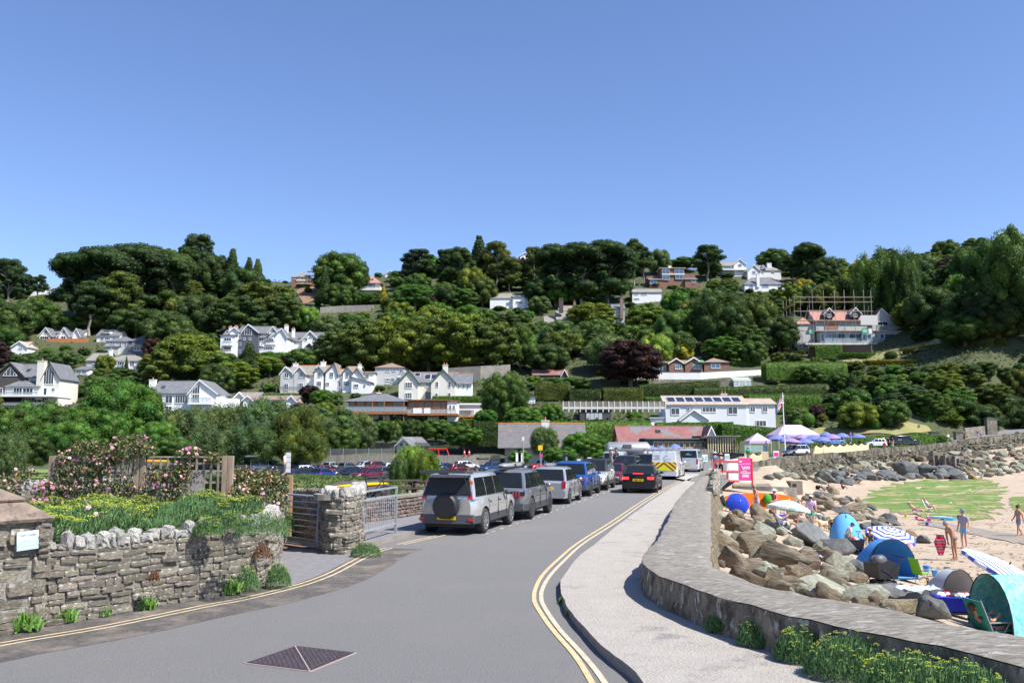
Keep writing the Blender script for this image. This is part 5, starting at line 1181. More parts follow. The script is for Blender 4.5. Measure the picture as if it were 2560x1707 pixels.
for i,(px,py,s,w)in enumerate([(40,1585,.3,'under the pyramid capped pillar'),(140,1562,.25,'beside the pillar foot'),(190,1545,.34,'nearest the pillar, with tall dry stems'),(240,1547,.16,'small, at the wall foot'),(345,1528,.26,'broad leaved, in the middle of the wall foot'),(400,1512,.18,'small broad leaved, at the wall foot'),(560,1490,.30,'at the wall foot under the samphire'),(835,1385,.22,'with dandelion leaves at the rounded wall end'),(885,1378,.25,'dry and golden, beside the rounded wall end'),(1405,1512,.06,'tiny, in the kerb gutter'),(1425,1545,.06,'tiny, in the kerb gutter where the kerb curves')]):
 m='weed' if 'dry' not in w or 'stems' in w else 'drygrass';p=G(px,py,0);p.y+=.12
 clump('weed','green weed '+w,p,s*.8,s*.4,s*.6,int(900*s+60),0,m,seed=70+i,ln=.13*(s/.3)**.5,wd=.018 if m=='weed' else.004,group='weeds along the walls')
for i,(px,py,z,s,w)in enumerate([(150,1440,.55,.16,'green creeper hanging on the wall near the pillar'),(385,1455,.45,.16,'rusty creeper on the middle of the wall'),(300,1445,.5,.12,'small rusty creeper on the wall'),(520,1360,.78,.3,'rusty plants under the coping'),(655,1400,.5,.3,'rusty plants hanging at the rounded corner')]):
 p=G(px,py,z);clump('creeper',w,p,s*.5,s*.4,s,int(2500*s),0,'weed' if i==0 else 'rust_leaf',seed=90+i,ln=.03,wd=.009)
BL=MB()
for k in range(3):
 for i in range(6):
  t=i*1.047+k*.5;rr=(.9,.65,.35)[k];BL.add([(0,0,.1*k),(math.cos(t-.5)*rr*.7,math.sin(t-.5)*rr*.7,.12+.18*k),(math.cos(t)*rr,math.sin(t)*rr,.22+.22*k),(math.cos(t+.5)*rr*.7,math.sin(t+.5)*rr*.7,.12+.18*k)],[(0,1,2,3)])
BLM=BL.mesh('blossom','rose');BLD=BL.mesh('blossom','rose_deep');BLX=BL.mesh('blossom','rose_dead')
def rose(label,lobes,n,nb,seed,size=.032,deep=.15,dead=.3):
 r=thing('climbing_rose',label,'rose bush',lobes[0][:3],group='pink roses');o=Vector(lobes[0][:3]);L=[(x-o.x,y-o.y,z-o.z,a,b,c)for x,y,z,a,b,c in lobes]
 V,Q=leafshell(L,n,size,seed,jit=.9,depth=(.35,1.1));link('leaves',npmesh('leaves',V,Q,['rose_leaf']),r)
 V,Q=leafshell(L,int(n*.12),size*.9,seed+5,jit=.9,depth=(.7,1.15));link('withered_flowers',npmesh('withered_flowers',V,Q,['rose_dead']),r,kind='stuff')
 g=random.Random(seed)
 for i in range(nb):
  l=g.choice(L);t=g.uniform(math.pi,2*math.pi);e=g.uniform(-.3,1.1);p=Vector((l[0]+l[3]*math.cos(t)*math.cos(e),l[1]+l[4]*math.sin(t)*math.cos(e),l[2]+l[5]*math.sin(e)))
  u=g.random();me=BLD if u<deep else BLM;c=g.choice([1,1,3])
  for k in range(c):link('blossom',me,r,p+Vector((g.uniform(-.05,.05),g.uniform(-.04,0),g.uniform(-.05,.05)))*(c>1),(g.uniform(.6,1.3),g.uniform(-.4,.4),g.uniform(0,6)),g.uniform(.028,.048))
 b=MB()
 for k in range(7):q=L[k%len(L)];b.tube([(q[0]*.4,q[1],-.6),(q[0]*.7+g.uniform(-.2,.2),q[1],-.1),(q[0],q[1],q[2])],.012,5)
 b.build('stems','bark',r);return r
def LB(px,py,rx,rz,Y=17.8,ry=.22):p=A(px,py,Y);s=Y/F;return(p.x,p.y,p.z,rx*s,ry,rz*s)
rose('sprawling climbing rose on the first trellis panel, many faded flowers',[LB(175,1190,40,46),LB(235,1175,50,36),LB(300,1225,50,42),LB(230,1235,66,34),LB(165,1150,22,24),LB(145,1235,34,40),LB(270,1150,40,22)],3600,34,1)
rose('tall rose shoots rising above the trellis between its two panels',[LB(320,1120,44,36),LB(350,1110,28,24),LB(290,1130,40,22),LB(230,1120,55,22),LB(370,1130,20,16)],1700,10,2,dead=.6)
rose('climbing rose with clustered pale pink flowers on the second trellis panel',[LB(400,1195,36,34),LB(452,1185,34,38),LB(430,1238,56,32),LB(385,1235,40,36),LB(480,1130,30,12),LB(535,1145,22,16)],2500,26,3)
rose('pink rose bush between trellis end and timber post',[LB(610,1205,42,30,19),LB(650,1195,50,26,19),LB(600,1185,34,20,19.5),LB(690,1215,34,36,18.5),LB(640,1230,50,34,18.5),LB(595,1240,26,30,17.6),LB(680,1255,36,30,18)],5000,40,4)
rose('small deep pink rose beside the first trellis post',[LB(112,1228,20,34,16.8),LB(90,1262,26,16,16),LB(130,1262,20,20,16)],700,16,5,deep=.8)
rose('pale rose sprays over the wall behind the pyramid capped pillar',[LB(20,1205,44,20,19),LB(60,1185,30,14,19.5),LB(5,1230,30,30,18.5)],900,9,6)
b=[]
for i,(px,py)in enumerate(((222,1268),(240,1285),(237,1298),(258,1293),(130,1290),(215,1250))):p=A(px,py,13.6);link('blossom',BLM,None,p,(1,.2,i),.05,label='single pink rose bloom '+('alone highest in the samphire below the trellis','over the second white coping stones','lowest of the pair in the samphire','right of the pair in the samphire','nearest the pyramid capped pillar','just under the first rose clump')[i],cat='flower',group='rose blooms among the samphire')
# --- near sea wall
def jag(pts,a,z,sd):return[Vector((p.x+a*noise.noise((p.x*4,p.y*4,sd)),p.y+a*noise.noise((p.x*4,p.y*4,sd+9)),z+.03*noise.noise((p.x*3,p.y*3,sd))))for p in pts]
N_=150;wi=jag(resample(WINd,N_),.05,.58,1);wo=jag(resample(WOUTd,N_),.06,.58,2);K=9;V=[]
for i in range(N_):
 for j in range(K):
  p=wi[i].lerp(wo[i],j/(K-1));z=p.z+.022*fbm(p.x*2.2,p.y*5,4)+(.02 if 0<j<K-1 else-.01);V.append((p.x,p.y,z))
Fq=[(i*K+j,(i+1)*K+j,(i+1)*K+j+1,i*K+j+1)for i in range(N_-1)for j in range(K-1)]
r=thing('sea_wall','broad low sea wall of weathered slate curving along the pavement','sea wall');link('wall_top',npmesh('wall_top',V,Fq,['walltop'],smooth=True),r)
def face(name,top,m,zlow,out,sgn,rows):
 V=[]
 for i,p in enumerate(top):
  d=(top[min(i+1,len(top)-1)]-top[max(i-1,0)]).normalized();n=Vector((d.y,-d.x,0))*sgn
  for j in range(rows):
   t=j/(rows-1);q=p+n*(out*t+.05*noise.noise((p.x*3,p.y*3,t*5+sgn))*(t>0));V.append((q.x,q.y,lerp(p.z+(.0 if j else-.012),zlow,t)))
 Q=[(i*rows+j,i*rows+j+1,(i+1)*rows+j+1,(i+1)*rows+j)for i in range(len(top)-1)for j in range(rows-1)]
 return link(name,npmesh(name,V,Q,[m],smooth=True),r)
face('inner_face',[Vector(V[i*K])for i in range(N_)],'wallface',.05,.03,-1,7);face('outer_face',[Vector(V[i*K+K-1])for i in range(N_)],'slate_rock',-2.6,.8,1,9)
g=random.Random(8)
for i in range(int(N_*.62),N_-1,1):
 p=wo[i];link('edge_stone',g.choice(PS),r,(p.x+.08,p.y,p.z+.03+.2*sst(N_*.85,N_,i)),(g.uniform(-.2,.2),g.uniform(-.2,.2),g.uniform(0,3)),(.42,.34,g.uniform(.3,.5)))
b=MB();e=wi[-1];f=wo[-1];b.loft([[(e.x,e.y,-.5),(f.x+.4,f.y,-.5),(f.x+.3,f.y+.9,-.5),(e.x+.3,e.y+.9,-.5)],[(e.x,e.y,.62),(f.x+.25,f.y,.95),(f.x+.2,f.y+.9,.95),(e.x+.3,e.y+.9,.62)]]);b.build('end_block','slate_rock',r)
# --- far sea wall
r=thing('far_sea_wall','long rubble sea wall with upright coping stones curving round the cove','sea wall',FW[0]);o=FW[0];fp=resample(dense(FW,4),330);b=MB();rings=[]
for p in fp[::6]:q=p-o;rings.append([(q.x,q.y-.1,-4.5),(q.x,q.y+.7,-4.5),(q.x,q.y+.7,q.z-.25),(q.x,q.y,q.z-.25)])
b.loft(rings);b.build('wall_core','sw_stone',r)
g=random.Random(4);b=MB()
for i,p in enumerate(fp):
 q=p-o;w2=(fp[min(i+1,329)]-fp[max(i-1,0)]).length*.24;h=g.uniform(.5,1.0);b.cbox((q.x,q.y+.2,q.z-h/2+g.uniform(-.06,.08)),(w2*2*g.uniform(.75,1),.8,h),rot=(g.uniform(-.06,.06),g.uniform(-.12,.12),g.uniform(-.2,.2)))
b.build('coping_stones','sw_stone',r,kind='stuff');b=MB()
for k in range(2600):
 t=g.random()**.9*(len(fp)-1);i=int(t);p=fp[i].lerp(fp[min(i+1,len(fp)-1)],t-i)-o;z=p.z-g.uniform(.7,3.2+1.2*t/330);l=g.uniform(.25,.8);b.cbox((p.x,p.y-.12-.08*(p.z-z),z),(l,.5,g.uniform(.1,.26)),rot=(g.uniform(-.15,.15),g.uniform(-.25,.25),g.uniform(-.2,.2)))
b.build('face_stones','sw_stone',r,kind='stuff')
def slabwall(name,label,pix,Ys,zt,zb,th,m='sw_stone'):
 P=[A(x,1170,Y)for x,Y in zip(pix,Ys)];r=thing(name,label,'wall',P[0]);o=P[0];rings=[]
 for i,p in enumerate(P):
  d=(P[min(i+1,len(P)-1)]-P[max(0,i-1)]).normalized();n=Vector((d.y,-d.x,0))*th;q=p-o;rings.append([(q.x,q.y,zb[i]-o.z),(q.x+n.x,q.y+n.y,zb[i]-o.z),(q.x+n.x,q.y+n.y,zt[i]-o.z),(q.x,q.y,zt[i]-o.z)])
 b=MB();b.loft(rings);b.build('wall_body',m,r);return r
slabwall('ramp_wall','low stone wall guarding the beach ramp behind the pink sign',(1872,1905,1928),(82,70,61),(.05,-.2,-.55),(-3,-3,-3.5),2.6)
slabwall('ramp_wall','squared stone wall end facing the sand beside the ramp',(1928,1990),(61,64),(-.55,-.75),(-3.6,-3.6),-1.2)
# --- boulders
def boulder_mesh(seed,elong=1.5,npt=15):
 g=random.Random(seed);b=bmesh.new()
 for i in range(npt):v=Vector((g.gauss(0,1),g.gauss(0,1),g.gauss(0,1))).normalized()*g.uniform(.42,.54);b.verts.new((v.x*elong,v.y,v.z*.85))
 r=bmesh.ops.convex_hull(b,input=b.verts[:]);bmesh.ops.delete(b,geom=[v for v in b.verts if not v.link_faces],context='VERTS')
 bmesh.ops.bevel(b,geom=b.edges[:],offset=.035,segments=1,affect='EDGES');bmesh.ops.triangulate(b,faces=b.faces[:]);bmesh.ops.subdivide_edges(b,edges=[e for e in b.edges if e.calc_length()>.22],cuts=2)
 for v in b.verts:c=v.co;v.co=c+noise.noise_vector(c*4+Vector((seed,0,0)))*.022+Vector((.03,0,0))*noise.noise((c.x*1.5,c.y*1.5,c.z*26+seed))
 me=bpy.data.meshes.new('boulder');b.to_mesh(me);b.free();return me
BP={}
for m in('slate_rock','pale_rock','dark_rock'):
 BP[m]=[]
 for i in range(7 if m=='slate_rock' else 5):me=boulder_mesh(i*7+len(m)*3,1.25+.14*i);me.materials.append(MT[m]);BP[m].append(me)
LAND=[('the orange paddle board',1880,1255),('the seated man in the blue chair',1945,1330),('the leaning dark slab',2040,1340),('the two ball tents',2120,1340),('the black pushchair',2200,1440),('the towel covered rock',2290,1480),('the sea wall bend',1790,1400),('the striped umbrella',2230,1320),('the concrete block with a hollow',1990,1225),('the sunbathers',2080,1215),('the seaweed',2300,1215),('the broken concrete slabs',2390,1160),('the white parked car',1990,1140),('the pickup truck',2280,1110),('the far end of the cove',2540,1120),('the dog',2060,1300)]
LAND=[(a.replace('the two ball tents','the round blue tent'),x,y)for a,x,y in LAND]
def where(px,py,lands,near=45):
 n,x,y=min(lands,key=lambda q:(q[1]-px)**2+(1.6*(q[2]-py))**2);dx,dy=px-x,py-y
 return('beside ' if abs(dx)>1.3*abs(dy)else('below ' if dy>0 else 'above '))+n
USED=set()
def uniq(lab,px,py,lands):
 if lab not in USED:USED.add(lab);return lab
 o=sorted(lands,key=lambda q:(q[1]-px)**2+(1.6*(q[2]-py))**2)
 for k in(1,2,3,4,5,6):
  l=lab+', towards '+o[k][0]
  if l not in USED and len(l.split())<17:USED.add(l);return l
 return lab
def rock(px,py,wpx,hpx,m,label,i=0,tilt=None,fn=Bz,Y=None,group='boulders piled along the sea wall',rz=None):
 p=march(px,py,fn)if Y is None else A(px,py,Y);s=1/ppm(p.y,p.z);w=wpx*s;h=hpx*s
 o=link('boulder',BP[m][i%len(BP[m])],None,(p.x,p.y,p.z+h*.28),(U(-.4,.4),U(-.2,.65)if tilt is None else tilt,U(-.7,.7)if rz is None else rz),(w/1.4,w*U(.6,.85),h*1.15),label=label,cat='boulder',group=group);return o
BIG=[(1880,1385,110,80,'slate_rock','rounded brown boulder nearest the wall among the armour rocks'),(1960,1425,175,105,'slate_rock','biggest boulder, dark with orange lichen patches on its top'),(2005,1345,60,45,'dark_rock','dark slab wedged behind the lichen covered boulder'),(2040,1370,130,90,'dark_rock','long dark grey slab leaning beside the seated man',.55),(1850,1330,90,60,'slate_rock','grooved brown boulder under the paddle board'),(1905,1300,60,50,'slate_rock','brown boulder by the sand below the paddle board'),(2090,1385,110,60,'dark_rock','blackish boulder below the leaning slab'),(2020,1420,80,70,'slate_rock','split boulder between the lichen covered one and the dark slab'),(2070,1455,60,45,'slate_rock','brown boulder beneath the pale pointed rocks'),(2090,1430,50,70,'pale_rock','upright pale greenish rock with vertical grooves'),(2150,1440,80,60,'dark_rock','shiny wet looking rock left of the black pushchair'),(2110,1415,90,40,'pale_rock','flat pale rock with sand on it'),(2080,1480,190,45,'pale_rock','long flat striated rock lying along the sea wall',.3),(2165,1505,130,50,'pale_rock','two sided pale rock by the sea wall edge'),(2260,1520,170,75,'dark_rock','broad grey rock with a towel spread on it'),(2330,1550,130,90,'dark_rock','angular grey green boulder touching the sea wall'),(2230,1530,70,45,'slate_rock','rounded rock in front of the towel rock'),(1830,1420,80,70,'slate_rock','brown rock tight against the sea wall'),(1870,1460,90,55,'slate_rock','orange spotted rock against the sea wall'),(1955,1470,90,50,'slate_rock','dark brown rock along the sea wall'),(1800,1380,70,70,'slate_rock','first brown rock below the sea wall edge'),(1910,1345,80,55,'pale_rock','pale striated boulder behind the front rocks')]
for i,q in enumerate(BIG):rock(*q[:6],i=i,tilt=q[6]if len(q)>6 else None)
def inpoly(x,y,P):
 c=False;j=len(P)-1
 for i in range(len(P)):
  if(P[i][1]>y)!=(P[j][1]>y)and x<(P[j][0]-P[i][0])*(y-P[i][1])/(P[j][1]-P[i][1])+P[i][0]:c=not c
  j=i
 return c
def scatter(P,n,rad,seed):
 g=random.Random(seed);out=[];x0,x1=min(p[0]for p in P),max(p[0]for p in P);y0,y1=min(p[1]for p in P),max(p[1]for p in P);t=0
 while len(out)<n and t<n*60:
  t+=1;x,y=g.uniform(x0,x1),g.uniform(y0,y1)
  if inpoly(x,y,P)and all(abs(x-a)+1.6*abs(y-b_)>rad for a,b_ in out):out.append((x,y))
 return sorted(out,key=lambda q:q[1])
RA=[((1785,1300),(1830,1275),(1935,1300),(1990,1345),(2060,1370),(2120,1430),(2180,1500),(2330,1560),(2250,1540),(2000,1495),(1800,1430)),96,17,'brown boulder in the rock armour below the near sea wall',(.5,.8),(34,76)],
RB=[((1965,1290),(2010,1250),(2080,1235),(2180,1265),(2250,1320),(2320,1360),(2230,1362),(2140,1350),(2080,1330),(2000,1320)),66,14,'grey brown rock in the heap running out across the sand',(.45,.7),(26,54)],
RC=[((1900,1196),(2000,1184),(2100,1176),(2240,1160),(2330,1146),(2430,1136),(2560,1122),(2620,1170),(2480,1196),(2330,1198),(2180,1205),(2060,1212),(1990,1200)),200,10,'rock piled against the foot of the far sea wall',(.45,.7),(18,40)],
for sd,((P,n,rad,lab,hr,wr),)in enumerate((RA,RB,RC)):
 for i,(x,y)in enumerate(scatter(P,n,rad,sd+3)):
  w=U(*wr)*(.75+.5*(y-P[0][1])/300 if sd==0 else 1);m=random.choice(['slate_rock','slate_rock','pale_rock']if sd<1 else['slate_rock','dark_rock','pale_rock']if sd==1 else['pale_rock','slate_rock','pale_rock'])
  if sd==2 and 2080<x<2400 and y>1180-(x-2080)*.02:m='dark_rock'
  f_=U(*hr);rock(x,y,w,w*f_,m,uniq(('small ' if w<lerp(*wr,.33)else 'large ' if w>lerp(*wr,.66)else 'middling ')+{'slate_rock':'brown ','pale_rock':'pale ','dark_rock':'dark '}[m]+('flat ' if f_<lerp(*hr,.4)else 'blocky ')+'rock '+where(x,y,LAND),x,y,LAND),i,group=['rock armour by the near sea wall','rock heap on the sand','rocks at the far sea wall'][sd])
for i,q in enumerate([(2060,1205,62,40,'large dark block beside the concrete block'),(2120,1212,44,26,'dark rock beside the seated pair'),(2170,1198,60,30,'black wedge shaped rock at the edge of the seaweed'),(2215,1195,60,32,'black rock second along the seaweed edge'),(2270,1190,80,48,'tall slanting black rock, biggest at the seaweed edge'),(2310,1192,70,50,'slanting black rock next to the biggest one'),(2355,1196,60,40,'dark rock under the broken concrete'),(2395,1198,70,36,'dark rock near the red and white float')]):rock(*q[:4],'dark_rock',q[4],i)
for i,(px,py,w,h,l)in enumerate([(1987,1236,30,34,'weathered concrete block with a dark hollow side near the sunbathers'),(2341,1165,26,34,'broken upright concrete slab, first of the row in the rocks'),(2370,1168,22,30,'concrete slab with a dark gap, second of the row in the rocks'),(2395,1170,22,30,'concrete block, third of the row in the rocks'),(2418,1172,20,24,'small concrete block, fourth of the row in the rocks'),(2445,1174,26,26,'concrete block at the end of the row in the rocks')]):
 p=march(px,py,Bz);s=1/ppm(p.y,p.z);b=MB();b.cbox((0,0,h*s/2),(w*s,w*s*.9,h*s));b.cbox((-w*s*.2,-w*s*.46,h*s*.45),(w*s*.3,.06,h*s*.7),1);b.build('concrete_block',['sw_stone','black'],loc=p,rot=U(-.3,.3),label=l,cat='concrete block',group='concrete blocks on the beach')
# --- trees and hedges, from the photograph's outlines
TR_=[('pine',15,645,90,790,'dk','tall dark pine at the far left end of the skyline'),('pine',60,682,60,770,'dk','spreading pine branch crown before the white skyline house'),('pine',92,684,60,760,'dk','small umbrella pine beside the white skyline house'),('mid',20,745,130,850,'d','dark rounded tree below the leftmost pine'),('mid',90,735,110,830,'m','leafy tree under the white skyline house'),('umbrella',190,622,150,800,'dk','broad dark pine on the left shoulder of the pine grove'),('umbrella',262,606,190,815,'dk','flat topped pine, second of the big grove'),('umbrella',345,600,190,800,'dk','highest domed pine of the big grove'),('umbrella',428,622,130,790,'d','domed pine at the right side of the big grove'),('pine',300,680,130,830,'o','bare limbed pine in the middle of the grove'),('pine',222,700,120,840,'dk','lower pine in the grove'),('pine',470,612,90,740,'d','pine leaning from the grove under the tall open one'),('pine',492,584,95,730,'dk','tall open pine with clear sky between its limbs'),('pine',415,640,80,760,'dk','pine filling the gap in the grove'),('conifer',578,612,80,745,'d','pointed spruce on the skyline'),('conifer',620,636,60,735,'d','slim spruce, second of the skyline spruces'),('conifer',642,640,64,740,'m','slim spruce, third of the skyline spruces'),('mid',535,625,90,745,'d','dark tree behind the pointed spruce'),('mid',610,660,110,760,'d','rounded tree beneath the spruces'),('conifer',556,632,60,740,'d','spruce rising behind the dark tree'),('beech',655,682,175,830,'o','huge domed oak above the white apartments'),('beech',600,720,150,850,'d','lower dome of oak beside the huge one'),('beech',700,720,110,835,'d','oak dome on the slope under the brick house'),('mid',500,720,120,850,'d','dark wood tree in the middle of the left slope'),('mid',420,770,130,880,'d','dark round tree over the slate house'),('mid',340,760,130,845,'d','shaded tree over the dormer house'),('mid',250,770,90,830,'g','grey green rounded tree under the pine grove'),('mid',180,780,90,835,'m','green tree behind the twin gabled bungalow'),('mid',740,641,56,682,'m','small round tree on the skyline by the dark gabled house'),('mid',850,618,140,742,'m','large round oak on the skyline'),('mid',885,640,80,735,'d','dark side crown of the large skyline oak'),('conifer',810,655,60,770,'d','dark conifer beneath the skyline oak'),('mid',842,700,70,775,'m','green tree beneath the skyline oak'),('mid',875,705,50,770,'m','tree before the red roofed villa'),('mid',910,725,50,765,'m','bushy tree under the red roofed villa window'),('conifer',958,712,34,760,'gold','golden conifer beside the red roofed villa'),('mid',770,757,62,830,'l','bright lime green tree on the bare slope'),('mid',815,785,80,850,'g','olive green tree under the hillside wall'),('pine',1045,620,100,730,'dk','wide dark cypress on the skyline'),('pine',1110,622,60,725,'dk','narrow dark cypress on the skyline'),('pine',1150,615,90,740,'d','pine below the tallest skyline conifer'),('conifer',1197,578,100,735,'dk','tallest layered conifer in the middle of the skyline'),('pine',1240,602,90,745,'o','brownish pine right of the tallest conifer'),('pine',1275,640,80,755,'o','open pine before the white hilltop house'),('beech',1310,632,40,705,'b','small purple tree before the white hilltop house'),('pine',1335,615,60,730,'o','slim pine with pale leaning trunk'),('mid',1180,655,70,755,'y','yellow green tree among the middle pines'),('mid',1205,680,80,770,'o','olive round tree above the white villa'),('umbrella',1390,602,120,765,'dk','umbrella pine at the start of the long grove'),('umbrella',1455,598,150,770,'dk','umbrella pine in the middle of the long grove'),('umbrella',1520,592,150,765,'dk','widest umbrella pine of the long grove'),('umbrella',1555,606,90,755,'d','end pine of the long grove'),('pine',1586,594,62,715,'d','thin two tiered pine right of the long grove'),('pine',1610,608,60,715,'d','open pine beside the two tiered one'),('mid',1350,690,90,765,'d','tree beneath the pale leaning trunk'),('mid',1490,690,80,760,'d','rounded dark tree below the long grove'),('mid',1350,735,60,785,'g','bushy grey green tree beside the white villa'),('mid',1650,614,60,690,'g','round tree on the skyline behind the modern house'),('mid',1660,635,40,690,'y','yellow tree on the skyline behind the modern house'),('mid',1710,640,80,675,'m','tree behind the modern house'),('pine',1770,612,90,705,'d','cedar between the modern house and the twin bay house'),('mid',1825,604,80,660,'m','skyline tree left of the three white houses'),('mid',1875,604,80,670,'m','highest skyline tree behind the three white houses'),('mid',1935,615,90,685,'d','skyline tree right of the pale roofed house'),('umbrella',2025,600,90,720,'dk','tall domed pine right of the three white houses'),('mid',2070,630,80,730,'d','broad tree next to the tall domed pine'),('pine',1985,635,80,720,'d','spreading pine near the three white houses'),('mid',2160,633,60,740,'gold','yellow flowering tree behind the poplars'),('willow',2195,626,120,835,'m','feathery poplar like tree above the pink roofed house'),('willow',2262,628,90,820,'m','second feathery tree above the pink roofed house'),('mid',2130,670,100,780,'o','olive tree above the scaffolding'),('mid',2010,690,60,755,'gold','pale yellow blossoming tree beside the red ridge house'),('mid',2065,700,90,790,'o','olive green tree left of the scaffolding'),('mid',2320,625,90,730,'g','tree on the right hand skyline dip'),('beech',2380,628,76,710,'b','dark purple beech on the right hand skyline'),('mid',2430,608,100,740,'m','skyline tree right of the purple beech'),('near',2500,572,160,800,'m','tall tree on the rising right hand wood'),('near',2575,520,190,850,'m','highest tree at the edge of the frame on the right hand wood'),('mid',2330,700,120,830,'d','dark tree behind the lawn'),('mid',2420,715,130,845,'d','shaded tree behind the lawn top'),('near',2500,720,150,850,'dk','deep shaded tree at the top of the lawn'),('mid',2290,735,110,830,'o','tree beside the pink roofed house end'),('beech',905,780,150,938,'o','first big beech of the belt above the villa'),('beech',985,765,150,936,'y','golden tipped beech, second of the belt above the villa'),('beech',1070,760,150,935,'o','beech in the centre of the belt above the villa'),('beech',1150,750,170,938,'y','widest yellow green beech of the belt'),('beech',1225,775,150,935,'o','beech at the end of the belt near the garden wall'),('mid',1300,800,90,925,'m','green tree beyond the beech belt'),('beech',840,810,120,925,'g','silvery green tree above the gabled terrace'),('pine',1035,705,110,800,'v','wide green cedar on the upper slope'),('beech',1060,730,80,785,'b','purple maple under the green cedar'),('mid',1120,700,70,780,'d','dark tree right of the green cedar'),('beech',1480,742,130,835,'y','bright domed tree before the stone chimney house'),('mid',1400,790,110,890,'g','dull green tree before the stone chimney house'),('mid',1520,825,120,930,'g','silvery holm oak left of the copper beech'),('mid',1370,850,110,935,'d','dark tree above the red roofed shed'),('beech',1578,826,165,968,'b','large dark copper beech at the end of the white terrace wall'),('mid',1640,822,90,925,'l','lime green tree behind the copper beech'),('beech',1620,748,120,850,'y','yellow green beech above the copper beech'),('mid',1680,765,90,870,'m','round tree in the centre right wood'),('near',1800,705,150,880,'d','big dark oak in the centre right wood'),('mid',1740,735,90,840,'o','olive tree left of the big dark oak'),('mid',1895,725,110,870,'o','olive tree right of the big dark oak'),('conifer',1815,800,70,890,'v','bright green conifer below the big dark oak'),('mid',1885,845,70,915,'m','small tree at the end of the bungalow garden'),('mid',1700,850,70,905,'gold','cream flecked shrub tree over the brick bungalow'),('mid',1950,780,100,880,'d','tree left of the scaffolding base'),('beech',1975,690,70,790,'y','bronze green tree under the yellow blossoming one'),('beech',470,812,170,960,'y','large spreading ash before the white apartments'),('beech',400,860,110,970,'o','side crown of the ash by the purple beech'),('beech',383,830,62,925,'b','dark purple beech beside the slate house'),('beech',585,890,120,975,'y','golden topped maple between the white house and the terrace'),('conifer',620,850,90,950,'d','dark conifer below the white apartments'),('mid',540,900,90,990,'d','dark tree behind the glazed end gable'),('conifer',57,803,30,850,'gold','bright golden conifer beside the twin gabled bungalow'),('mid',20,810,80,880,'m','tree left of the golden conifer'),('conifer',315,888,16,930,'d','slim dark cypress before the hipped bungalow'),('mid',262,880,50,935,'y','leafy tree before the hipped bungalow'),('palm',655,945,30,985,'g','palm beside the terrace garden'),('palm',690,950,30,988,'g','palm near the first terrace gable'),('beech',720,880,50,925,'b','purple leaved small tree above the terrace chimney'),('mid',755,865,90,925,'m','tree behind the gabled terrace'),('mid',665,885,90,935,'y','yellow flowering shrub tree below the apartments'),('mid',850,880,60,915,'l','pale green tree behind the terrace roofs')]
for q in TR_:ptree(*q)
NEAR=[('near',300,928,200,1125,'v','large glossy sycamore in front of the glazed gable house',132),('near',235,1000,150,1150,'v','lower sycamore crown beside the large one',122),('near',90,985,170,1150,'m','dense dark green tree below the balconied house',128),('near',10,1000,160,1160,'m','dense dark tree at the frame edge',120),('near',170,1040,130,1160,'v','bright bushy tree low by the field',112),('near',390,1040,120,1150,'v','bushy tree right of the large sycamore',124),('near',60,1075,130,1175,'d','dark bushy tree at the field edge',104),('willow',470,1022,150,1150,'s','first grey willow of the thicket behind the car park',150),('willow',570,1012,160,1150,'g','second grey willow of the thicket',155),('willow',668,1000,160,1150,'s','third grey willow of the thicket',155),('willow',745,1020,140,1150,'o','olive green willow in the middle of the thicket',140),('near',820,1000,170,1145,'g','large rounded sallow over the court fence',165),('near',890,1020,110,1140,'g','last rounded sallow of the thicket',168),('willow',620,1060,150,1165,'g','low willow right behind the parked cars',135),('willow',520,1070,130,1168,'s','low grey willow behind the silver van',132),('willow',755,1075,130,1162,'o','low olive willow at the end of the car park',135),('near',430,1080,110,1165,'m','dark bush behind the trellis',115),('near',850,1060,100,1140,'m','dark bush at the corner of the court fence',160),('near',805,968,62,1015,'v','small bright tree before the gabled terrace',205),('beech',775,955,56,1000,'b','purple leaved tree before the terrace',212),('near',1262,914,125,1065,'m','airy ash tree between cedar house and panel fence',185),('near',1215,1018,60,1060,'v','round bush next to the white outbuilding',172),('near',1310,1010,100,1075,'v','bright bush under the panel fence',170),('near',1375,1000,70,1070,'v','green shrub tree left of the timber cabin',172),('near',1090,1040,90,1105,'m','tree below the cedar house balcony',175),('near',965,1042,80,1110,'m','leafy tree under the cedar house corner',172),('near',1030,1040,60,1100,'d','dark tree between the cedar house piers',174),('near',1160,1055,100,1120,'v','bushes behind the tennis court',165),('palm',988,1036,46,1090,'y','palm below the cedar house',168),('palm',1168,1036,40,1085,'y','small palm below the curved white outbuilding',168),('willow',1028,1112,84,1212,'l','feathery green bush beside the opened tailgate',58),('willow',1062,1128,80,1215,'y','yellowish side of feathery growth by the opened tailgate',57),('willow',1000,1140,60,1212,'g','low feathery bush left of the opened tailgate',57),('bush',1300,1122,60,1160,'v','green shrubs along the hall wall',118),('willow',5,1082,110,1195,'s','pale feathery willow at the field edge',62),('willow',1362,1068,76,1140,'g','feathery tamarisk in front of the slate roofed hall',132),('near',1462,1070,116,1152,'v','broad rounded shrub tree between hall and cafe',128),('near',1400,1110,90,1160,'v','low green shrubs at the foot of the hall',122),('near',1540,1120,120,1158,'v','low bright hedge plants by the silver caravan',120),('palm',1848,1085,60,1132,'o','spiky cabbage palm beside the cafe veranda',138),('near',1590,1075,60,1110,'d','dark bush left of the cafe roof',150),('near',2355,966,170,1080,'m','wide spreading tree over the coast path',195),('near',2300,1000,80,1075,'v','light green tree left of the spreading tree',192),('near',2440,1000,130,1090,'dk','dark tree shading the path corner',195),('near',2530,980,160,1090,'dk','dark trees above the stone gateposts',200),('near',2300,1075,50,1122,'v','bush beside the parked pickup',170),('near',2345,1082,60,1118,'v','flowering bush at the stone gatepost',172)]
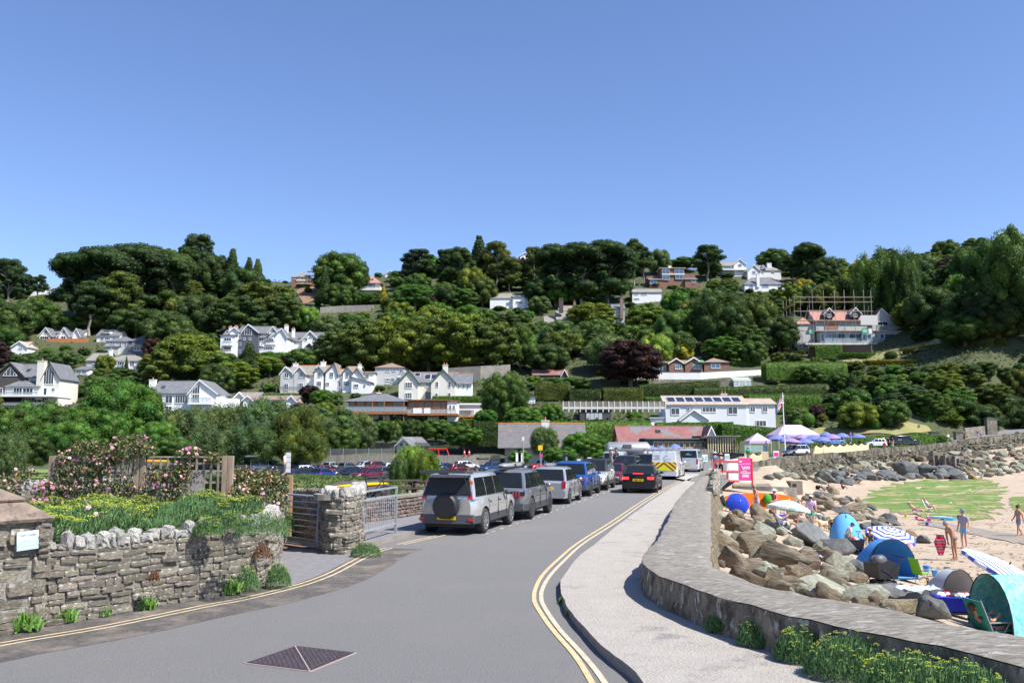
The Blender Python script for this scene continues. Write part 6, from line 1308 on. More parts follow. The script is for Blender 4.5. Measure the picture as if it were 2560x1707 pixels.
for k,px,yt,w_,yb_,c,lab,Y in NEAR:ptree(k,px,yt,w_,yb_,c,lab,Y=Y)
SHR=[('clipped',2020,1030,36,1066,'v','tall clipped green shrub behind the cafe tents'),('clipped',1994,1046,26,1068,'v','low clipped shrub left of the tall clipped one'),('clipped',2047,1052,22,1068,'d','small dark clipped ball shrub'),('clipped',2138,1050,38,1074,'d','dark clipped dome shrub on the lawn edge'),('clipped',2112,1052,34,1074,'s','grey green domed shrub on the lawn edge'),('clipped',2190,1048,30,1074,'v','bright clipped shrub by the gold bush'),('bush',2172,1026,40,1062,'g','tall rounded shrub behind the bright clipped one'),('bush',2200,1010,52,1050,'gold','bright golden shrub behind the lawn'),('bush',2139,1034,24,1056,'gold','small yellow shrub behind the lawn'),('bush',2042,1008,44,1056,'b','purple shrub behind the cafe'),('bush',2225,1044,40,1072,'d','dark shrub near the lawn end'),('clipped',2228,876,32,900,'d','single clipped ball bush on the upper lawn'),('bush',1775,1030,1,1031,'d',''),('bush',2000,1020,60,1060,'g','pampas like shrub near the flagpole'),('bush',1660,1010,1,1012,'d','')]
for q in SHR:
 if q[6]:ptree(*q,cat='shrub')
hedge('hedge',590,825,981,997,3,'v','long neat green hedge below the gabled terrace')
hedge('hedge',1083,1216,988,1004,3,'v','hedge at the foot of the scalloped gable villa')
hedge('hedge',1337,1424,957,998,6,'o','tall square clipped hedge above the panel fence');hedge('hedge',1422,1498,972,1004,6,'d','rounded hedge block beside the tall square one');hedge('hedge',1506,1604,968,1005,6,'o','big rectangular hedge over the panel fence')
hedge('hedge',1597,1795,960,986,4,'d','long dark hedge beneath the stone garden wall',yt2=950);hedge('hedge',1732,2060,968,990,4,'d','longest dark terrace hedge above the boarded house',yt2=957,yb2=990);hedge('hedge',1610,1720,990,1002,4,'v','low bright hedge above the boarded house roof')
hedge('hedge',1868,2045,984,1030,5,'v','light green hedge behind the boarded house');hedge('hedge',1640,1830,1054,1090,3,'v','green hedge before the boarded house',Y=162,yt2=1052);hedge('hedge',1800,1955,1056,1098,4,'v','tall hedge behind the lilac tents',Y=160,yt2=1068)
hedge('hedge',1186,1285,1051,1112,6,'d','dark high hedge left of the slate roofed hall',Y=168);hedge('hedge',1280,1625,1050,1110,5,'v','long hedge behind the slate roofed hall',Y=166)
hedge('hedge',2000,2330,1090,1120,2,'v','low hedge behind the cafe parasols',Y=150,Y2=168,yt2=1084,yb2=1112);hedge('hedge',2030,2097,862,895,5,'v','clipped hedge in front of the terrace stone wall');hedge('hedge',2270,2500,868,884,4,'o','brownish hedge along the upper lawn',yt2=842,yb2=862);hedge('hedge',2165,2300,898,908,2,'gold','thin yellow hedge under the upper lawn',yt2=896,yb2=905)
hedge('hedge',1795,1900,900,912,3,'v','small hedge behind the bungalow garden');hedge('hedge',1910,2110,905,950,8,'v','bulging bright hedge at the end of the white wall')
hedge('roadside_scrub',560,860,1176,1236,5,'g','tangled scrub between the rose garden and the car park',Y=40,Y2=44,leaf=.07,cat='scrub');hedge('roadside_scrub',830,1010,1190,1222,3,'v','grassy scrub under the paddock fence',Y=52,leaf=.07,cat='scrub')
hedge('hedge',2110,2180,880,896,4,'v','hydrangea hedge with pink flowers below the pink roofed house')
PROT=[(0,160,905,1005),(358,590,948,1022),(100,230,817,862),(241,298,820,850),(262,368,838,872),(22,74,850,876),(216,355,880,915),(188,218,914,932),(60,130,710,732),(556,830,805,875),(704,930,896,974),(934,1012,905,955),(996,1180,908,990),(862,1220,982,1036),(588,745,981,1000),(655,712,652,682),(724,780,678,706),(866,953,684,724),(913,940,651,672),(953,997,654,668),(1221,1331,728,762),(1283,1350,632,656),(1362,1408,752,800),(1532,1560,748,785),(1581,1640,714,742),(1618,1742,660,708),(1806,1864,648,678),(1868,1953,653,686),(1859,1962,686,718),(1972,2270,728,862),(1608,1824,893,940),(1523,1911,925,948),(1833,1878,942,965),(1627,1943,982,1066),(1449,1528,1022,1051),(1331,1417,923,938),(1305,1337,985,1003),(1117,1275,912,940),(1408,1664,1003,1020),(1186,1452,1050,1110),(2100,2560,850,900),(2000,2330,1064,1100),(1556,1828,1064,1130),(2020,2180,862,890),(735,800,720,755),(800,935,764,778),(1597,1795,950,984),(1732,2057,957,988),(1337,1604,957,1003),(1868,2043,984,1012),(588,825,981,996),(1083,1216,988,1002),(1800,1950,1060,1090)]
HL=[(x.root['label'],x.xc,x.yb-25,x.root.name)for x in HS]
NM={'glass_gabled_house':'balconied house','white_house':'glazed end gable house','bungalow':'twin gabled bungalow','small_grey_roofed_house':'dormer house','dark_slate_house':'slate house','white_gable_cottage':'little white cottage','ridge_house':'white skyline house','apartment_house':'white apartments','half_timbered_block':'timbered wing','boxy_house':'boxy house','scalloped_gable_villa':'scalloped gable villa'}
LANDH=[('the upper lawn',2350,870),('the coast path corner',2480,1060),('the copper beech',1578,890),('the ball bush on the lawn',2228,890),('the middle of the pine grove',300,700),('the beech belt',1070,850),('the big dark oak',1800,790),('the large skyline oak',850,680),('the long umbrella pine grove',1460,680),('the flagpole',1962,1020),('the purple skyline beech',2380,670),('the wide spreading tree',2355,1020),('the right end of the wood',2540,780),('the sloping hedge',2300,960),('the tallest layered conifer',1197,650)]+[('the '+NM.get(n,n.replace('_',' ')),x,y)for _,x,y,n in HL if 'outbuilding' not in n and 'parasol' not in n]
CW={'d':'dark green','dk':'blackish green','m':'mid green','o':'olive','y':'yellow green','l':'lime green','g':'grey green','s':'silvery','v':'bright green','b':'purple','gold':'golden','r':'bronze'}
def clear(px,yt,w,yb):
 for a,b_,c,d in PROT:
  if px+w*.5>a and px-w*.5<b_ and yt<d-2 and yb>lerp(c,d,.4):return False
 return True
g=random.Random(21);nb=nsh=0;cells=[]
for yb_ in np.concatenate([np.arange(1078,900,-17),np.arange(900,640,-15)]):
 x=-70+g.uniform(0,50)
 while x<2640:cells.append((x,float(yb_)+g.uniform(-5,5)));x+=46
g.shuffle(cells);done=[]
for x,yb_ in cells:
 p=march(x,yb_,H);Y=p.y
 if Y>560 or Y<165:continue
 pm=ppm(Y,p.z);ok=False;low=(x>2050 and yb_>900)or(1400<x<1960 and yb_>930)
 for k_,(hm,wm)in enumerate(((g.uniform(9,13),g.uniform(10,15)),(g.uniform(5,7.5),g.uniform(6,9)),(g.uniform(2,3.5),g.uniform(3.5,6)),(1.4,2.8))):
  if low and k_==0:continue
  h=hm*pm;w_=wm*pm
  if clear(x,yb_-h,w_,yb_):ok=True;break
 if not ok or(k_==3 and g.random()<.6):continue
 if any(abs(a-x)<(w_+w2)*.27 and abs(b_-yb_)<(h+h2)*.16 for a,b_,w2,h2 in done):continue
 kd='bush' if k_>=2 else g.choice(['far','far','beech']if Y>240 else['mid','mid','beech'])
 if kd=='bush':
  if nsh>285:continue
  nsh+=1
 else:
  if nb>250:continue
  nb+=1
  if g.random()<.05:kd='conifer'
 done.append((x,yb_,w_,h));v=noise.noise((x*.006,yb_*.01,3));c=g.choice(['m','v','m','g','y','v']if v>.15 else['d','m','g','o','m','v']if v>-.1 else['d','m','dk','o','m'])
 if g.random()<.02:c=g.choice(['b','y','r'])
 sz=('tall ' if hm>11 else 'low ' if k_==1 else 'wide ' if wm>12.5 else '')if kd!='bush' else('tiny ' if k_==3 else 'small ' if k_==2 else '')
 lab=sz+CW[c]+(' shrub ' if kd=='bush' else ' conifer ' if kd=='conifer' else ' layered tree ' if kd=='beech' else ' rounded tree ')+where(x,yb_-h*.5,LANDH)
 tree(kd,p,wm,hm,c,uniq(lab,x,yb_-h*.5,LANDH),'shrub' if kd=='bush' else 'tree',group='shrubs on the hillside' if kd=='bush' else 'trees on the hillside')
V=[];g2=np.random.default_rng(9)
for i in range(60000):
 x=g2.uniform(-100,2660);y=1085-440*g2.random();
 Yg=pl(1106-y,[0,20,106,206,306,406,460],[165,185,215,262,325,395,430])*g2.uniform(.97,1.05);X=(x-1280)/F*Yg;z=H(X,Yg)
 if any(a-5<x<b_+5 and c<y<d+6 for a,b_,c,d in PROT):continue
 s=g2.uniform(.18,.5);n=Vector((g2.normal()*.6,g2.normal()*.6-.5,1)).normalized();e=n.orthogonal().normalized();e=Matrix.Rotation(g2.random()*6.28,3,n)@e;f=n.cross(e);c=Vector((X,Yg,z+g2.uniform(.1,.8)))
 V+=[tuple(c-e*s),tuple(c-f*s*.7),tuple(c+e*s),tuple(c+f*s*.7)]
link('undergrowth',npmesh('undergrowth',V,np.arange(len(V)).reshape(-1,4),['leaf']),color=(.035,.055,.018),kind='stuff')
# --- vehicles
def ip(x,pts):return pl(x,[p[0]for p in pts],[p[1]for p in pts])
WH={}
def wheel_meshes(r,wd,rimk):
 k=(r,wd,rimk)
 if k in WH:return WH[k]
 b=MB();n=22;prof=[(r*.66,-wd/2),(r*.93,-wd/2),(r,-wd*.32),(r,wd*.32),(r*.93,wd/2),(r*.66,wd/2)]
 b.loft([[(math.cos(2*math.pi*i/n)*q,y,math.sin(2*math.pi*i/n)*q)for i in range(n)]for q,y in prof]);ty=b.mesh('tyre','rubber',True)
 b=MB();ns=5 if rimk!='steel' else 8;ro=r*.66;b.loft([[(math.cos(2*math.pi*i/n)*q,y,math.sin(2*math.pi*i/n)*q)for i in range(n)]for q,y in((ro,-wd*.40),(ro*1.04,-wd*.53),(ro*.9,-wd*.52),(ro*.86,-wd*.2))],caps=False)
 for i in range(ns):
  t=2*math.pi*i/ns;b.cbox((math.cos(t)*ro*.48,-wd*.44,math.sin(t)*ro*.48),(ro*.92,wd*.12,ro*(.20 if rimk!='steel' else.30)),0,None,(0,-t,0))
 b.cyl((0,-wd*.52,0),(0,-wd*.3,0),ro*.2,n=10);b.cyl((0,-wd*.15,0),(0,-wd*.1,0),ro*.98,n=n,mi=1)
 rm=b.mesh('rim',['rim_dark' if rimk=='dark' else 'rim','black']);WH[k]=(ty,rm);return WH[k]
CT={'suv_old':dict(L=4.3,W=1.72,H=1.66,wb=2.62,fo=.82,r=.345,top=[(0,.98),(.2,1.0),(3.0,1.0),(3.35,.98),(4.1,.88),(4.3,.72)],g=(.02,.22,2.55,3.2),belt=1.0,div=(1.15,2.05,2.95),clad=1,rim='steel',tail='tall'),'suv':dict(L=4.45,W=1.84,H=1.62,wb=2.67,fo=.92,r=.355,top=[(0,.95),(.15,1.06),(1.2,1.02),(3.2,.98),(4.2,.86),(4.45,.66)],g=(.10,.55,2.35,3.3),belt=1.0,div=(.95,1.95,2.95),clad=1,rim='dark',tail='wide'),'hatch':dict(L=3.85,W=1.69,H=1.50,wb=2.43,fo=.80,r=.305,top=[(0,.86),(.12,.95),(1.0,.93),(2.8,.90),(3.6,.78),(3.85,.56)],g=(.08,.50,1.95,2.95),belt=.92,div=(.85,1.62,2.6),clad=0,rim='steel',tail='tall'),'estate':dict(L=4.65,W=1.80,H=1.47,wb=2.70,fo=.92,r=.325,top=[(0,.86),(.15,.95),(1.0,.93),(3.3,.90),(4.35,.77),(4.65,.56)],g=(.08,.55,2.25,3.4),belt=.92,div=(1.0,1.95,2.9),clad=0,rim='steel',tail='wide'),'van':dict(L=4.95,W=1.90,H=1.96,wb=3.10,fo=.92,r=.335,top=[(0,1.12),(.1,1.14),(3.9,1.12),(4.15,1.08),(4.75,.92),(4.95,.68)],g=(.0,.10,3.3,4.15),belt=1.12,div=(1.5,2.85,3.75),clad=0,rim='steel',tail='tall'),'conv':dict(L=4.43,W=1.78,H=1.40,wb=2.69,fo=.80,r=.335,top=[(0,.88),(.10,1.0),(.75,.98),(2.9,.90),(3.3,.88),(4.2,.74),(4.43,.55)],g=(.62,1.35,2.1,3.05),belt=.92,div=(1.2,1.9,2.8),clad=0,rim='dark',tail='wide'),'coupe':dict(L=3.98,W=1.69,H=1.24,wb=2.33,fo=.80,r=.31,top=[(0,.78),(.10,.86),(.8,.86),(2.5,.82),(3.7,.68),(3.98,.48)],g=(.75,1.25,1.85,2.6),belt=.84,div=(1.2,1.3,2.4),clad=0,rim='steel',tail='wide'),'mini':dict(L=3.57,W=1.63,H=1.49,wb=2.30,fo=.72,r=.30,top=[(0,.88),(.1,.95),(1.0,.93),(2.6,.92),(3.4,.78),(3.57,.56)],g=(.06,.38,1.9,2.75),belt=.93,div=(.9,1.5,2.5),clad=0,rim='steel',tail='tall'),'pickup':dict(L=5.25,W=1.85,H=1.80,wb=3.10,fo=.92,r=.38,top=[(0,1.10),(.1,1.12),(2.0,1.12),(3.9,1.08),(4.9,.98),(5.25,.75)],g=(.1,.25,3.05,3.85),belt=1.12,div=(1.7,2.5,3.4),clad=1,rim='dark',tail='tall')}
TEM={}
def car_template(kind,rear_open=False,windows_rear=True,roofmat=None,extra=None,plain_side=False):
 c=CT[kind];L,W,Hh,r,belt=c['L'],c['W'],c['H'],c['r'],c['belt'];xf=L-c['fo'];xr=xf-c['wb'];ra=r*1.13;sill=.24 if kind not in('suv','suv_old','pickup')else.30
 xs=sorted(set([0,.03,.08,.16,.3,L-.3,L-.16,L-.08,L-.03,L]+[round(xa+ra*math.cos(t),4)for xa in(xr,xf)for t in[math.pi*k/14 for k in range(15)]]+[xa+s*(ra+.012)for xa in(xr,xf)for s in(-1,1)]+[lerp(xr+ra,xf-ra,k/5)for k in range(1,5)]));xs=[x for x in xs if 0<=x<=L]
 def hw(x):e=abs(x-L/2)/(L/2);return W/2*(1-.05*e**2-.10*e**10-.06*e**40)
 rings=[];
 for x in xs:
  zb=sill if 0<x<L else sill+.04
  for xa in(xr,xf):
   if abs(x-xa)<ra:zb=max(zb,r+math.sqrt(max(0,ra*ra-(x-xa)**2)))
  zt=ip(x,c['top']);w=hw(x);e=.03*(1 if 0<x<L else 0);zm=max(zb+.02,min(sill+.22,zt-.3));zm2=max(zm+.01,lerp(zm,zt,.55));z5=max(zm2+.01,zt-.13)
  fl=.012 if min(abs(x-xr),abs(x-xf))<ra+.05 else 0
  h=[(0,zb),(w*.955+fl,zb),(w*.985+fl,zb+.015),(w*.985+fl,zm),(w+fl*.5,zm2),(w*.975,z5),(w*.93,zt-.02),(w*.80,zt+.002),(0,zt+.02)]
  rings.append([(x,-y,z)for y,z in h]+[(x,y,z)for y,z in h[-2:0:-1]])
 b=MB();n=len(rings[0])
 for i in range(len(rings)-1):
  o=len(b.v)
 vs=[p for q in rings for p in q];fs=[];ms=[]
 for i in range(len(rings)-1):
  for j in range(n):
   k=(j+1)%n;fs.append((i*n+j,i*n+k,(i+1)*n+k,(i+1)*n+j));jj=min(j,n-1-j);ms.append(1 if jj==0 or(jj<=2 and c['clad'])else 0)
 b.v=vs;b.f=fs+[tuple(range(n)),tuple(range((len(rings)-1)*n,len(rings)*n))[::-1]];b.m=ms+[0,0]
 body=b.mesh('body',['metallic','plastic'],True)
 try:body.set_sharp_from_angle(angle=R(38))
 except Exception:pass
 g0,g1,g2,g3=c['g'];wb_=min(hw(g0+.3),hw(g3))*.955;wr=wb_*(.80 if kind not in('van','pickup')else.88);Hr=Hh-.03
 def gp(x,v,s):return(x,s*(lerp(wb_,wr,v**1.4)),lerp(belt-.03,Hr,v))
 b=MB();rg=[]
 for v in(0,.35,.7,.92,1.0):
  xa=lerp(g0,g1,v**(1.3));xb=lerp(g3,g2,v**1.1);w_=lerp(wb_,wr,v**1.4)-(.04 if v==1 else 0);z=lerp(belt-.03,Hr,v);xa+=.05 if v==1 else 0;xb-=.05 if v==1 else 0
  rg.append([(xa,-w_*.96,z),(xa+.08,-w_,z),(xb-.12,-w_,z),(xb,-w_*.90,z),(xb+.03,0,z),(xb,w_*.90,z),(xb-.12,w_,z),(xa+.08,w_,z),(xa,w_*.96,z),(xa-.02,0,z)])
 rg.append([(lerp(p[0],(g1+g2)/2,.12),p[1]*.8,Hh)for p in rg[-1]])
 b.loft(rg);cab=b.mesh('roof',[roofmat or 'metallic'],True)
 try:cab.set_sharp_from_angle(angle=R(38))
 except Exception:pass
 parts=[('body',body,None,[]),('roof',cab,None,[])]
 def quad(name,P,m,off=.008):
  b=MB();n=(Vector(P[1])-Vector(P[0])).cross(Vector(P[-1])-Vector(P[0])).normalized();ct=sum((Vector(p)for p in P),Vector())/len(P)
  if n.dot(ct-Vector((L/2,0,.7)))<0:n=-n
  k=len(P);b.add([tuple(Vector(p)+n*off)for p in P]+[tuple(Vector(p)-n*.02)for p in P],[tuple(range(k))]+[(i,k+i,k+(i+1)%k,(i+1)%k)for i in range(k)]);parts.append((name,b.mesh(name,m),None,[]))
 def ex(v,f):return lerp(g0,g1,v**1.3)if not f else lerp(g3,g2,v**1.1)
 divs=[None]+list(c['div'][:2])+[None]
 for s in(-1,1):
  for k in range(3):
   if plain_side and k<2:continue
   v0,v1=.10,.86;xa0=ex(v0,0)+.14 if k==0 else divs[k]+.035;xa1=ex(v1,0)+.14 if k==0 else divs[k]+.035;xb0=ex(v0,1)-.14 if k==2 else divs[k+1]-.035;xb1=ex(v1,1)-.12 if k==2 else divs[k+1]-.035
   if xb1-xa1<.08:xb1=xa1+.08
   if xb0-xa0<.12:continue
   m1=.5;quad('window',[gp(xa0,v0,s),gp(xb0,v0,s),gp(lerp(xb0,xb1,m1),.48,s),gp(xb1,v1,s),gp(xa1,v1,s),gp(lerp(xa0,xa1,m1),.48,s)],'carglass',.012)
 def fr(v,f,y):x=ex(v,f);w_=lerp(wb_,wr,v**1.4);return(x+(.03 if f else-.02)*(1-abs(y)),y*w_*(.86 if f else.90),lerp(belt-.03,Hr,v))
 quad('windscreen',[fr(.05,1,-1),fr(.05,1,1),fr(.90,1,1),fr(.90,1,-1)],'carglass',.022)
 if windows_rear:quad('rear_window',[fr(.14,0,-1),fr(.14,0,1),fr(.86,0,1),fr(.86,0,-1)],'black' if rear_open else 'carglass',.030)  # with the glass raised, a black panel paints the dark interior
 zt=ip(0,c['top']);wv=hw(.1)
 for s in(-1,1):
  b=MB()
  if c['tail']=='tall':z0,z1=(belt-.28,belt+.02)if kind not in('suv_old','van','pickup')else((belt-.02,Hh-.18)if kind=='suv_old' else(belt-.45,belt+.0));
  if c['tail']=='tall':
   if kind=='suv_old':b.add([(x,s*y,z)for z,xx,yy in((z0,.03,wb_*.985),(z1,.19,wr*1.03))for x,y in((xx-.03,yy-.16),(xx-.03,yy-.03),(xx+.14,yy+.0),(xx+.14,yy-.14))],[(0,1,5,4),(1,2,6,5),(2,3,7,6),(3,0,4,7),(4,5,6,7),(3,2,1,0)])
   else:b.box(-.012,.12,s*wv*.82 if s>0 else-wv*1.0,s*wv*1.0 if s>0 else-wv*.82,z0,z1)
  else:b.box(-.014,.20,s*wv*.58 if s>0 else-wv*.985,s*wv*.985 if s>0 else-wv*.58,zt-.20,zt-.07)
  parts.append(('tail_light',b.mesh('tail_light','lamp_lit' if kind=='conv' else 'lamp_red'),None,[]))
  zf=ip(L-.1,c['top']);b=MB();b.box(L-.26,L+.006,s*hw(L-.1)*.55 if s>0 else-hw(L-.1)*.93,s*hw(L-.1)*.93 if s>0 else-hw(L-.1)*.55,zf-.17,zf-.04);parts.append(('headlight',b.mesh('headlight','lamp_clear'),None,[]))
  b=MB();b.ball((g3-.42,s*(hw(g3)+.09),belt+.03),(.09,.10,.075),8,6);b.cyl((g3-.42,s*hw(g3)*.93,belt-.02),(g3-.42,s*(hw(g3)+.05),belt),.02,n=5);parts.append(('wing_mirror',b.mesh('wing_mirror','metallic' if kind not in('suv_old',)else 'plastic',True),None,[]))
  for k in(1,2):
   if k==2 or kind not in('coupe','conv','mini'):b=MB();xh=c['div'][k]-.78 if k==2 else c['div'][1]-.78;xh=(c['div'][1]+.12)if k==2 else(c['div'][0]+.12);y=hw(xh)*.985;b.box(xh,xh+.13,s*y-.02,s*y+.02,belt-.17,belt-.13);parts.append(('door_handle',b.mesh('door_handle','plastic'),None,[]))
  b=MB()
  for xd in c['div']:y=hw(xd)*.996;b.box(xd-.006,xd+.006,s*y-.012,s*y+.006,sill+.1,belt-.06)
  parts.append(('door_seam',b.mesh('door_seam','black'),None,[]))
 b=MB();b.box(-.035,.10,-W*.44,W*.44,.36,.56);b.box(-.045,.02,-W*.40,W*.40,sill+.02,.36);parts.append(('rear_bumper',b.mesh('rear_bumper',('cladding' if c['clad']else 'metallic')),None,[]))
 b=MB();b.box(L-.10,L+.03,-W*.36,W*.36,sill+.04,.44);b.box(L-.08,L+.012,-W*.24,W*.24,.50,.62);parts.append(('grille',b.mesh('grille','plastic'),None,[]))
 b=MB();b.box(-.055,-.034,-.26,.26,.60 if kind not in('suv_old',)else.42,.71 if kind not in('suv_old',)else.53);parts.append(('rear_plate',b.mesh('rear_plate','plate_yellow'),None,[]));b=MB();b.box(L+.03,L+.045,-.26,.26,.40,.51);parts.append(('front_plate',b.mesh('front_plate','plate_white'),None,[]))
 b=MB();b.box(.2,L-.2,-W*.40,W*.40,.20,sill+.02);parts.append(('underside',b.mesh('underside','black'),None,[]))
 ty,rm=wheel_meshes(r,.215,c['rim'])
 for xa in(xr,xf):
  for s in(-1,1):parts.append(('wheel',ty,((xa,s*(W/2-.115),r),(0,0,0 if s<0 else math.pi)),[('rim',rm)]))
 return dict(parts=parts,c=c,xr=xr,xf=xf)
def car(kind,loc,heading,color,label,cat='car',name='parked_car',group=None,variant=None,tags=True,**k):
 key=(kind,variant)
 if key not in TEM:TEM[key]=car_template(kind,**k)
 T=TEM[key];r=thing(name,label,cat,loc,R(90-heading),group)
 for nm,me,tr,sub in T['parts']:
  o=link(nm,me,r,(tr[0][0]-T['xr'],tr[0][1],tr[0][2])if tr else(-T['xr'],0,0),tr[1]if tr else None,color=color)
  for n2,m2 in sub:link(n2,m2,o)
 return r
def car_at(kind,px,py,corner,heading,color,label,z=0,**k):
 p=G(px,py,z);c=CT[kind];th=R(heading);f=Vector((math.sin(th),math.cos(th),0));l=Vector((-math.cos(th),math.sin(th),0));w=c['W']/2-.02
 o=p-l*(w if corner[1]=='l' else-w)
 if corner[0]=='f':o-=f*c['wb']
 return car(kind,(o.x,o.y,z),heading,color,label,**k)
SILVER=(.42,.41,.40);GREY=(.20,.205,.215);NAVY=(.015,.025,.06);BLK=(.010,.010,.012);WHT=(.78,.78,.78);RED=(.45,.012,.012);DRED=(.14,.012,.02);BLUE=(.03,.13,.38)
Q1='cars queued along the left of the road'
suv=car_at('suv_old',1214,1332,'rr',15.5,(.56,.545,.52),'old silver estate SUV with opened rear glass and covered spare wheel',group=Q1,rear_open=True,variant='open')
X0=-TEM['suv_old','open']['xr']
b=MB();b.cyl((X0-.26,-.02,.80),(X0-.05,-.02,.80),.345,.36,28);b.cyl((X0-.30,-.02,.80),(X0-.26,-.02,.80),.30,.345,28);b.build('spare_wheel_cover','black',suv)
b=MB();M=Matrix.Translation((X0+.24,0,1.655))@Matrix.Rotation(R(5),4,'Y');b.box(-.66,.0,-.62,.62,0,.03,0,M);sp_=b.build('raised_rear_glass','tint',suv);b=MB();b.box(-.68,-.58,-.64,.64,-.03,.05,0,M);b.box(-.66,.0,-.66,-.60,-.02,.05,0,M);b.box(-.66,.0,.60,.66,-.02,.05,0,M);b.box(-.66,-.40,-.1,.1,-.05,-.01,0,M);b.cyl((X0+.05,-.60,1.1),(X0-.3,-.6,1.6),.012);b.cyl((X0+.05,.60,1.1),(X0-.3,.6,1.6),.012);b.build('glass_frame','plastic',suv)
text('S268 UJN',.095,'ink',suv,(X0-.058,0+.0,.475),(R(90),0,R(-90)),'plate_lettering',bold=.002);text('CR-V',.06,'plastic',suv,(X0-.004,.40,.80),(R(90),0,R(-90)),'badge')
MB().box(X0-.01,X0+.02,.26,.62,.86,.96).build('number_recess','steel',suv);
for s in(-1,1):MB().box(X0-.055,X0-.03,s*.70-.09,s*.70+.09,.40,.47).build('rear_reflector','lamp_red',suv)
for s in(-1,1):MB().box(X0+.125,X0+.155,s*.63-.06,s*.63+.045,1.36,1.46).build('indicator','lamp_orange',suv)
c2=car_at('suv',1331,1297,'rr',15,(.22,.225,.245),'grey crossover with a bagged surfboard strapped on its roof',group=Q1)
X1=-TEM['suv',None]['xr'];MB().box(X1-.02,X1+.14,-.84,.84,.80,.93).build('light_band','black',c2)
for s in(-1,1):
 for k in range(3):MB().box(X1-.032,X1+.0,s*(.48+.1*k)-.025,s*(.48+.1*k)+.025,.81,.92).build('light_claw','lamp_red',c2)
def onroof(carobj,name,mesh,label,cat,x,z,color=None,y=0,rz=0):
 M=Matrix.Translation(carobj.location)@carobj.rotation_euler.to_matrix().to_4x4();p=M@Vector((x,y,z));return link(name,mesh,None,p,(0,0,carobj.rotation_euler.z+rz),None,color,label=label,cat=cat)
b=MB();b.loft([[(x,math.cos(t)*w_,.10+math.sin(t)*h_)for t in[math.pi*k/5 for k in range(10)]]for x,w_,h_ in((-1.3,.04,.02),(-1.2,.17,.05),(-.8,.27,.08),(.2,.29,.09),(.9,.20,.07),(1.25,.05,.03))]);b.box(-.62,-.58,-.31,.31,.0,.2,1);b.box(.48,.52,-.31,.31,.0,.2,1)
onroof(c2,'surfboard',b.mesh('surfboard',['steel','black'],True),'silver bagged surfboard on the grey crossover roof','surfboard',.75,1.64)
car_at('hatch',1425,1259,'rr',14.5,(.47,.475,.49),'silver hatchback with a dented rear bumper',group=Q1);car_at('suv',1478,1240,'rr',14,(.025,.12,.40),'bright blue crossover with dark glass',group=Q1)
car_at('suv',1520,1225,'fl',194,(.78,.78,.76),'white SUV with black roof facing the camera',group=Q1,roofmat='black',variant='blackroof');car_at('coupe',1557,1211,'fl',195,(.20,.008,.02),'dark red roadster facing the camera',group=Q1);car_at('suv',1592,1199,'fl',196,(.03,.035,.05),'dark blue SUV facing the camera behind the roadster',group=Q1)
cv=car_at('conv',1644,1231,'rr',14,(.008,.008,.009),'black convertible with closed soft roof driving away, brake lights on',name='car',roofmat='rubber');X2=-TEM['conv',None]['xr'];MB().box(X2-.01,X2+.06,-.26,.26,.955,.985).build('brake_light','lamp_lit',cv);text('CN67 HTF',.09,'ink',cv,(X2-.058,0,.655),(R(90),0,R(-90)),'plate_lettering',bold=.002)
vn=car_at('van',1699,1198,'rr',17,WHT,'white service van with red and yellow chevron rear doors',cat='van',name='van',windows_rear=False,plain_side=True,variant='service');T=TEM['van','service'];X3=-T['xr']
w2=.80;b=MB()
for s in(-1,1):
 for k in range(7):
  z0=.62+(k-2)*.15;P=[(X3-.032,0,z0+.58),(X3-.032,s*w2,z0-.06),(X3-.032,s*w2,z0+.09),(X3-.032,0,z0+.73)]
  q=[(y,max(.60,min(1.18,z)))for _,y,z in P]
  if max(a[1]for a in q)-min(a[1]for a in q)>.01:
   pts=[]
   for i in range(4):
    (y0,z0_),(y1,z1_)=(P[i][1],P[i][2]),(P[(i+1)%4][1],P[(i+1)%4][2])
    for zz in sorted([.60,1.18],key=lambda z:abs(z-z0_)):
     pass
    if.60<=z0_<=1.18:pts.append((y0,z0_))
    cr=[]
    for zz in(.60,1.18):
     if(z0_-zz)*(z1_-zz)<0:t=(zz-z0_)/(z1_-z0_);cr.append((t,(lerp(y0,y1,t),zz)))
    pts+=[c_[1]for c_ in sorted(cr)]
   if len(pts)>2:b.add([(X3-.036-.002*(k%2),y,z)for y,z in pts],[tuple(range(len(pts)))],k%2)
b.build('chevrons',['chev_yellow','chev_red'],vn);MB().box(X3-.034,X3-.0,-w2,w2,.60,1.18).build('rear_door_panel','chev_yellow',vn);MB().box(X3-.03,X3+.02,-.76,.76,1.18,1.80).build('rear_door','white',vn)
b=MB()
for i in range(18):
 t0_,t1_=math.pi*(1.15*i/18+.45),math.pi*(1.15*(i+1)/18+.45);b.add([(X3-.04,-.25-math.cos(t)*q,1.42+math.sin(t)*q*.9)for t,q in((t0_,.20),(t1_,.20),(t1_,.27),(t0_,.27))],[(0,1,2,3)])
b.build('round_logo','logo_green',vn);text('openreach',.09,'steel',vn,(X3-.042,-.30,1.42),(R(90),0,R(-90)),'lettering');b=MB()
for k in range(3):b.box(X3-.042,X3-.036,.25,.68-.1*(k%2),1.62-.12*k,1.655-.12*k)
b.build('printed_lines','steel',vn);b=MB()
for y in(-.6,-.2,.2,.6):b.cyl((X3+.1,y,2.08),(X3+2.9,y,2.08),.025,n=5)
for x in(.3,1.2,2.2):b.cyl((X3+x,-.8,2.05),(X3+x,.8,2.05),.025,n=5);b.cyl((X3+x,-.8,1.9),(X3+x,-.8,2.06),.02,n=5);b.cyl((X3+x,.8,1.9),(X3+x,.8,2.06),.02,n=5)
b.build('roof_rack','steel',vn)
b=MB()
